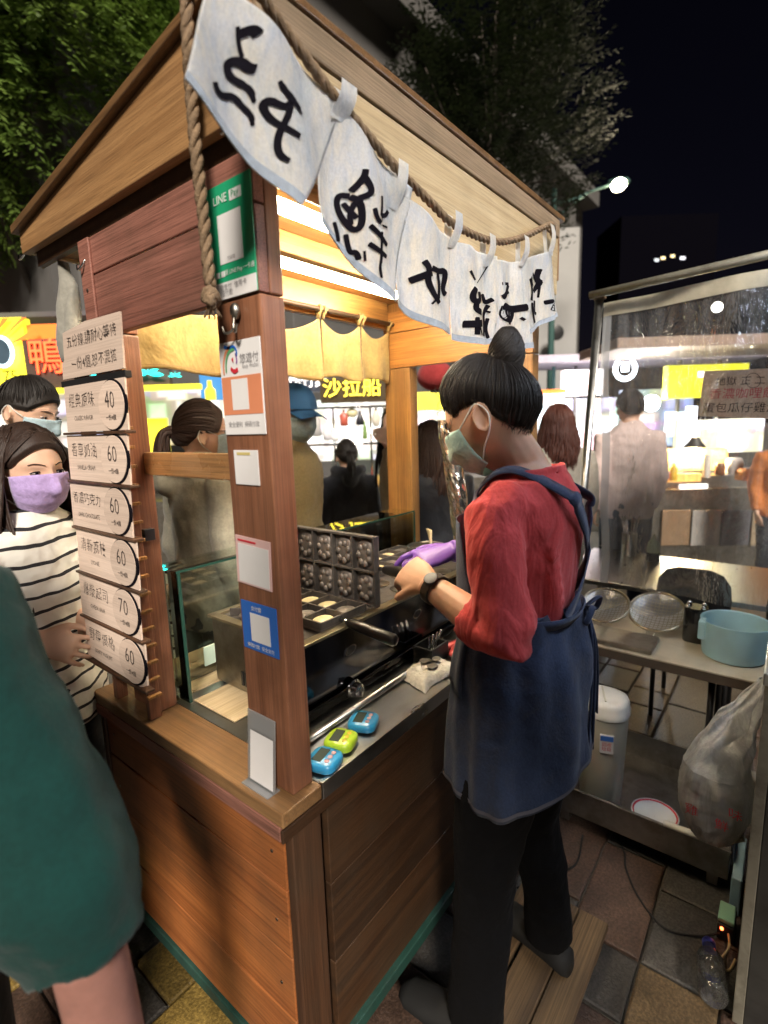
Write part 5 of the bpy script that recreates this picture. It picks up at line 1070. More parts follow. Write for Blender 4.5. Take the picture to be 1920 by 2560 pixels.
p, b = stand(62, 1030, 1.95, 1.66); person('man with short dark hair behind the striped top woman', (b[0], b[1], 0), math.radians(-75), p.z / 1.495 * 1.6, top=GREY_M, mask=MASK_B, style='short', look=math.radians(-55), pitch=-0.35)
p, b = stand(490, 1085, 1.85, 1.6); person('woman in olive hoodie with ponytail and dark glasses seen between the posts', (b[0], b[1], 0), math.radians(-5), p.z / 1.495 * 1.6, top=OLIVE, hood=True, mask=MASK_B, style='pony', glasses=True, look=math.radians(-20), hair=HAIR_B)
p, b = stand(722, 1040, 2.25, 1.68); person('man in khaki jacket with a blue cap and mask behind the near post', (b[0], b[1], 0), math.radians(-65), p.z / 1.495 * 1.6, top=KHAKI, collar=True, mask=MASK_B, style='short', cap=plain('cap_blue', (0.03, 0.12, 0.30), 0.8), look=math.radians(-95), pitch=-0.1)
p, b = stand(868, 1140, 3.3, 1.3); person('child in dark hoodie with a ponytail standing with back turned', (b[0], b[1], 0), math.radians(55), p.z / 1.495 * 1.6, top=CHAR, hood=True, style='pony', vox=0.011)
p, b = stand(1002, 1065, 2.9, 1.6); R_ = p
person('person in sand coloured coat with hand raised to the face beside the far post', (b[0], b[1], 0), math.radians(150), p.z / 1.495 * 1.6, top=SAND, collar=True, style='long', face=True, look=math.radians(170), vox=0.011, arms={'L': [p + V(-0.02, -0.15, -0.2), p + V(-0.18, -0.12, -0.32), p + V(-0.15, -0.02, -0.10)]})
p, b = stand(1082, 1115, 2.35, 1.6); person('woman in black puffer jacket with long hair behind the foil pipe', (b[0], b[1], 0), math.radians(60), p.z / 1.495 * 1.6, top=PUFF, style='long', hair=HAIR_B, grow=0.03, vox=0.011)
p, b = stand(1398, 1062, 3.0, 1.6); person('woman with long brown hair and cream top behind the steel pole', (b[0], b[1], 0), math.radians(40), p.z / 1.495 * 1.6, top=CREAM, style='long', hair=hairmat('hair_auburn', (0.075, 0.026, 0.018)), vox=0.011)
p, b = stand(1578, 1022, 3.45, 1.72); person('man in pale pink shirt and jeans seen through the plastic sheet', (b[0], b[1], 0), math.radians(35), p.z / 1.495 * 1.6, top=ROSE, bottom=JEANS, style='short', collar=True, vox=0.011)

# ---------------------------------------------------------------- person in green at the left edge
G = thing('person', 'person in bottle green t-shirt cut off by the left edge, back to the camera', 'person', (-0.68, 0.10, 0), 'people at the night market')
gf = V(0.75, 0.62, 0).normalized(); gr, gff, gu = frame(gf)
gs, ge, gw = at(-140, 1575, 0.62), at(222, 2380, 0.60), at(345, 2900, 0.70)
gc0 = gs - gr * 0.20; gc0.z = 0; gk = gs.z / 1.315
GB = lambda x, y, z: gc0 + gr * x + gff * y + V(0, 0, z * gk)
gb = MB(); HG = Head(GB(-0.02, 0.04, 1.54), gf, k=1.05); HG.skin(gb); gb.tube([GB(0, -.01, 1.4), HG.c - V(0, 0, .06)], [0.06, 0.055], 14)
torso(gb, gc0, gf, gk * 1.04, -0.012); gb.tube([gs, gs.lerp(ge, .5), ge, ge.lerp(gw, .4), gw], [0.05, 0.048, 0.040, 0.040, 0.028], 16); hand(gb, gw, (gw - ge), gr, 1, 0.4)
lws = [GB(-0.185, -.01, 1.31), GB(-0.22, -.03, 1.03), GB(-0.16, 0.13, 0.86)]; gb.tube([lws[0], lws[1], lws[2]], [0.05, 0.042, 0.028], 14); hand(gb, lws[2], (lws[2] - lws[1]), -gr, -1, 0.4)
for sg in (-1, 1): gb.tube([GB(.09 * sg, 0, .86), GB(.095 * sg, .01, .46), GB(.095 * sg, 0, .09)], [0.075, 0.055, 0.038], 12)
build_body(gb, 'body', SKIN3, G, 0.007, 4)
gt = MB(); torso(gt, gc0, gf, gk * 1.04, 0.035, 0.78, 1.40)
gt.tube([GB(0.09, -.01, 1.34), gs + V(0, 0, .005), gs.lerp(ge, .4), gs.lerp(ge, .80), gs.lerp(ge, .99)], [0.075, 0.085, 0.086, 0.082, 0.060], 20); gt.tube([GB(-0.09, -.01, 1.34), lws[0], lws[0].lerp(lws[1], .85)], [0.07, 0.08, 0.09], 18)
gh = gs.lerp(ge, .985); gd = (ge - gs).normalized(); ga = gd.orthogonal().normalized(); gbb = gd.cross(ga); gt.tube([gh + (ga * math.cos(q) + gbb * math.sin(q)) * 0.0615 for q in [2 * PI * i / 30 for i in range(31)]], 0.0045, 6)
build_body(gt, 'tshirt', DGREEN, G, 0.008, 6, mods=[folds(0.20, 0.040), folds(0.06, 0.012)])
gp = MB(); torso(gp, gc0, gf, gk * 1.04, 0.01, 0.78, 0.99)
for sg in (-1, 1): gp.tube([GB(.085 * sg, 0, .86), GB(.09 * sg, .01, .46), GB(.095 * sg, 0, .08)], [0.095, 0.075, 0.06], 14)
build_body(gp, 'trousers', PANTS, G, 0.012, 3)
for sg in (-1, 1):
    s = MB(); shoes(s, GB(.095 * sg, 0, .078), gf); s.build('shoe', BLACK, G, smooth=True)
hm = MB(); hair_cap(HG, hm, .62, .1, -.42, .014); hm.build('hair', HAIR, G, smooth=True)
# ------------------------------------------------------------------ seller's platform and the neighbouring stall on the right
pf = thing('wooden_platform', 'low platform of worn planks under the seller feet', 'platform', (0.4, -0.27, 0))
for y0, y1 in ((-0.378, -0.300), (-0.296, -0.206), (-0.196, -0.125)): MB().box(-0.20, 0.795 - 0.02 * (y0 > -.25), y0, y1, 0.036, 0.060).build('plank', WD_PALLET, pf, bevel=0.003)
for x in (-0.15, 0.32, 0.70): MB().box(x, x + 0.06, -0.372, -0.13, 0.001, 0.0355).build('bearer', WD_PALLET, pf, bevel=0.003)
# shallow steel tray on feet
GAL = plain('galvanised_sheet', (0.33, 0.31, 0.28), 0.4, 0.9, 0.2, 10, stain=(0.09, 0.065, 0.045), stain_amt=0.6)
tray = thing('steel_tray', 'long shallow steel tray on the ground behind the seller', 'tray', (1.4, -0.36, 0))
for n_, a in (('tray_floor', (1.160, 1.64, -0.628, -0.082, 0.062, 0.066)), ('tray_wall', (1.155, 1.1595, -0.632, -0.078, 0.060, 0.165)), ('tray_wall', (1.641, 1.645, -0.632, -0.078, 0.060, 0.165)), ('tray_wall', (1.160, 1.6405, -0.632, -0.6285, 0.060, 0.165)), ('tray_wall', (1.160, 1.6405, -0.0815, -0.078, 0.060, 0.165)), ('tray_rim', (1.148, 1.1545, -0.635, -0.075, 0.157, 0.166))):
    MB().box(*a).build(n_, GAL, tray, bevel=0.001)
for x in (1.2, 1.6):
    for y in (-0.59, -0.12): MB().box(x - .015, x + .015, y - .015, y + .015, 0.001, 0.0595).build('foot', GAL, tray)
# tall white bin
BINW = plain('milky_plastic', (0.62, 0.60, 0.50), 0.35, var=0.05, sss=0.1)
bn = thing('tall_bin', 'tall off white plastic bin with a swing lid standing in the tray', 'bin', (1.262, -0.222, 0.066))
MB().loft([(V(1.262, -0.222, z), V(a, 0, 0), V(0, a * 1.05, 0)) for z, a in ((0.0665, 0.062), (0.075, 0.066), (0.42, 0.078), (0.44, 0.080), (0.445, 0.076))], 30, power=0.8).build('bin_body', BINW, bn, smooth=40)
MB().loft([(V(1.262, -0.222, z), V(a, 0, 0), V(0, a * 1.05, 0)) for z, a in ((0.4455, 0.083), (0.462, 0.084), (0.468, 0.080), (0.485, 0.079), (0.500, 0.072), (0.508, 0.055))], 30, power=0.8).build('bin_lid', WHITE, bn, smooth=40)
MB().obox((1.255, -0.222, 0.509), (0.05, 0.02, 0), (-0.001, 0.0025, 0), (0, 0, 0.0015)).build('lid_ridge', BINW, bn)
st_p = V(1.262 - 0.074, -0.222 - 0.033, 0.36); sn = V(-0.93, -0.36, 0).normalized(); su_ = sn.cross(V(0, 0, 1))
MB().obox(st_p, su_ * 0.022, V(0, 0, 0.034), sn * 0.0035).build('sticker', PAPER, bn); MB().obox(st_p + V(0, 0, 0.022) + sn * 0.004, su_ * 0.021, V(0, 0, 0.009), sn * 0.0006).build('sticker_heading', BLUE_P, bn)
text_mesh('lettering', '回收\n垃圾', RED_P, st_p + sn * 0.0042 - V(0, 0, 0.010), -su_, V(0, 0, 1), 0.016, bn)
pl_ = thing('plate', 'round plate with a red patterned rim lying in the tray', 'plate', (1.30, -0.40, 0.0665))
MB().lathe((1.30, -0.40, 0.0665), [(0.035, 0), (0.04, 0.003), (0.075, 0.016), (0.078, 0.018), (0.074, 0.0175), (0.038, 0.006), (0.001, 0.005)], 36, caps=False).build('dish', WHITE, pl_, smooth=True)
MB().lathe((1.30, -0.40, 0.0667), [(0.066, 0.0145), (0.073, 0.0180)], 36, caps=False).build('red_rim', RED_P, pl_, smooth=True)
# steel cabinet corner at the right edge
cb = thing('steel_cabinet', 'soiled steel cabinet at the right edge with a pale corner strip', 'cabinet', (1.0, -0.95, 0))
CABL = plain('cabinet_trim', (0.36, 0.34, 0.27), 0.45, 0.5, 0.2, 9, stain=(0.06, 0.05, 0.04), stain_amt=0.7); CABD = plain('cabinet_panel', (0.10, 0.10, 0.095), 0.4, 0.7, 0.2, 6, stain=(0.03, 0.025, 0.02))
MB().box(0.757, 0.785, -0.700, -0.678, 0.012, 0.90).build('corner_strip', CABL, cb, bevel=0.002); MB().box(0.765, 1.30, -1.25, -0.7005, 0.012, 0.90).build('cabinet_body', CABD, cb, bevel=0.002)
MB().box(0.79, 1.30, -0.700, -0.690, 0.012, 0.89).build('side_panel', CABD, cb, bevel=0.001); MB().box(0.75, 1.32, -1.27, -0.674, 0.901, 0.93).build('cabinet_top', STEEL, cb, bevel=0.003)
for x in (0.80, 1.27):
    for y in (-0.72, -1.22): MB().cyl((x, y, 0.0), (x, y, 0.0125), 0.02).build('foot', RUBBER, cb)
# unseen canopy, added and slanted to shade the seller side; holds the cool tubes
cn = thing('shade_canopy', 'unseen dark canvas canopy added to shade the seller side, on steel poles', 'canopy', (0.9, -1.6, 0))
MB().grid(lambda s, t: V(-1.05 - 0.78 * t + (3.25 + 0.78 * t) * s, -0.80 - 1.7 * t, 2.25 + 0.25 * math.sin(PI * t) - 0.03 * math.sin(PI * s * 3) ** 2), 20, 10).build('shade_sheet', cloth('canopy_canvas', (0.05, 0.05, 0.06)), cn, smooth=True, mods=[('SOLIDIFY', {'thickness': 0.003})])
for x_ in (0.35, 1.35):
    tl_ = MB().box(x_ - 0.32, x_ + 0.32, -1.02, -0.98, 2.18, 2.195).build('tube_light_base', WHITE, cn); MB().loft([(V(x, -1.0, 2.178), V(0, 0.017, 0), V(0, 0, 0.018)) for x in (x_ - 0.31, x_ + 0.31)], 14).build('tube_diffuser', emit('cool_tube', (0.76, 0.85, 1.0), 42.0), tl_, smooth=60)
for x in (-1.1, 2.1):
    for y in (-0.85, -2.45): MB().cyl((x - (0.68 if y < -2 and x < 0 else -0.1), y, 0), (x - (0.68 if y < -2 and x < 0 else -0.1), y, 2.25), 0.016).build('canopy_pole', STEEL, cn, smooth=True)
# rubbish bag
bagc = V(0.905, -0.595, 0.49); PLAS = clear('thin_plastic_bag', (0.93, 0.93, 0.92), 0.5, 0.07, haze=0.30, bump=1.1, scale=20, streak=0.5)
bg_ = thing('plastic_bag', 'knotted clear plastic rubbish bag with red print hanging at the right', 'bag', bagc)
def bagf(s, t):
    a = 2 * PI * s; z = -0.105 + 0.20 * t; r = 0.085 * math.sin(PI * min(1, 0.10 + 0.55 * t + 0.02)) ** 0.6 * (1 - 0.15 * max(0, t - .6)); r *= 1 + 0.10 * mnoise.noise((math.cos(a) * 2.2, math.sin(a) * 2.2, t * 3)) + 0.05 * mnoise.noise((math.cos(a) * 7, math.sin(a) * 7, t * 9)) + 0.03 * mnoise.noise((math.cos(a) * 16, math.sin(a) * 16, t * 20))
    if t < 0.02: r *= 0.3
    return bagc + V(math.cos(a) * r, math.sin(a) * r, z)
MB().grid(bagf, 80, 50).build('bag_body', PLAS, bg_, smooth=True)
hp = V(1.02, -0.675, 0.80)
def bagh(s, t):
    a = 2 * PI * s; base = bagf(s, 1.0); k = t ** 1.1; tip = hp + V(math.cos(a) * 0.012, math.sin(a) * 0.012, 0); mid = base.lerp(tip, k); return mid + V(-0.03, 0.01, 0.02) * math.sin(PI * t) * (1 + math.cos(a)) * 0.6 + V(mnoise.noise((a * 2, t * 5, 0)), mnoise.noise((a * 2, t * 5, 4)), 0) * 0.018 * math.sin(PI * t)
MB().grid(bagh, 70, 30).build('bag_neck', PLAS, bg_, smooth=True)
toc = V(CAM_LOC.x - bagc.x, CAM_LOC.y - bagc.y, 0).normalized(); tos = V(0, 0, 1).cross(toc)
for i, (ch, a, h) in enumerate((('鮮', 0.02, -0.005), ('味', 0.045, 0.035), ('雞', -0.045, 0.01))): text_mesh('red_print', ch, RED_P, bagc + toc * 0.092 + tos * a + V(0, 0, h), tos, V(0, 0, 1), 0.030, bg_, jitter=0.1)
rnd = random.Random(5)
for i in range(34):
    a = rnd.uniform(0, 6.28); rr = rnd.uniform(0, 0.048); c = bagc + V(rr * math.cos(a), rr * math.sin(a), rnd.uniform(-0.085, 0.02)); d = V(rnd.uniform(-1, 1), rnd.uniform(-1, 1), rnd.uniform(-1, 1)).normalized(); e = d.orthogonal().normalized(); g = d.cross(e)
    MB().grid(lambda s, t: c + d * (s - .5) * 0.05 + e * (t - .5) * 0.045 + g * (0.016 * math.sin(s * 5 + i) * math.cos(t * 4)), 6, 6).build('crumpled_tissue', [PAPER, plain('tissue_tan', (0.6, 0.5, 0.3)), PAPER, plain('red_wrapper', (0.45, 0.04, 0.05)), PAPER][i % 5] if i < 5 else MATS.setdefault('t%d' % (i % 5), [PAPER, plain('tissue_b', (0.55, 0.45, 0.28)), PAPER, PAPER, plain('tissue_g', (0.35, 0.33, 0.22))][i % 5]), bg_, smooth=True)
# pale blue crate edge behind the cabinet
tag(MB().box(1.10, 1.30, -0.669, -0.642, 0.0, 0.125).build('blue_crate', plain('pale_blue_plastic', (0.30, 0.45, 0.55), 0.4), bevel=0.004), 'pale blue plastic crate squeezed between the tray and the cabinet', 'crate')
pv = MB().tube([(1.149, -0.60, 0.178), (1.149, -0.45, 0.1755)], 0.0105, 12); tag(pv.build('white_pipe', WHITE, smooth=True), 'short white pipe lying on the tray rim under the rubbish bag', 'pipe')
# bottle lying on the ground
bt = thing('plastic_bottle', 'empty clear plastic bottle with a blue cap lying on the paving', 'bottle', (0.84, -0.628, 0.0))
bd_ = V(-0.96, -0.16, 0.10).normalized(); bo = V(0.915, -0.612, 0.032)
MB().lathe(bo, [(0.013, 0.0), (0.0135, 0.012), (0.030, 0.035), (0.034, 0.05), (0.034, 0.075), (0.031, 0.08), (0.034, 0.085), (0.034, 0.15), (0.028, 0.16), (0.004, 0.155)], 28, bd_, caps=False).build('bottle_body', clear('bottle_pet', (0.9, 0.93, 0.95), 0.4, 0.06, haze=0.05, bump=0.2, scale=30), bt, smooth=40)
MB().lathe(bo - bd_ * 0.018, [(0.0155, 0), (0.0165, 0.002), (0.0165, 0.017), (0.0155, 0.019)], 24, bd_).build('bottle_cap', plain('blue_cap', (0.03, 0.04, 0.30), 0.35), bt, smooth=30)
# adaptor with a red pilot light
ad = thing('power_adaptor', 'mint green power adaptor with a glowing red pilot light on the ground', 'adaptor', (1.03, -0.64, 0.0)); MB().box(0.99, 1.07, -0.664, -0.622, 0.0, 0.05).build('case', BLACK, ad, bevel=0.004); MB().obox((1.03, -0.642, 0.058), (0.034, 0, 0), (0, 0.02, 0), (0, 0, 0.0065)).build('plug', plain('mint_plastic', (0.30, 0.55, 0.40), 0.4), ad, bevel=0.003); MB().ball((0.988, -0.634, 0.040), 0.0045).build('pilot_light', emit('pilot_red', (1.0, 0.12, 0.03), 6.0), ad)
for i, (pts, lab) in enumerate((([(0.99, -0.63, 0.02), (0.96, -0.58, 0.004), (0.93, -0.50, 0.004), (0.99, -0.42, 0.004), (1.08, -0.36, 0.004), (1.14, -0.34, 0.01), (1.2, -0.3, 0.004)], 'thin black cable looping from the adaptor across the ochre stone'), ([(0.995, -0.65, 0.03), (0.95, -0.655, 0.03), (0.91, -0.64, 0.006), (0.90, -0.66, 0.004), (0.94, -0.672, 0.01)], 'tan cable curled beside the bottle cap'), ([(1.14, -0.2, 0.004), (1.0, -0.22, 0.004), (0.9, -0.16, 0.004), (0.8, -0.10, 0.004)], 'thin black cable running along the tray'))):
    tag(MB().tube(bez(pts, 8), 0.0032, 6).build('cable', [RUBBER, plain('tan_cable', (0.4, 0.3, 0.16)), RUBBER][i], smooth=True), lab, 'cable')

# folding table with its clutter
TBL = plain('table_laminate', (0.50, 0.44, 0.33), 0.4, var=0.1, stain=(0.3, 0.24, 0.15), stain_amt=0.4); TEDGE = plain('table_edge', (0.09, 0.07, 0.055), 0.5)
tb = thing('folding_table', 'folding table with pale top and brown edge behind the seller', 'table', (1.72, -0.3, 0)); ZT = 0.60
def rrect(x0, x1, y0, y1, r, z, n=6):
    out = []
    for cx, cy, a0 in ((x1 - r, y1 - r, 0), (x0 + r, y1 - r, PI / 2), (x0 + r, y0 + r, PI), (x1 - r, y0 + r, 1.5 * PI)):
        out += [V(cx + r * math.cos(a0 + PI / 2 * i / n), cy + r * math.sin(a0 + PI / 2 * i / n), z) for i in range(n + 1)]
    return out
MB().prism(rrect(1.445, 1.98, -0.72, 0.45, 0.09, ZT - 0.006), (0, 0, 0.006)).build('table_top', TBL, tb, bevel=0.001); MB().prism(rrect(1.447, 1.978, -0.718, 0.448, 0.09, ZT - 0.040), (0, 0, 0.0338)).build('table_edge', TEDGE, tb)
for x, y in ((1.55, -0.52), (1.88, -0.52), (1.55, 0.30), (1.88, 0.30)): MB().cyl((x, y, 0.0), (x, y, ZT - 0.041), 0.011).build('leg', BLACK, tb, smooth=True)
for y in (-0.52, 0.30): MB().cyl((1.561, y, 0.16), (1.869, y, 0.16), 0.007).build('cross_bar', BLACK, tb, smooth=True)
MESHM = clear('wire_mesh', (0.72, 0.70, 0.64), 0.5, 0.3, haze=0.22)
CH_W = plain('strainer_rim', (0.50, 0.44, 0.32), 0.3, 1.0)
def strainer(label, u, v, r, zoff):
    c = at_z(u, v, ZT + 0.075 + zoff); th = thing('wire_strainer', label, 'strainer', V(c.x, c.y, ZT), 'strainers on the folding table')
    X_ = V(0.86, 0, 0.50); Y_ = V(0, 1, 0); N_ = X_.cross(Y_).normalized()
    P_ = lambda a, b, h: c + X_ * a + Y_ * b + N_ * h
    MB().tube([P_(r * math.cos(a), r * math.sin(a), 0) for a in [2 * PI * i / 40 for i in range(41)]], 0.0055, 8).build('rim', CH_W, th, smooth=True)
    MB().loft([(P_(0, 0, -h), X_ * q, Y_ * q) for q, h in ((0.004, 0.030), (r * 0.5, 0.024), (r * 0.85, 0.010), (r, 0.0))], 40, caps=False).build('mesh_bowl', MESHM, th, smooth=True)
    for sg in (-1, 1): MB().tube(bez([P_(-r, 0.014 * sg, 0), P_(-r - 0.02, 0.012 * sg, 0.0), P_(-r - 0.045, 0.008 * sg, -0.004)], 6), 0.0032, 6).build('handle_wire', CH_W, th, smooth=True)
    w_ = MB()
    for k in range(-6, 7):
        q = k / 7 * r; h = math.sqrt(max(0, r * r - q * q)); dz = lambda x, y: -0.029 * (1 - (x * x + y * y) / (r * r))
        w_.tube([P_(q, -h + 2 * h * i / 6, dz(q, -h + 2 * h * i / 6)) for i in range(7)], 0.0009, 4); w_.tube([P_(-h + 2 * h * i / 6, q, dz(-h + 2 * h * i / 6, q)) for i in range(7)], 0.0009, 4)
    w_.build('wires', CH_W, th)
    MB().cyl(P_(r * .8, 0, -.01), V(P_(r * .8, 0, 0).x, c.y, ZT + .001), .004).build('prop_leg', CH_W, th, smooth=True)
tag(MB().box(1.462, 1.62, -0.33, 0.02, ZT + 0.0005, ZT + 0.022).build('baking_tray', STEEL_D, bevel=0.006), 'worn flat baking tray under the two strainers', 'tray')
strainer('round wire strainer nearer to the seller elbow', 1512, 1512, 0.098, 0.0); strainer('round wire strainer next to the black canister', 1642, 1528, 0.106, 0.006)
kc = at_z(1735, 1600, ZT); cn_ = thing('black_canister', 'tall black canister with a notched rim on the folding table', 'canister', kc)
MB().loft([(kc + V(0, 0, z), V(a, 0, 0), V(0, a, 0)) for z, a in ((0.0005, 0.038), (0.006, 0.041), (0.135, 0.041), (0.14, 0.039))], 24, power=0.6).build('canister_body', plain('black_gloss', (0.01, 0.01, 0.01), 0.12, coat=0.6), cn_, smooth=40)
for k in range(4): MB().ball(kc + V(0.036 * math.cos(k * PI / 2 + .8), 0.036 * math.sin(k * PI / 2 + .8), 0.145), 0.009).build('rim_knob', CHROME, cn_, smooth=True)
bc_ = at_z(1832, 1640, ZT); bs = thing('blue_basin', 'translucent turquoise plastic basin with green dregs on the folding table', 'basin', bc_)
AQ = cloth('turquoise_plastic', (0.66, 0.90, 0.96), .06, .35, 50, trans=.5, sheen=0, wr=2, wrs=.05); 
MB().lathe(bc_, [(0.092, 0.001), (0.10, 0.006), (0.108, 0.10), (0.109, 0.135), (0.112, 0.137), (0.110, 0.140), (0.105, 0.136), (0.103, 0.10), (0.094, 0.008), (0.001, 0.006)], 44, caps=False).build('basin_wall', AQ, bs, smooth=40); MB().lathe(bc_, [(0.095, 0.012), (0.001, 0.014)], 40, caps=False).build('dregs', plain('green_dregs', (0.05, 0.09, 0.04), 0.5), bs)
MB().obox(bc_ + V(-0.04, 0.098, 0.10), (0.03, 0.0, 0), (0, 0.012, 0), (0, 0, 0.035)).build('basin_ear', AQ, bs, bevel=0.006)
tag(MB().lathe(V(1.60, -0.735, 0.0), [(0.05, 0), (0.055, 0.01), (0.055, 0.60), (0.05, 0.62)], 24).build('blue_gas_cylinder', plain('cobalt_blue', (0.02, 0.10, 0.40), 0.4), smooth=40), 'cobalt blue cylinder standing at the right edge of the folding table', 'cylinder')
# kerb stones beyond the tray
ST_G = plain('granite_kerb', (0.22, 0.20, 0.16), 0.7, var=0.3, scale=60, bump=0.5)
kerb = thing('stone_kerb', 'rough granite kerb on the ground beyond the tray', 'kerb', (1.75, -0.2, 0))
for i in range(5): MB().box(1.68 + 0.004 * (i % 2), 1.84, -0.80 + i * 0.26, -0.548 + i * 0.26, 0.0005, 0.045 + 0.004 * (i % 3)).build('kerb_stone', ST_G, kerb, bevel=0.008)
# pole and clear plastic curtain
pole = thing('steel_pole_frame', 'leaning stainless steel pole with a top bar carrying the clear curtain', 'pole', (1.72, 0.04, 0))
PT = at(1500, 728, 2.25); PBt = V(1.70, 0.06, 0.0); PR = V(1.80, -1.0, 2.055)
MB().cyl(PBt, PT, 0.017).build('upright_pole', STEEL, pole, smooth=True); MB().cyl(PBt + V(0.03, 0.02, 0), PT + V(0.03, 0.015, 0.0), 0.012).build('upright_pole', STEEL, pole, smooth=True)
TBa = PT + V(-0.04, 0.03, -0.02); MB().cyl(TBa, PR, 0.016).build('top_bar', CABL, pole, smooth=True)
for k in range(3): MB().tube([PT + V(0.022 * math.cos(a), 0.022 * math.sin(a), -0.03 + 0.012 * k) for a in [i * 0.6 for i in range(12)]], 0.006, 6).build('binding', ROPE, pole, smooth=True)
SHT = clear('clear_curtain', (0.86, 0.88, 0.90), 0.35, 0.04, haze=0.05, bump=1.1, scale=9, streak=0.32, bsc=(1, 1, 0.3))  # whitish streaks paint highlights as well as marks onto the sheet
e0 = PT + V(0.02, -0.015, -0.05)
cur = thing('clear_curtain', 'streaky clear plastic curtain hanging from the leaning pole at the right', 'curtain', (e0.x, e0.y - 0.3, 0.7))
def shf(s, t):
    top = e0.lerp(V(1.80, -1.0, 2.0), s); z = top.z + (0.72 - top.z) * t
    return V(top.x + 0.012 * math.sin(s * 22) * (0.3 + t) + 0.03 * mnoise.noise((s * 5, t * 3, 1.5)), top.y - 0.03 * t * (1 - s) + 0.01 * mnoise.noise((s * 3, t * 6, 8.5)), z)
MB().grid(shf, 60, 60).build('curtain_sheet', SHT, cur, smooth=True)
MB().grid(lambda s, t: shf(s, 0.045 * t) + V(-0.006, 0, 0), 40, 2).build('top_hem', plain('yellowed_hem', (0.42, 0.38, 0.28), 0.5, var=0.2), cur, smooth=True)
MB().grid(lambda s, t: shf(0.035 * s, t) + V(-0.005, 0.002, 0), 3, 50).build('side_hem', clear('milky_hem', (0.75, 0.78, 0.8), 0.4, 0.15, haze=0.35), cur, smooth=True)
# handwritten menu taped to the curtain
def sheet_at(u, v, off):
    d = (at(u, v, 1.0) - CAM_LOC); n = V(1, 0.13, 0).normalized(); k = (e0 - CAM_LOC).dot(n) / d.dot(n); return CAM_LOC + d * (k - 0.0) - n * off
q = [sheet_at(1760, 930, 0.05), sheet_at(1955, 922, 0.05), sheet_at(1955, 1048, 0.05), sheet_at(1745, 1040, 0.05)]
pm = MB().prism(q, (0.0015, 0, 0)).build('paper_menu', cloth('tan_paper', (0.80, 0.62, 0.45), 0.08, 0.8, 900, trans=0.45, wr=4, wrs=0.1)); tag(pm, 'handwritten tan paper menu taped to the clear curtain', 'menu')
pu = (q[1] - q[0]).normalized(); pw = (q[0] - q[3]).normalized(); po_ = V(-0.002, 0, 0)
text_mesh('lettering', '地獄 正 二', INK, sheet_at(1848, 955, 0.052), pu, pw, 0.036, pm, jitter=0.06); MB().tube([sheet_at(1880 + 18 * math.cos(a), 953 + 18 * math.sin(a), 0.0522) for a in [2 * PI * i / 20 for i in range(21)]], 0.0012, 4).build('ink_ring', INK, pm)
text_mesh('lettering', '香濃咖哩飯', RED_P, sheet_at(1852, 986, 0.052), pu, pw, 0.044, pm, jitter=0.06); text_mesh('lettering', '蛋包瓜仔雞湯', INK, sheet_at(1848, 1021, 0.052), pu, pw, 0.042, pm, jitter=0.06)
# seats and steel table beyond the curtain
def chair(label, x, y, rot, mat, zs=1.1):
    th = thing('padded_chair', label, 'chair', (x, y, 0), 'chairs by the steel table'); R3 = Matrix.Rotation(rot, 3, 'Z'); T = lambda a, b, c: V(x, y, 0) + R3 @ V(a, b, c * zs)
    MB().loft([(T(0.0, 0, z) + R3 @ V(-0.012 * ((z - .6) / .15) ** 2, 0, 0), R3 @ V(0, w_, 0), R3 @ V(0.022, 0, 0)) for z, w_ in ((0.52, 0.13), (0.54, 0.148), (0.60, 0.152), (0.66, 0.145), (0.70, 0.115), (0.715, 0.07))], 24, power=0.7).build('backrest', mat, th, smooth=True)
    MB().loft([(T(-0.20, 0, z), R3 @ V(0.19, 0, 0) * k, R3 @ V(0, 0.18, 0) * k) for z, k in ((0.38, .94), (0.39, 1), (0.43, 1), (0.445, .92))], 24, power=0.6).build('seat', mat, th, smooth=True)
    for a in (-0.36, -0.03):
        for b in (-0.15, 0.15): MB().cyl(T(a, b, 0), T(a, b, 0.379), 0.011).build('leg', BLACK, th, smooth=True)
    for b in (-0.12, 0.12): MB().cyl(T(0.0, b, 0.36), T(0.0, b, 0.53), 0.010).build('back_stay', BLACK, th, smooth=True)
DUSTB = cloth('worn_black_vinyl', (0.016, 0.016, 0.018), 0.4, 0.6, stain=(0.06, 0.055, 0.05), stain_amt=0.5)
chair('black padded chair with rounded back beside the strainer table', 2.10, -0.375, PI, DUSTB)
chair('black padded chair half out of frame at the right edge', 2.12, -0.80, PI + .1, DUSTB)
stl = thing('steel_table', 'long stainless table beyond the clear curtain', 'table', (2.75, -0.1, 0)); MB().box(2.30, 3.05, -0.95, 0.34, 0.575, 0.602).build('table_top', STEEL, stl, bevel=0.003)
for x in (2.36, 3.0):
    for y in (-0.9, 0.28): MB().cyl((x, y, 0), (x, y, 0.574), 0.016).build('leg', STEEL_D, stl, smooth=True)
pc = at_z(1572, 1388, 0.602); up_ = thing('utensil_pot', 'steel cup full of ladles on the stainless table', 'pot', pc); MB().lathe(pc, [(0.044, 0), (0.045, 0.003), (0.045, 0.145), (0.047, 0.147), (0.044, 0.147), (0.043, 0.005), (0.001, 0.004)], 24, caps=False).build('cup', STEEL, up_, smooth=40)
for k in range(6): MB().tube([pc + V(0.012 * math.cos(k), 0.012 * math.sin(k), 0.01), pc + V(0.055 * math.cos(k), 0.05 * math.sin(k), 0.24 + .01 * (k % 3))], 0.0045, 6).build('ladle', CHROME, up_, smooth=True)
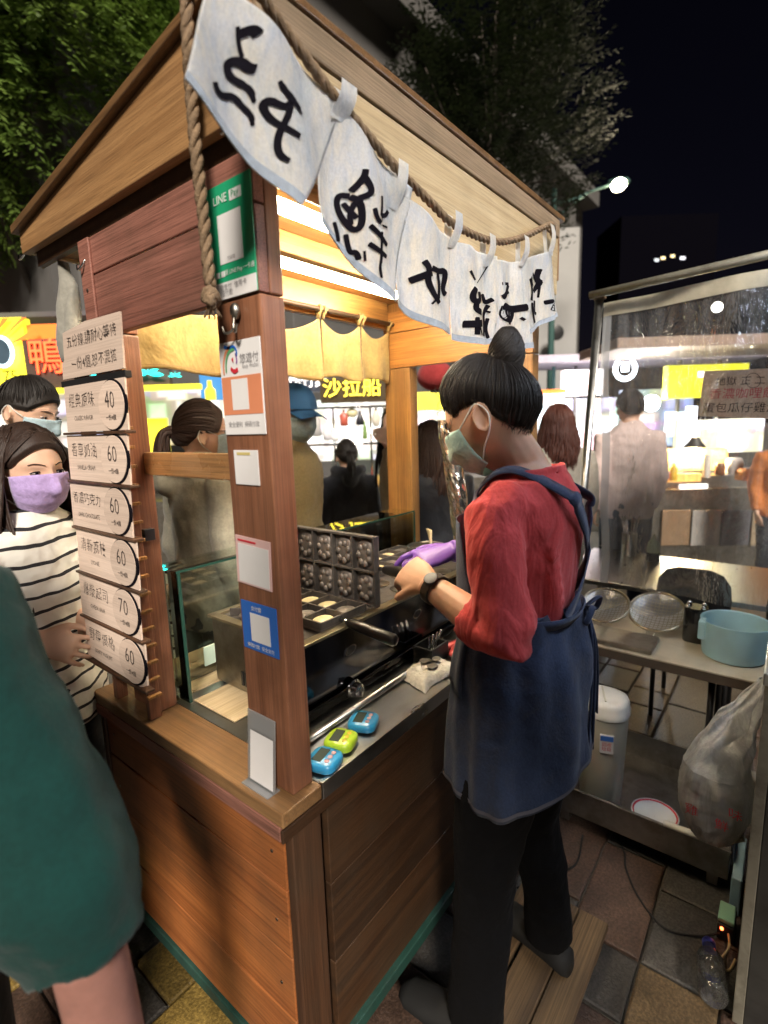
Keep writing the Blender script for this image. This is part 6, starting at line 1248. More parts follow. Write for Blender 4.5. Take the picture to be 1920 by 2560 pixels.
sbp = at_z(1632, 1402, 0.602); so = thing('sauce_bottle', 'pale squeeze bottle with a dark band on the stainless table', 'bottle', sbp); MB().lathe(sbp, [(0.038, 0.001), (0.038, 0.055)], 22).build('dark_sauce', INK, so, smooth=30); MB().lathe(sbp, [(0.038, 0.0555), (0.038, 0.09), (0.03, 0.12), (0.012, 0.14), (0.006, 0.17)], 22).build('bottle_shoulder', plain('pale_yellow_plastic', (0.55, 0.58, 0.38), 0.4, sss=0.2), so, smooth=40)
tag(MB().obox(at_z(1520, 1360, 0.606), (0.06, 0.02, 0), (-0.02, 0.05, 0), (0, 0, 0.003)).build('white_cloth', PAPER, bevel=0.001), 'folded white napkin on the stainless table', 'napkin')
# ------------------------------------------------------------------ ground
GRD = plain('worn_concrete', (0.085, 0.075, 0.062), 0.75, var=0.35, scale=30, bump=0.5)
ground = MB().grid(lambda s, t: V(-60 + 160 * s, -60 + 160 * t, -0.012), 8, 8).build('ground', GRD, origin=(0, 0, -0.012)); tag(ground, 'dark paved night market ground', 'ground', kind='structure')
def stone(name, col, rough=0.55):
    m, nt, p, n, l = _nt(name); v = _coords(n, l); oi = n.new('ShaderNodeObjectInfo')
    a = _noise(n, l, v, 9, 6, 0.65); b = _noise(n, l, v, 120, 3, 0.6)
    r = _ramp(n, [(0.3, tuple(x * 0.45 for x in col)), (0.55, col), (0.75, tuple(x * 1.35 for x in col))]); l.new(a, r.inputs[0]); sp = _ramp(n, [(0.4, (0.5,) * 3), (0.62, (1.15,) * 3)]); l.new(b, sp.inputs[0])
    c = mix(n, l, 0.8, r.outputs[0], sp.outputs[0], 'MULTIPLY'); hv = n.new('ShaderNodeHueSaturation'); mr = n.new('ShaderNodeMapRange'); mr.inputs[3].default_value = 0.7; mr.inputs[4].default_value = 1.3; l.new(oi.outputs['Random'], mr.inputs[0]); l.new(mr.outputs[0], hv.inputs['Value']); l.new(c, hv.inputs['Color']); l.new(hv.outputs[0], p.inputs['Base Color'])
    rr = n.new('ShaderNodeMapRange'); rr.inputs[3].default_value = rough - .22; rr.inputs[4].default_value = rough + .25; l.new(a, rr.inputs[0]); l.new(rr.outputs[0], p.inputs['Roughness']); ad = n.new('ShaderNodeMath'); ad.operation = 'ADD'; l.new(a, ad.inputs[0]); l.new(b, ad.inputs[1]); _bump(n, l, ad.outputs[0], p, 0.5, 0.006); return m
STONES = [stone('stone_grey', (0.075, 0.068, 0.06)), stone('stone_ochre', (0.22, 0.145, 0.035)), stone('stone_russet', (0.085, 0.05, 0.035)), stone('stone_tan', (0.12, 0.08, 0.04))]
rnd = random.Random(21); meshes = {}
def pave(x, y, lx_, ly_, mi, dz):
    key = (round(lx_, 3), round(ly_, 3), mi)
    if key not in meshes:
        g = 0.0035; m = MB(); e = 0.006
        m.add([(g, g, -0.011), (lx_ - g, g, -0.011), (lx_ - g, ly_ - g, -0.011), (g, ly_ - g, -0.011), (g + .001, g, -0.003), (lx_ - g, g + .001, -0.003), (lx_ - g - .001, ly_ - g, -0.003), (g, ly_ - g - .001, -0.003), (g + e, g + e, 0), (lx_ - g - e, g + e, 0), (lx_ - g - e, ly_ - g - e, 0), (g + e, ly_ - g - e, 0)], [(0, 1, 5, 4), (1, 2, 6, 5), (2, 3, 7, 6), (3, 0, 4, 7), (4, 5, 9, 8), (5, 6, 10, 9), (6, 7, 11, 10), (7, 4, 8, 11), (8, 9, 10, 11)])
        me = bpy.data.meshes.new('paving_stone'); me.from_pydata([tuple(p) for p in m.v], [], m.f); me.materials.append(STONES[mi]); meshes[key] = me
    o = bpy.data.objects.new('paving_stone', meshes[key]); COL.objects.link(o); o.parent = ground; o.location = V(x, y, dz + 0.0) - V(0, 0, -0.012); o.rotation_euler = (rnd.uniform(-.004, .004), rnd.uniform(-.004, .004), 0)
np_ = 0
for j in range(-5, 13):
    y = -0.463 + j * 0.19; x = -0.72 + (j % 2) * 0.09
    while x < 2.6 and np_ < 298:
        L_ = rnd.choice((0.19, 0.19, 0.28, 0.38)); mi = rnd.choices((0, 1, 2, 3), (4, .5, 4, 2))[0]
        if j == 0 and 0.80 < x < 0.95: mi = 1
        if j == 7 and -0.15 < x < 0.12: mi = 1
        d = (x + 0.56) * 0.772 + (y + 0.685) * 0.613
        inside = -0.02 < x < 1.05 and 0.02 < y < 0.55
        if d > 0.2 and not inside: pave(x, y, L_, 0.19, mi, rnd.uniform(-.002, .002) - 0.001); np_ += 1
        x += L_
# ------------------------------------------------------------------ buildings
CONC = plain('grey_render', (0.11, 0.105, 0.10), 0.85, var=0.12, scale=1.2, stain=(0.09, 0.085, 0.08), stain_amt=0.5)
DARKG = plain('dark_window', (0.012, 0.014, 0.02), 0.15)
bl = thing('office_building', 'tall grey concrete building rising behind the cart roof', 'building', (10, 10, 0))
YW = 6.0; ztop = at_y(1110, 150, YW).z
MB().box(2.0, 20.0, YW, YW + 8, 0, ztop).build('wall', CONC, bl); MB().box(1.9, 20.1, YW - 0.55, YW - 0.002, ztop - 0.4, ztop + 0.1).build('cornice', CONC, bl, bevel=0.02)
for i in range(6): MB().box(2.2 + i * 3.2, 2.65 + i * 3.2, YW - 0.22, YW - 0.002, 0, ztop - 0.401).build('pilaster', CONC, bl, bevel=0.02)
for i in range(5):
    for z in (3.4, 6.2):
        w_ = MB().box(3.2 + i * 3.2, 4.9 + i * 3.2, YW - 0.05, YW - 0.002, z, z + 1.5).build('window_frame', plain('window_frame_%d%d' % (i, int(z)), (0.07, 0.07, 0.075)), bl); MB().box(3.28 + i * 3.2, 4.82 + i * 3.2, YW - 0.062, YW - 0.051, z + .08, z + 1.42).build('pane', DARKG, w_)
gb2 = thing('grey_tower', 'plain grey building edge between the far banner and the night sky', 'building', (17, 4.4, 0)); pA = at(1345, 600, 15); pB = at(1448, 620, 15)
nrm = V(_f.x, _f.y, 0).normalized(); sd_ = V(pB.x - pA.x, pB.y - pA.y, 0)
MB().prism([V(pA.x, pA.y, 0) - sd_ * 1.2, V(pB.x, pB.y, 0), V(pB.x, pB.y, 0) + nrm * 4, V(pA.x, pA.y, 0) - sd_ * 1.2 + nrm * 4], (0, 0, pA.z + 0.3)).build('wall', plain('pale_grey_render', (0.30, 0.30, 0.30), 0.85, var=0.08, scale=1.0), gb2)
MB().lathe(at(1388, 833, 14.9), [(0.20, 0), (0.22, 0.1), (0.14, 0.12)], 20, -nrm).build('round_vent', BLACK, gb2, smooth=30)
# red brick building at the left
brick = thing('brick_building', 'dark red brick building with grey bands at the far left', 'building', (2.8, 9.2, 0))
BRK = plain('brick_wall_far', (0.40, 0.10, 0.06), 0.85, var=0.3, scale=26, sc=(1, 1, 3)); bo_ = at(60, 720, 8.5)
fx = V(_r.x, _r.y, 0).normalized()
def face_box(name, c, hw, hh, dep, mat, par, bevel=0.0):
    """slab facing the camera side: centre of the front face, half width, half height"""
    return MB().obox(V(c) + nrm * dep / 2, fx * hw, nrm * (dep / 2), V(0, 0, hh)).build(name, mat, par, bevel=bevel)
face_box('wall', V(bo_.x, bo_.y, 3.2) - fx * 0.8, 3.0, 3.2, 3.0, BRK, brick)
for z in (5.6, 4.55, 2.9): face_box('stone_band', V(bo_.x, bo_.y, z) - fx * 0.8 - nrm * 0.06, 3.05, 0.11, 0.058, CONC, brick, 0.01)
for k in range(-3, 4): face_box('pilaster', V(bo_.x, bo_.y, 3.2) + fx * (k * 0.95 + 0.1) - nrm * 0.09, 0.12, 3.2, 0.088, CONC, brick, 0.01)
# distant tower block with a few lit windows
dt = thing('distant_tower_block', 'distant dark tower block with a few lit windows above the curtain', 'building', tuple(at(1670, 900, 70) * V(1, 1, 0).length if False else (at(1670, 900, 70).x, at(1670, 900, 70).y, 0)))
tc_ = at(1670, 640, 70); face_box('wall', V(tc_.x, tc_.y, tc_.z / 2 + 2.6), 6.5, tc_.z / 2 + 2.6, 8, plain('night_facade', (0.0025, 0.0023, 0.004), 0.95, spec=0.0), dt)
for i, (u, v, w_, col) in enumerate(((1658, 645, 0.5, (1.0, .75, .4)), (1682, 640, 0.45, (1.0, .75, .4)), (1707, 645, 0.6, (.8, .85, 1)), (1584, 624, 0.35, (.7, .85, 1)), (1712, 608, 0.35, (.8, .85, 1)), (1642, 650, 0.5, (.5, .55, .6)))): face_box('lit_window', at(u, v, 69.9), w_ * .55, 0.16, 0.06, emit('lit_window_%d' % i, col, .8), dt)
# ------------------------------------------------------------------ street lamp
lp = thing('street_lamp', 'green street lamp with a glowing head on a curved arm', 'street lamp', (12.1, 4.05, 0)); GP = plain('lamp_green', (0.03, 0.085, 0.075), 0.7)
pb_ = at(1384, 560, 12); LH = at(1546, 455, 12); MB().tube([V(pb_.x, pb_.y, 0), V(pb_.x, pb_.y, pb_.z + 0.75)], [0.09, 0.06], 12).build('lamp_post', GP, lp, smooth=True)
MB().tube(bez([V(pb_.x, pb_.y, pb_.z + 0.45), at(1430, 500, 12), at(1480, 478, 12), LH], 8), 0.028, 8).build('arm', GP, lp, smooth=True); MB().tube([V(pb_.x, pb_.y, pb_.z + 0.1), at(1470, 482, 12)], 0.02, 8).build('brace', GP, lp, smooth=True)
MB().loft([(LH + fx * t, V(0, 0, h), nrm * w_) for t, h, w_ in ((-0.22, 0.05, 0.06), (0, 0.10, 0.12), (0.18, 0.09, 0.11), (0.26, 0.04, 0.05))], 16).build('lamp_hood', GP, lp, smooth=True); MB().ball(LH - V(0, 0, 0.07) - nrm * .02, (0.17, 0.17, 0.13), 16, 10).build('lamp_bulb', emit('sodium_lamp', (1.0, 0.84, 0.58), 45.0), lp, smooth=True)
ld = bpy.data.lights.new('street_lamp_light', 'POINT'); ld.energy = 25; ld.color = (1, .82, .55); ld.shadow_soft_size = 0.2; lo = bpy.data.objects.new('street_lamp_light', ld); COL.objects.link(lo); lo.location = LH - V(0, 0, 0.35); lo['kind'] = 'helper'
# ------------------------------------------------------------------ trees
def leafmat(name, a, b):
    m, nt, p, n, l = _nt(name); x = _noise(n, l, _coords(n, l), 2.2, 4, .6); r = _ramp(n, [(0.3, a), (0.7, b)]); l.new(x, r.inputs[0]); l.new(r.outputs[0], p.inputs['Base Color']); p.inputs['Roughness'].default_value = 0.55
    o = n['Material Output']; tr = n.new('ShaderNodeBsdfTranslucent'); l.new(r.outputs[0], tr.inputs[0]); mx = n.new('ShaderNodeMixShader'); mx.inputs[0].default_value = 0.25; l.new(p.outputs[0], mx.inputs[1]); l.new(tr.outputs[0], mx.inputs[2]); l.new(mx.outputs[0], o.inputs[0]); return m
BARK = plain('bark', (0.075, 0.06, 0.048), 0.9, var=0.3, scale=20, bump=0.6)
def tree(label, base, trunk_h, crown_c, crown_r, nspray, leaf, mat, seed, droop=0.5):
    rnd = random.Random(seed); th = thing('street_tree', label, 'tree', base, 'trees around the market'); b = V(base); cc_ = V(crown_c)
    tk = MB(); tk.tube(bez([b, b.lerp(V(cc_.x, cc_.y, trunk_h), .5) + V(.06, .04, 0), V(cc_.x, cc_.y, trunk_h), cc_ + V(0, 0, crown_r[2] * .5)], 6), [0.14, 0.13, 0.12, 0.12, 0.11, 0.11, 0.11, 0.10, 0.10, 0.10, 0.10, 0.09, 0.08, 0.07, 0.06, 0.05, 0.04, 0.03, 0.02], 12); tk.build('trunk', BARK, th, smooth=True)
    ends = []
    for i in range(26):
        a = rnd.uniform(0, 2 * PI); e = rnd.uniform(-0.5, 1.2); d = V(math.cos(a) * math.cos(e), math.sin(a) * math.cos(e), math.sin(e)); s0 = V(cc_.x, cc_.y, trunk_h).lerp(cc_ + V(0, 0, crown_r[2] * .4), rnd.random()); s1 = cc_ + V(d.x * crown_r[0], d.y * crown_r[1], d.z * crown_r[2]) * rnd.uniform(.6, .92)
        MB().tube(bez([s0, s0.lerp(s1, .5) + V(0, 0, .15), s1], 5), [.05, .045, .04, .036, .032, .028, .024, .02, .016, .012, .008], 6).build('limb', BARK, th, smooth=True); ends.append(s1)
    cr = MB()
    for i in range(nspray):
        d = V(rnd.gauss(0, 1), rnd.gauss(0, 1), rnd.gauss(0, 1)).normalized(); rr = rnd.random() ** 0.45; lump = 1 + 0.28 * mnoise.noise(d * 2.3 + V(seed, 0, 0)); c = cc_ + V(d.x * crown_r[0], d.y * crown_r[1], d.z * crown_r[2]) * rr * lump
        if mnoise.noise(c * 1.35 + V(0, 0, seed)) < -0.22: continue
        ax = (V(d.x, d.y, 0) * rnd.uniform(.5, 1) + V(rnd.uniform(-.5, .5), rnd.uniform(-.5, .5), -droop * rnd.uniform(.3, 1.3))).normalized(); side = ax.cross(V(0, 0, 1)); side = side.normalized() if side.length > .1 else V(1, 0, 0); nn = side.cross(ax); n_l = rnd.randint(7, 11); SL = leaf * rnd.uniform(2.4, 3.6)
        for k in range(n_l):
            t = k / n_l; o = c + ax * SL * t - V(0, 0, droop * .12 * SL * t * t); sg = 1 if k % 2 else -1; ld_ = (ax * 0.75 + side * sg * 0.8 + V(0, 0, rnd.uniform(-.35, .15)) + nn * rnd.uniform(-.3, .3)).normalized(); l_ = leaf * rnd.uniform(.75, 1.15) * (1 - .3 * t); wv = ld_.cross(nn + side * rnd.uniform(-.4, .4)).normalized() * l_ * 0.17
            n0 = len(cr.v); cr.v += [o, o + ld_ * l_ * .45 + wv, o + ld_ * l_, o + ld_ * l_ * .45 - wv]; cr.f.append((n0, n0 + 1, n0 + 2, n0 + 3))
    co = cr.build('crown', mat, th); co['kind'] = 'stuff'; return th
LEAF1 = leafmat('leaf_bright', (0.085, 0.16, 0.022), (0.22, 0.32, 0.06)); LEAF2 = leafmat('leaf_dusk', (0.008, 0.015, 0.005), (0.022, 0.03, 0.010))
tl = at(110, 180, 6.0); tree('leafy green tree overhanging the upper left corner', (tl.x - .3, tl.y + .3, 0), 2.9, tl + V(-0.25, 0.3, 0.45), (2.3, 2.3, 2.2), 17000, 0.12, LEAF1, 3, 0.6)
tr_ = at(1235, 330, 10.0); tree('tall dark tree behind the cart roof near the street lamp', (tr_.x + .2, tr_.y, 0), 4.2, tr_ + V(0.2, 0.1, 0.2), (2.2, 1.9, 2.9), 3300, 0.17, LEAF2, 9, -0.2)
# ------------------------------------------------------------------ market stalls beyond the cart
YEL = emit('lightbox_yellow', (0.95, 0.78, 0.04), 0.75, 0.35, 3); WHT = emit('lightbox_white', (1.0, 0.95, 0.86), 1.6); WHTC = emit('lightbox_cool', (0.86, 0.92, 1.0), 2.0); ORN = emit('lightbox_orange', (0.9, 0.18, 0.03), 0.7, 0.3, 3); NEONR = emit('neon_red', (1.0, 0.07, 0.02), 2.6); NEONT = emit('neon_teal', (0.02, 0.75, 0.65), 2.0); YTXT = emit('sign_yellow_text', (1.0, 0.75, 0.05), 2.0); DKB = plain('sign_brown', (0.09, 0.055, 0.04), 0.6); MAG = emit('lightbox_pink', (1.0, .8, .82), .9)
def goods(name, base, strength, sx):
    '''far stall back wall, its lighting put in as emission: rows of packets and posters, too far off to tell apart'''
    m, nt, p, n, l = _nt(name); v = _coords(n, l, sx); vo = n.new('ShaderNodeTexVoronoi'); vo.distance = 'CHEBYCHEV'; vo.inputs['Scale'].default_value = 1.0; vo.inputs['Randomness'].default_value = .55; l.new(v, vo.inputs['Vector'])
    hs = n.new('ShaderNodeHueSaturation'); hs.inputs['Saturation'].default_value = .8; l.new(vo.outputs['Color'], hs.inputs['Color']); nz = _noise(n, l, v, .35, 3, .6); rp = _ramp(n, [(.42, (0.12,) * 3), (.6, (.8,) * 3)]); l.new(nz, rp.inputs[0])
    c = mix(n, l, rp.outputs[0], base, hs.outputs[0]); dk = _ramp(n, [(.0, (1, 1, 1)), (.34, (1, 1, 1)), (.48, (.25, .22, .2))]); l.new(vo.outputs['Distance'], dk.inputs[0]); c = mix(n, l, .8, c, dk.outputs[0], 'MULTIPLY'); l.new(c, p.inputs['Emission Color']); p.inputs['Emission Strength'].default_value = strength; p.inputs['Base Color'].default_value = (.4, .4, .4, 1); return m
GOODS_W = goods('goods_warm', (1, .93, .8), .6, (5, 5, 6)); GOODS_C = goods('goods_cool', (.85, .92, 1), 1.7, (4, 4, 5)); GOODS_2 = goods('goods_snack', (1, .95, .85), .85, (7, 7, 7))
def sign(name, label, u0, v0, u1, v1, depth, mat, parent=None, dep=0.10, cat='sign'):
    c = (at(u0, v0, depth) + at(u1, v1, depth)) / 2; hw = abs(u1 - u0) / 2 / 1290.27 * depth; hh = abs(v1 - v0) / 2 / 1290.27 * depth
    o = face_box(name, c, hw, hh, dep, mat, parent, 0.004)
    if label: tag(o, label, cat, 'lit stall signs')
    return o
def sgn_text(par, body, u, v, depth, size, mat, **k): return text_mesh('lettering', body, mat, at(u, v, depth) - nrm * 0.018, fx, V(0, 0, 1), size, par, **k)
# left stall with the duck sign
sl = sign('stall_sign', 'yellow lightbox sign with orange sun rays and a price of 75', -150, 800, 66, 965, 4.2, YEL)
for i in range(6):
    a = 0.35 + i * 0.42; c = at(-20, 880, 4.18); m = MB().prism([c + fx * (0.15 * math.cos(a)) + V(0, 0, .15 * math.sin(a)) - nrm * .012, c + fx * (0.42 * math.cos(a - .07)) + V(0, 0, min(.255, .42 * math.sin(a - .07))) - nrm * .012, c + fx * (0.42 * math.cos(a + .07)) + V(0, 0, min(.255, .42 * math.sin(a + .07))) - nrm * .012], nrm * 0.006); m.build('sun_ray', ORN, sl)
MB().loft([(at(8, 880, 4.18) - nrm * (.014 + .004 * k), fx * 0.10, V(0, 0, 0.125)) for k in (0, 1)], 28).build('emblem_oval', emit('emblem_white', (.75, .95, 1.0), 1.3), sl); MB().loft([(at(6, 880, 4.18) - nrm * (.020 + .004 * k), fx * 0.078, V(0, 0, 0.10)) for k in (0, 1)], 28).build('emblem_oval', plain('emblem_dark', (0.05, .09, .13)), sl)
sgn_text(sl, '75', 30, 942, 4.17, 0.125, INK)
o2 = sign('stall_sign', 'dark brown sign board with a red neon character behind the notice', 62, 846, 420, 968, 4.19, DKB, dep=.06)
sgn_text(o2, '鴨', 118, 898, 4.18, 0.30, NEONR); tag(o2, 'dark brown sign board with a red neon character behind the notice', 'sign')
for i, (u, v, s) in enumerate(((205, 936, .05), (228, 936, .07), (372, 934, .13), (440, 940, .055))):
    for k in range(5):
        a = -0.2 + k * 0.85; c = at(u, v, 4.17) - nrm * .02; d = fx * math.cos(a) + V(0, 0, 1) * math.sin(a) * .6; MB().loft([(c + d * s * t, nrm * .004, V(0, 0, w_ * s)) for t, w_ in ((0, .02), (.3, .13), (.7, .11), (1, .01))], 8).build('neon_leaf', NEONT, o2)
rb = sign('stall_sign', 'orange strip light over the brown sign board', 66, 806, 460, 842, 4.2, ORN, dep=.05)
stb = thing('market_stall', 'brightly lit food stall under the yellow and brown signs', 'stall', (1.3, 4.3, 0)); face_box('glowing_back_wall', at(250, 1045, 5.0), 1.5, 0.28, .05, GOODS_W, stb)
face_box('sign_edge_light', at(210, 975, 4.2), 0.95, 0.022, .04, YEL, stb); face_box('counter', V(at(250, 1300, 4.4).x, at(250, 1300, 4.4).y, 0.45), 1.4, 0.45, .6, STEEL_D, stb)
face_box('canopy', at(200, 782, 4.3), 1.5, 0.02, 1.4, plain('stall_canopy_grey', (0.10, 0.10, 0.11), 0.7), stb)
for k in (-1, 1): MB().cyl(V(*(at(250, 1000, 4.25) + fx * 1.35 * k).xy, 0), V(*(at(250, 1000, 4.25) + fx * 1.35 * k).xy, 2.45), 0.02).build('stall_pole', STEEL, stb, smooth=True)
face_box('yellow_poster', at(385, 1120, 4.6), .14, .26, .02, YEL, stb)
s3 = sign('stall_sign', 'dark sign with big yellow characters above the crowd in the middle', 800, 945, 965, 1005, 5.0, plain('sign_dark_gold', (0.05, 0.03, 0.008), .5)); sgn_text(s3, '沙拉船', 880, 972, 4.98, 0.19, YTXT)
s4 = sign('stall_sign', 'slate sign with white lettering left of the yellow characters', 700, 938, 802, 980, 5.05, plain('slate_sign', (0.05, 0.06, 0.09), .5)); sgn_text(s4, '炸竹筴', 770, 955, 5.03, 0.13, WHT)
s5_ = sign('stall_sign', 'blue poster with a yellow bottle behind the hoodie woman', 500, 935, 560, 1000, 4.4, emit('poster_blue', (.03, .13, .30), .8), dep=.02); MB().loft([(at(527, 985, 4.38) + V(0, 0, h) - nrm * .012, fx * w_, nrm * .004) for h, w_ in ((-.05, .045), (.03, .045), (.06, .02), (.11, .018))], 12).build('yellow_bottle', YEL, s5_)
st2 = thing('market_stall', 'white lit snack stall with shelves behind the child', 'stall', (3.5, 3.2, 0)); face_box('glowing_back_wall', at(880, 1075, 6.2), 1.6, 0.36, .05, GOODS_2, st2); face_box('counter', V(at(880, 1300, 5.6).x, at(880, 1300, 5.6).y, .45), 1.5, .45, .6, STEEL_D, st2)
for v in (1018, 1110): 
    p = at(880, v, 5.1); MB().cyl(p - fx * .75, p + fx * .75, .012).build('rack_bar', CHROME, st2, smooth=True)
for u in (832, 925, 960, 740): 
    p = at(u, 1018, 5.1); MB().cyl(V(p.x, p.y, 0.9), p, .011).build('rack_post', CHROME, st2, smooth=True)
face_box('glass_case', at(905, 1180, 5.2), .30, .22, .3, GLASSY, st2, .005)
for i, (u, v, w_, h, c) in enumerate(((860, 1045, .06, .08, (.55, .12, .08)), (912, 1075, .03, .09, (.2, .33, .1)), (900, 1045, .05, .07, (.03, .03, .04)), (820, 1075, .06, .10, (.8, .8, .85)), (940, 1040, .05, .10, (.75, .7, .6)), (880, 1030, .07, .05, (.7, .65, .4)), (838, 1090, .05, .05, (.85, .85, .85)), (790, 1060, .07, .12, (.5, .5, .5)))):
    tag(MB().loft([(at(u, v, 5.15) + V(0, 0, h * q), fx * w_ * .8 * e * (1 + .25 * math.sin(q * 7 + i)), nrm * w_ * .5 * e) for q, e in ((-1, .5), (-.92, .9), (-.3, 1), (.3, .8), (.75, .25), (.95, .3), (1, .2))], 10, power=.7).build('hanging_bag', plain('snack_pack_%d' % i, c, .4), smooth=True), ['red net bag', 'green packet', 'black sack', 'white bag left of the red net', 'beige packet', 'yellow packet', 'small white bag', 'grey bag'][i] + ' hanging in the snack stall behind the child', 'bag', 'bags in the snack stall')
s6_ = sign('stall_sign', 'pale lightbox with pink panels right of the seller head', 1408, 925, 1508, 988, 6.5, MAG)
for k in range(6): face_box('menu_panel', at(1430 + (k % 3) * 26, 942 + (k // 3) * 24, 6.48) - nrm * .012, .05, .04, .01, emit('panel_%d' % k, (.9, .35 + .1 * (k % 3), .4), .9), s6_)
s7 = sign('stall_sign', 'orange edged white stall sign above the brown haired woman', 1345, 985, 1410, 1010, 6.0, WHT); sgn_text(s7, '味 香', 1375, 998, 5.98, .09, RED_P); face_box('orange_edge', at(1378, 978, 6.0), .17, .02, .08, ORN, s7)
st3 = thing('market_stall', 'row of cool white lit stalls behind the clear curtain', 'stall', (5.5, 1.6, 0)); face_box('glowing_back_wall', at(1450, 1070, 7.5), 1.0, .42, .05, GOODS_C, st3); face_box('counter', V(at(1500, 1240, 6.8).x, at(1500, 1240, 6.8).y, .45), 1.6, .45, .5, STEEL_D, st3)
for i, u in enumerate((1420, 1475, 1530, 1620)):
    face_box('wall_poster', at(u, 1095 + 15 * (i % 2), 7.4), .11, .16, .01, [emit('poster_teal', (.1, .5, .5), .8), emit('poster_pink', (.9, .5, .55), .9), emit('poster_white', (.9, .9, .95), 1.4), emit('poster_blue2', (.2, .35, .8), 1.0)][i], st3)
cnp = at(1460, 905, 7.0); MB().obox(cnp + fx * .6, fx * 1.6, nrm * .5, V(0, 0, .05)).build('canopy', plain('lilac_canopy', (.42, .36, .42), .7), st3, bevel=.01); MB().obox(at(1750, 868, 5.5), fx * 1.1, nrm * .5, V(0, 0, .05)).build('canopy', plain('tan_canopy', (.34, .25, .2), .7), st3, bevel=.01)
for u, k in ((1385, 7.0), (1440, 7.0), (1700, 6.0), (1800, 6.0)): p = at(u, 900, k); MB().cyl(V(p.x, p.y, 0), p, .025).build('stall_pole', plain('teal_pole', (.16, .36, .33), .5) if u == 1385 else STEEL, st3, smooth=True)
rg = thing('ring_light', 'glowing white ring sign seen through the curtain', 'light', tuple(at(1563, 925, 6.0)), 'lit stall signs'); c = at(1563, 922, 6.0); MB().tube([c + fx * .115 * math.cos(a) + V(0, 0, .115 * math.sin(a)) for a in [2.3 + (2 * PI - 1.4) * i / 26 for i in range(27)]], .024, 8).build('glow_tube', emit('ring_white', (.85, .93, 1), 6.0), rg, smooth=True); MB().box(0, 0, 0, 0, 0, 0)
MB().obox(c + V(0, 0, .02), fx * .035, nrm * .02, V(0, 0, .05)).build('glow_bar', emit('ring_white2', (.85, .93, 1), 4.0), rg)
tag(MB().ball(at(1628, 1008, 5.6), .085, 16, 10).build('flood_bulb', emit('flood_white', (.8, .92, 1), 34.0), smooth=True), 'dazzling white bulb between the ring sign and the yellow sign', 'bulb', 'lit stall signs')
tag(MB().ball(at(1793, 768, 9.0), .075, 16, 10).build('flood_bulb', emit('flood_warm', (1, .95, .8), 22.0), smooth=True), 'small bright lamp in the dark high behind the curtain', 'bulb', 'lit stall signs')
s8 = sign('stall_sign', 'wide lime yellow stall sign behind the curtain', 1670, 912, 1870, 992, 5.4, emit('lightbox_lime', (.88, .85, .03), 0.8, .3, 3)); sgn_text(s8, '飯 糰', 1725, 973, 5.38, .11, emit('orange_text', (.9, .4, .02), 1)); face_box('white_plate', at(1770, 935, 5.38), .10, .03, .012, WHT, s8)
st4 = thing('market_stall', 'warm lit hot food stall behind the clear curtain at right', 'stall', (3.9, -0.3, 0)); face_box('bain_marie', at(1780, 1215, 4.6), .55, .10, .4, STEEL, st4, .01); face_box('counter', V(at(1800, 1300, 4.6).x, at(1800, 1300, 4.6).y, .42), .75, .42, .5, STEEL_D, st4)
face_box('food_heap', at(1740, 1150, 4.65), .30, .10, .2, emit('fried_food_glow', (1.0, .58, .14), 3.2, .9, 18), st4, .03); [face_box('counter_panel', at(1690 + 75 * q_, 1320, 4.58), .125, .16, .012, plain('counter_panel_%d' % q_, ((.30, .2, .12), (.45, .43, .40), (.16, .16, .18), (.38, .3, .2))[q_], .4, .3), st4, .004) for q_ in range(4)]; face_box('bright_tray', at(1735, 1225, 4.59), .12, .05, .02, WHT, st4); face_box('back_panel', at(1800, 1090, 5.0), .42, .16, .05, goods('goods_yellow', (.95, .82, .3), 1.3, (4, 4, 6)), st4); face_box('side_wall', at(1640, 1045, 6.4), .45, .35, .05, goods('goods_blue', (.25, .4, .75), .8, (4, 4, 7)), st4); face_box('light_column', at(1728, 1080, 4.9), .045, .24, .04, WHTC, st4); face_box('strip_light', at(1830, 1060, 4.9), .3, .035, .04, WHTC, st4); face_box('menu_strip', at(1690, 1060, 5.2), .10, .12, .03, goods('goods_mix', (.9, .9, 1), 2.2, (9, 9, 9)), st4); face_box('tray_front', at(1700, 1195, 4.4), .18, .035, .03, emit('tray_amber', (.9, .45, .12), .9, .8, 20), st4)  # food heap and trays glow by emission in place of lamp light
p, b = stand(1968, 1085, 3.9, 1.65); person('vendor in orange top behind the curtain at the right edge', (b[0], b[1], 0), math.radians(200), p.z / 1.495 * 1.6, top=cloth('orange_top', (.60, .20, .05)), style='short', face=True, vox=.012)
# red lantern beyond the far gable
ln = thing('red_lantern', 'round red paper lantern glimpsed past the far post', 'lantern', tuple(at(1088, 940, 3.6))); c = at(1088, 940, 3.6); m = MB()
for k in range(12):
    pass
m.loft([(c + V(0, 0, .10 * math.sin(t)), V(.125 * math.cos(t) + .004, 0, 0), V(0, .125 * math.cos(t) + .004, 0)) for t in [-PI / 2 + PI * i / 14 for i in range(15)]], 24); m.build('paper_globe', cloth('lantern_red', (.50, .06, .06), .3, trans=.3), ln, smooth=True)
for sg in (-1, 1): MB().lathe(c + V(0, 0, .10 * sg), [(.035, -.012), (.035, .012)], 16).build('cap', BLACK, ln)
MB().cyl(c + V(0, 0, .11), c + V(0, 0, .5), .003).build('cord', BLACK, ln)
s9 = sign('stall_sign', 'yellow panel under the red lantern', 1040, 980, 1130, 1025, 4.8, emit('yellow_panel', (.8, .7, .06), .8, .5, 5)); 
tag(MB().obox(at(750, 1330, 2.6), fx * .02, nrm * .02, V(0, 0, .04)).build('dark_box', DKB, bevel=.003), 'x', 'box') if False else None

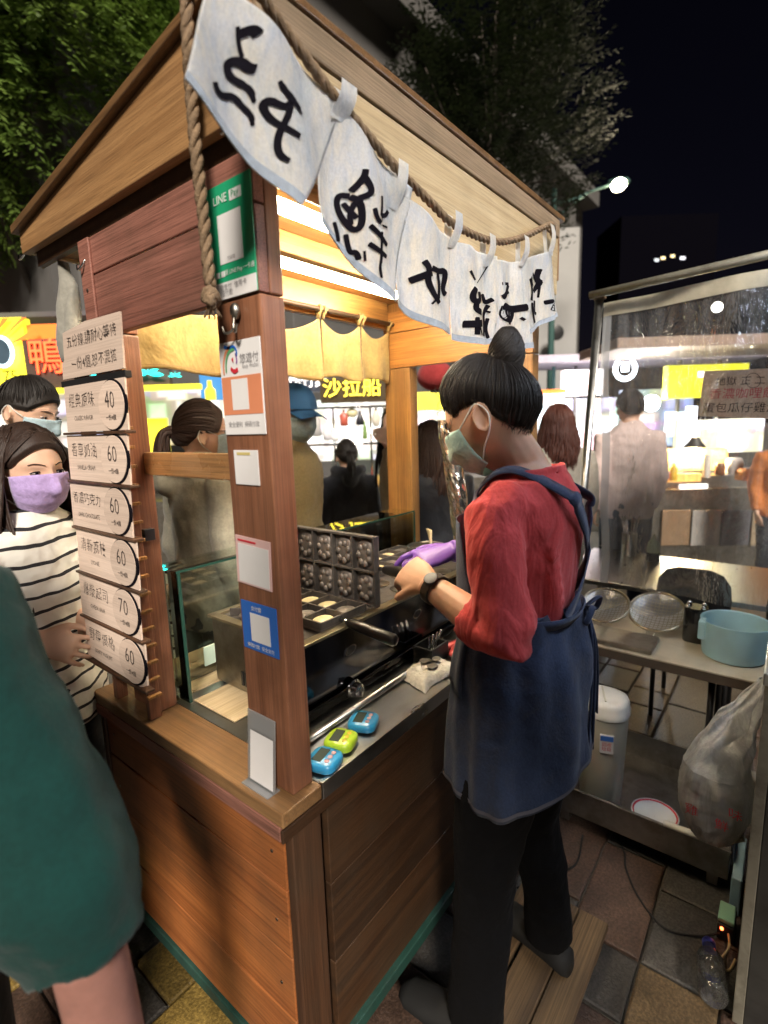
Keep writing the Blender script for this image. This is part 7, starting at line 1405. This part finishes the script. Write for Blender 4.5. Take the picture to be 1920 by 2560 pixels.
# counter clutter of the lit stalls, each its own thing
CLUT = [('squeeze_bottle', 'bottle', 'red squeeze bottle on the hot food counter', 1660, 1178, 4.35, .028, .075, (.6, .05, .03)), ('squeeze_bottle', 'bottle', 'yellow squeeze bottle beside the red one on the hot food counter', 1684, 1180, 4.35, .028, .07, (.75, .5, .05)), ('jar', 'jar', 'brown jar on the hot food counter', 1800, 1172, 4.4, .04, .05, (.2, .09, .04)), ('carton', 'carton', 'white carton at the right of the hot food counter', 1835, 1165, 4.4, .06, .07, (.75, .75, .72)), ('cup_stack', 'cups', 'stack of pale paper cups on the hot food counter', 1768, 1165, 4.4, .03, .10, (.8, .78, .7)), ('basket', 'basket', 'orange basket right of the jar behind the curtain', 1870, 1185, 4.3, .08, .05, (.7, .28, .05)), ('steamer', 'steamer', 'round bamboo steamer on the cool lit counter', 1470, 1150, 6.6, .12, .06, (.5, .36, .18)), ('jar', 'jar', 'green jar on the cool lit counter behind the pole', 1440, 1152, 6.6, .05, .08, (.1, .35, .15)), ('carton', 'carton', 'blue carton on the cool lit counter', 1512, 1152, 6.6, .09, .09, (.1, .2, .5)), ('tin', 'tin', 'silver tin on the snack counter left of the child', 790, 1205, 5.2, .06, .07, (.5, .5, .5)), ('carton', 'carton', 'red carton on the snack counter right of the child', 925, 1210, 5.2, .07, .05, (.5, .08, .06)), ('tin', 'tin', 'gold tin on the snack counter beside the red carton', 955, 1205, 5.2, .05, .08, (.55, .4, .12))]
for nm, cat, lab, u, v, d, w_, h, c in CLUT:
    p_ = at(u, v, d); sq = .55 if nm in ('carton', 'basket') else 1.0; tp_ = .45 if 'bottle' in nm else .9
    tag(MB().loft([(p_ + V(0, 0, h * (z - .5) * 2), fx * w_ * e, nrm * w_ * e) for z, e in ((0, .92), (.04, 1), (.72, 1), (.86, tp_), (1, tp_ * .8))], 16, power=sq).build(nm, plain('clutter_%d' % u, c, .4), smooth=40), lab, cat, 'clutter on the stall counters')
for i, (u, v, d) in enumerate(((1590, 868, 6.2), (1648, 880, 6.0), (1715, 872, 5.8), (1822, 862, 5.4), (1880, 858, 5.2))):
    b_ = thing('hanging_bulb', ['first', 'second', 'third', 'fourth', 'last'][i] + ' small bulb from the left in the string under the far canopies', 'bulb', tuple(at(u, v, d)), 'string of bulbs'); MB().ball(at(u, v, d), (.028, .028, .038), 12, 8).build('glass', emit('bulb_warm_%d' % i, (1, .85, .55), 12.0), b_, smooth=True); MB().cyl(at(u, v, d) + V(0, 0, .035), at(u, v, d) + V(0, 0, .075), .014).build('socket', BLACK, b_); MB().cyl(at(u, v, d) + V(0, 0, .075), at(u, v, d) + V(0, 0, .22), .003).build('wire', BLACK, b_)

# heat lamp over the fried food, flood bulb light
hl_ = at(1735, 1118, 4.55); MB().lathe(hl_, [(.03, .09), (.05, .06), (.10, 0), (.095, -.002)], 24, caps=False).build('heat_lamp_shade', STEEL, st4, smooth=40); MB().ball(hl_ + V(0, 0, .012), .035, 12, 8).build('heat_lamp_bulb', emit('heat_bulb', (1, .72, .35), 30.0), st4, smooth=True)
for nm, pp, en, cc3 in (('heat_lamp_light', hl_ - V(0, 0, .03), 22, (1, .72, .4)), ('flood_bulb_light', at(1628, 1008, 5.45), 30, (.85, .93, 1))):
    d_ = bpy.data.lights.new(nm, 'POINT'); d_.energy = en; d_.color = cc3; d_.shadow_soft_size = .08; o_ = bpy.data.objects.new(nm, d_); COL.objects.link(o_); o_.location = pp; o_['kind'] = 'helper'
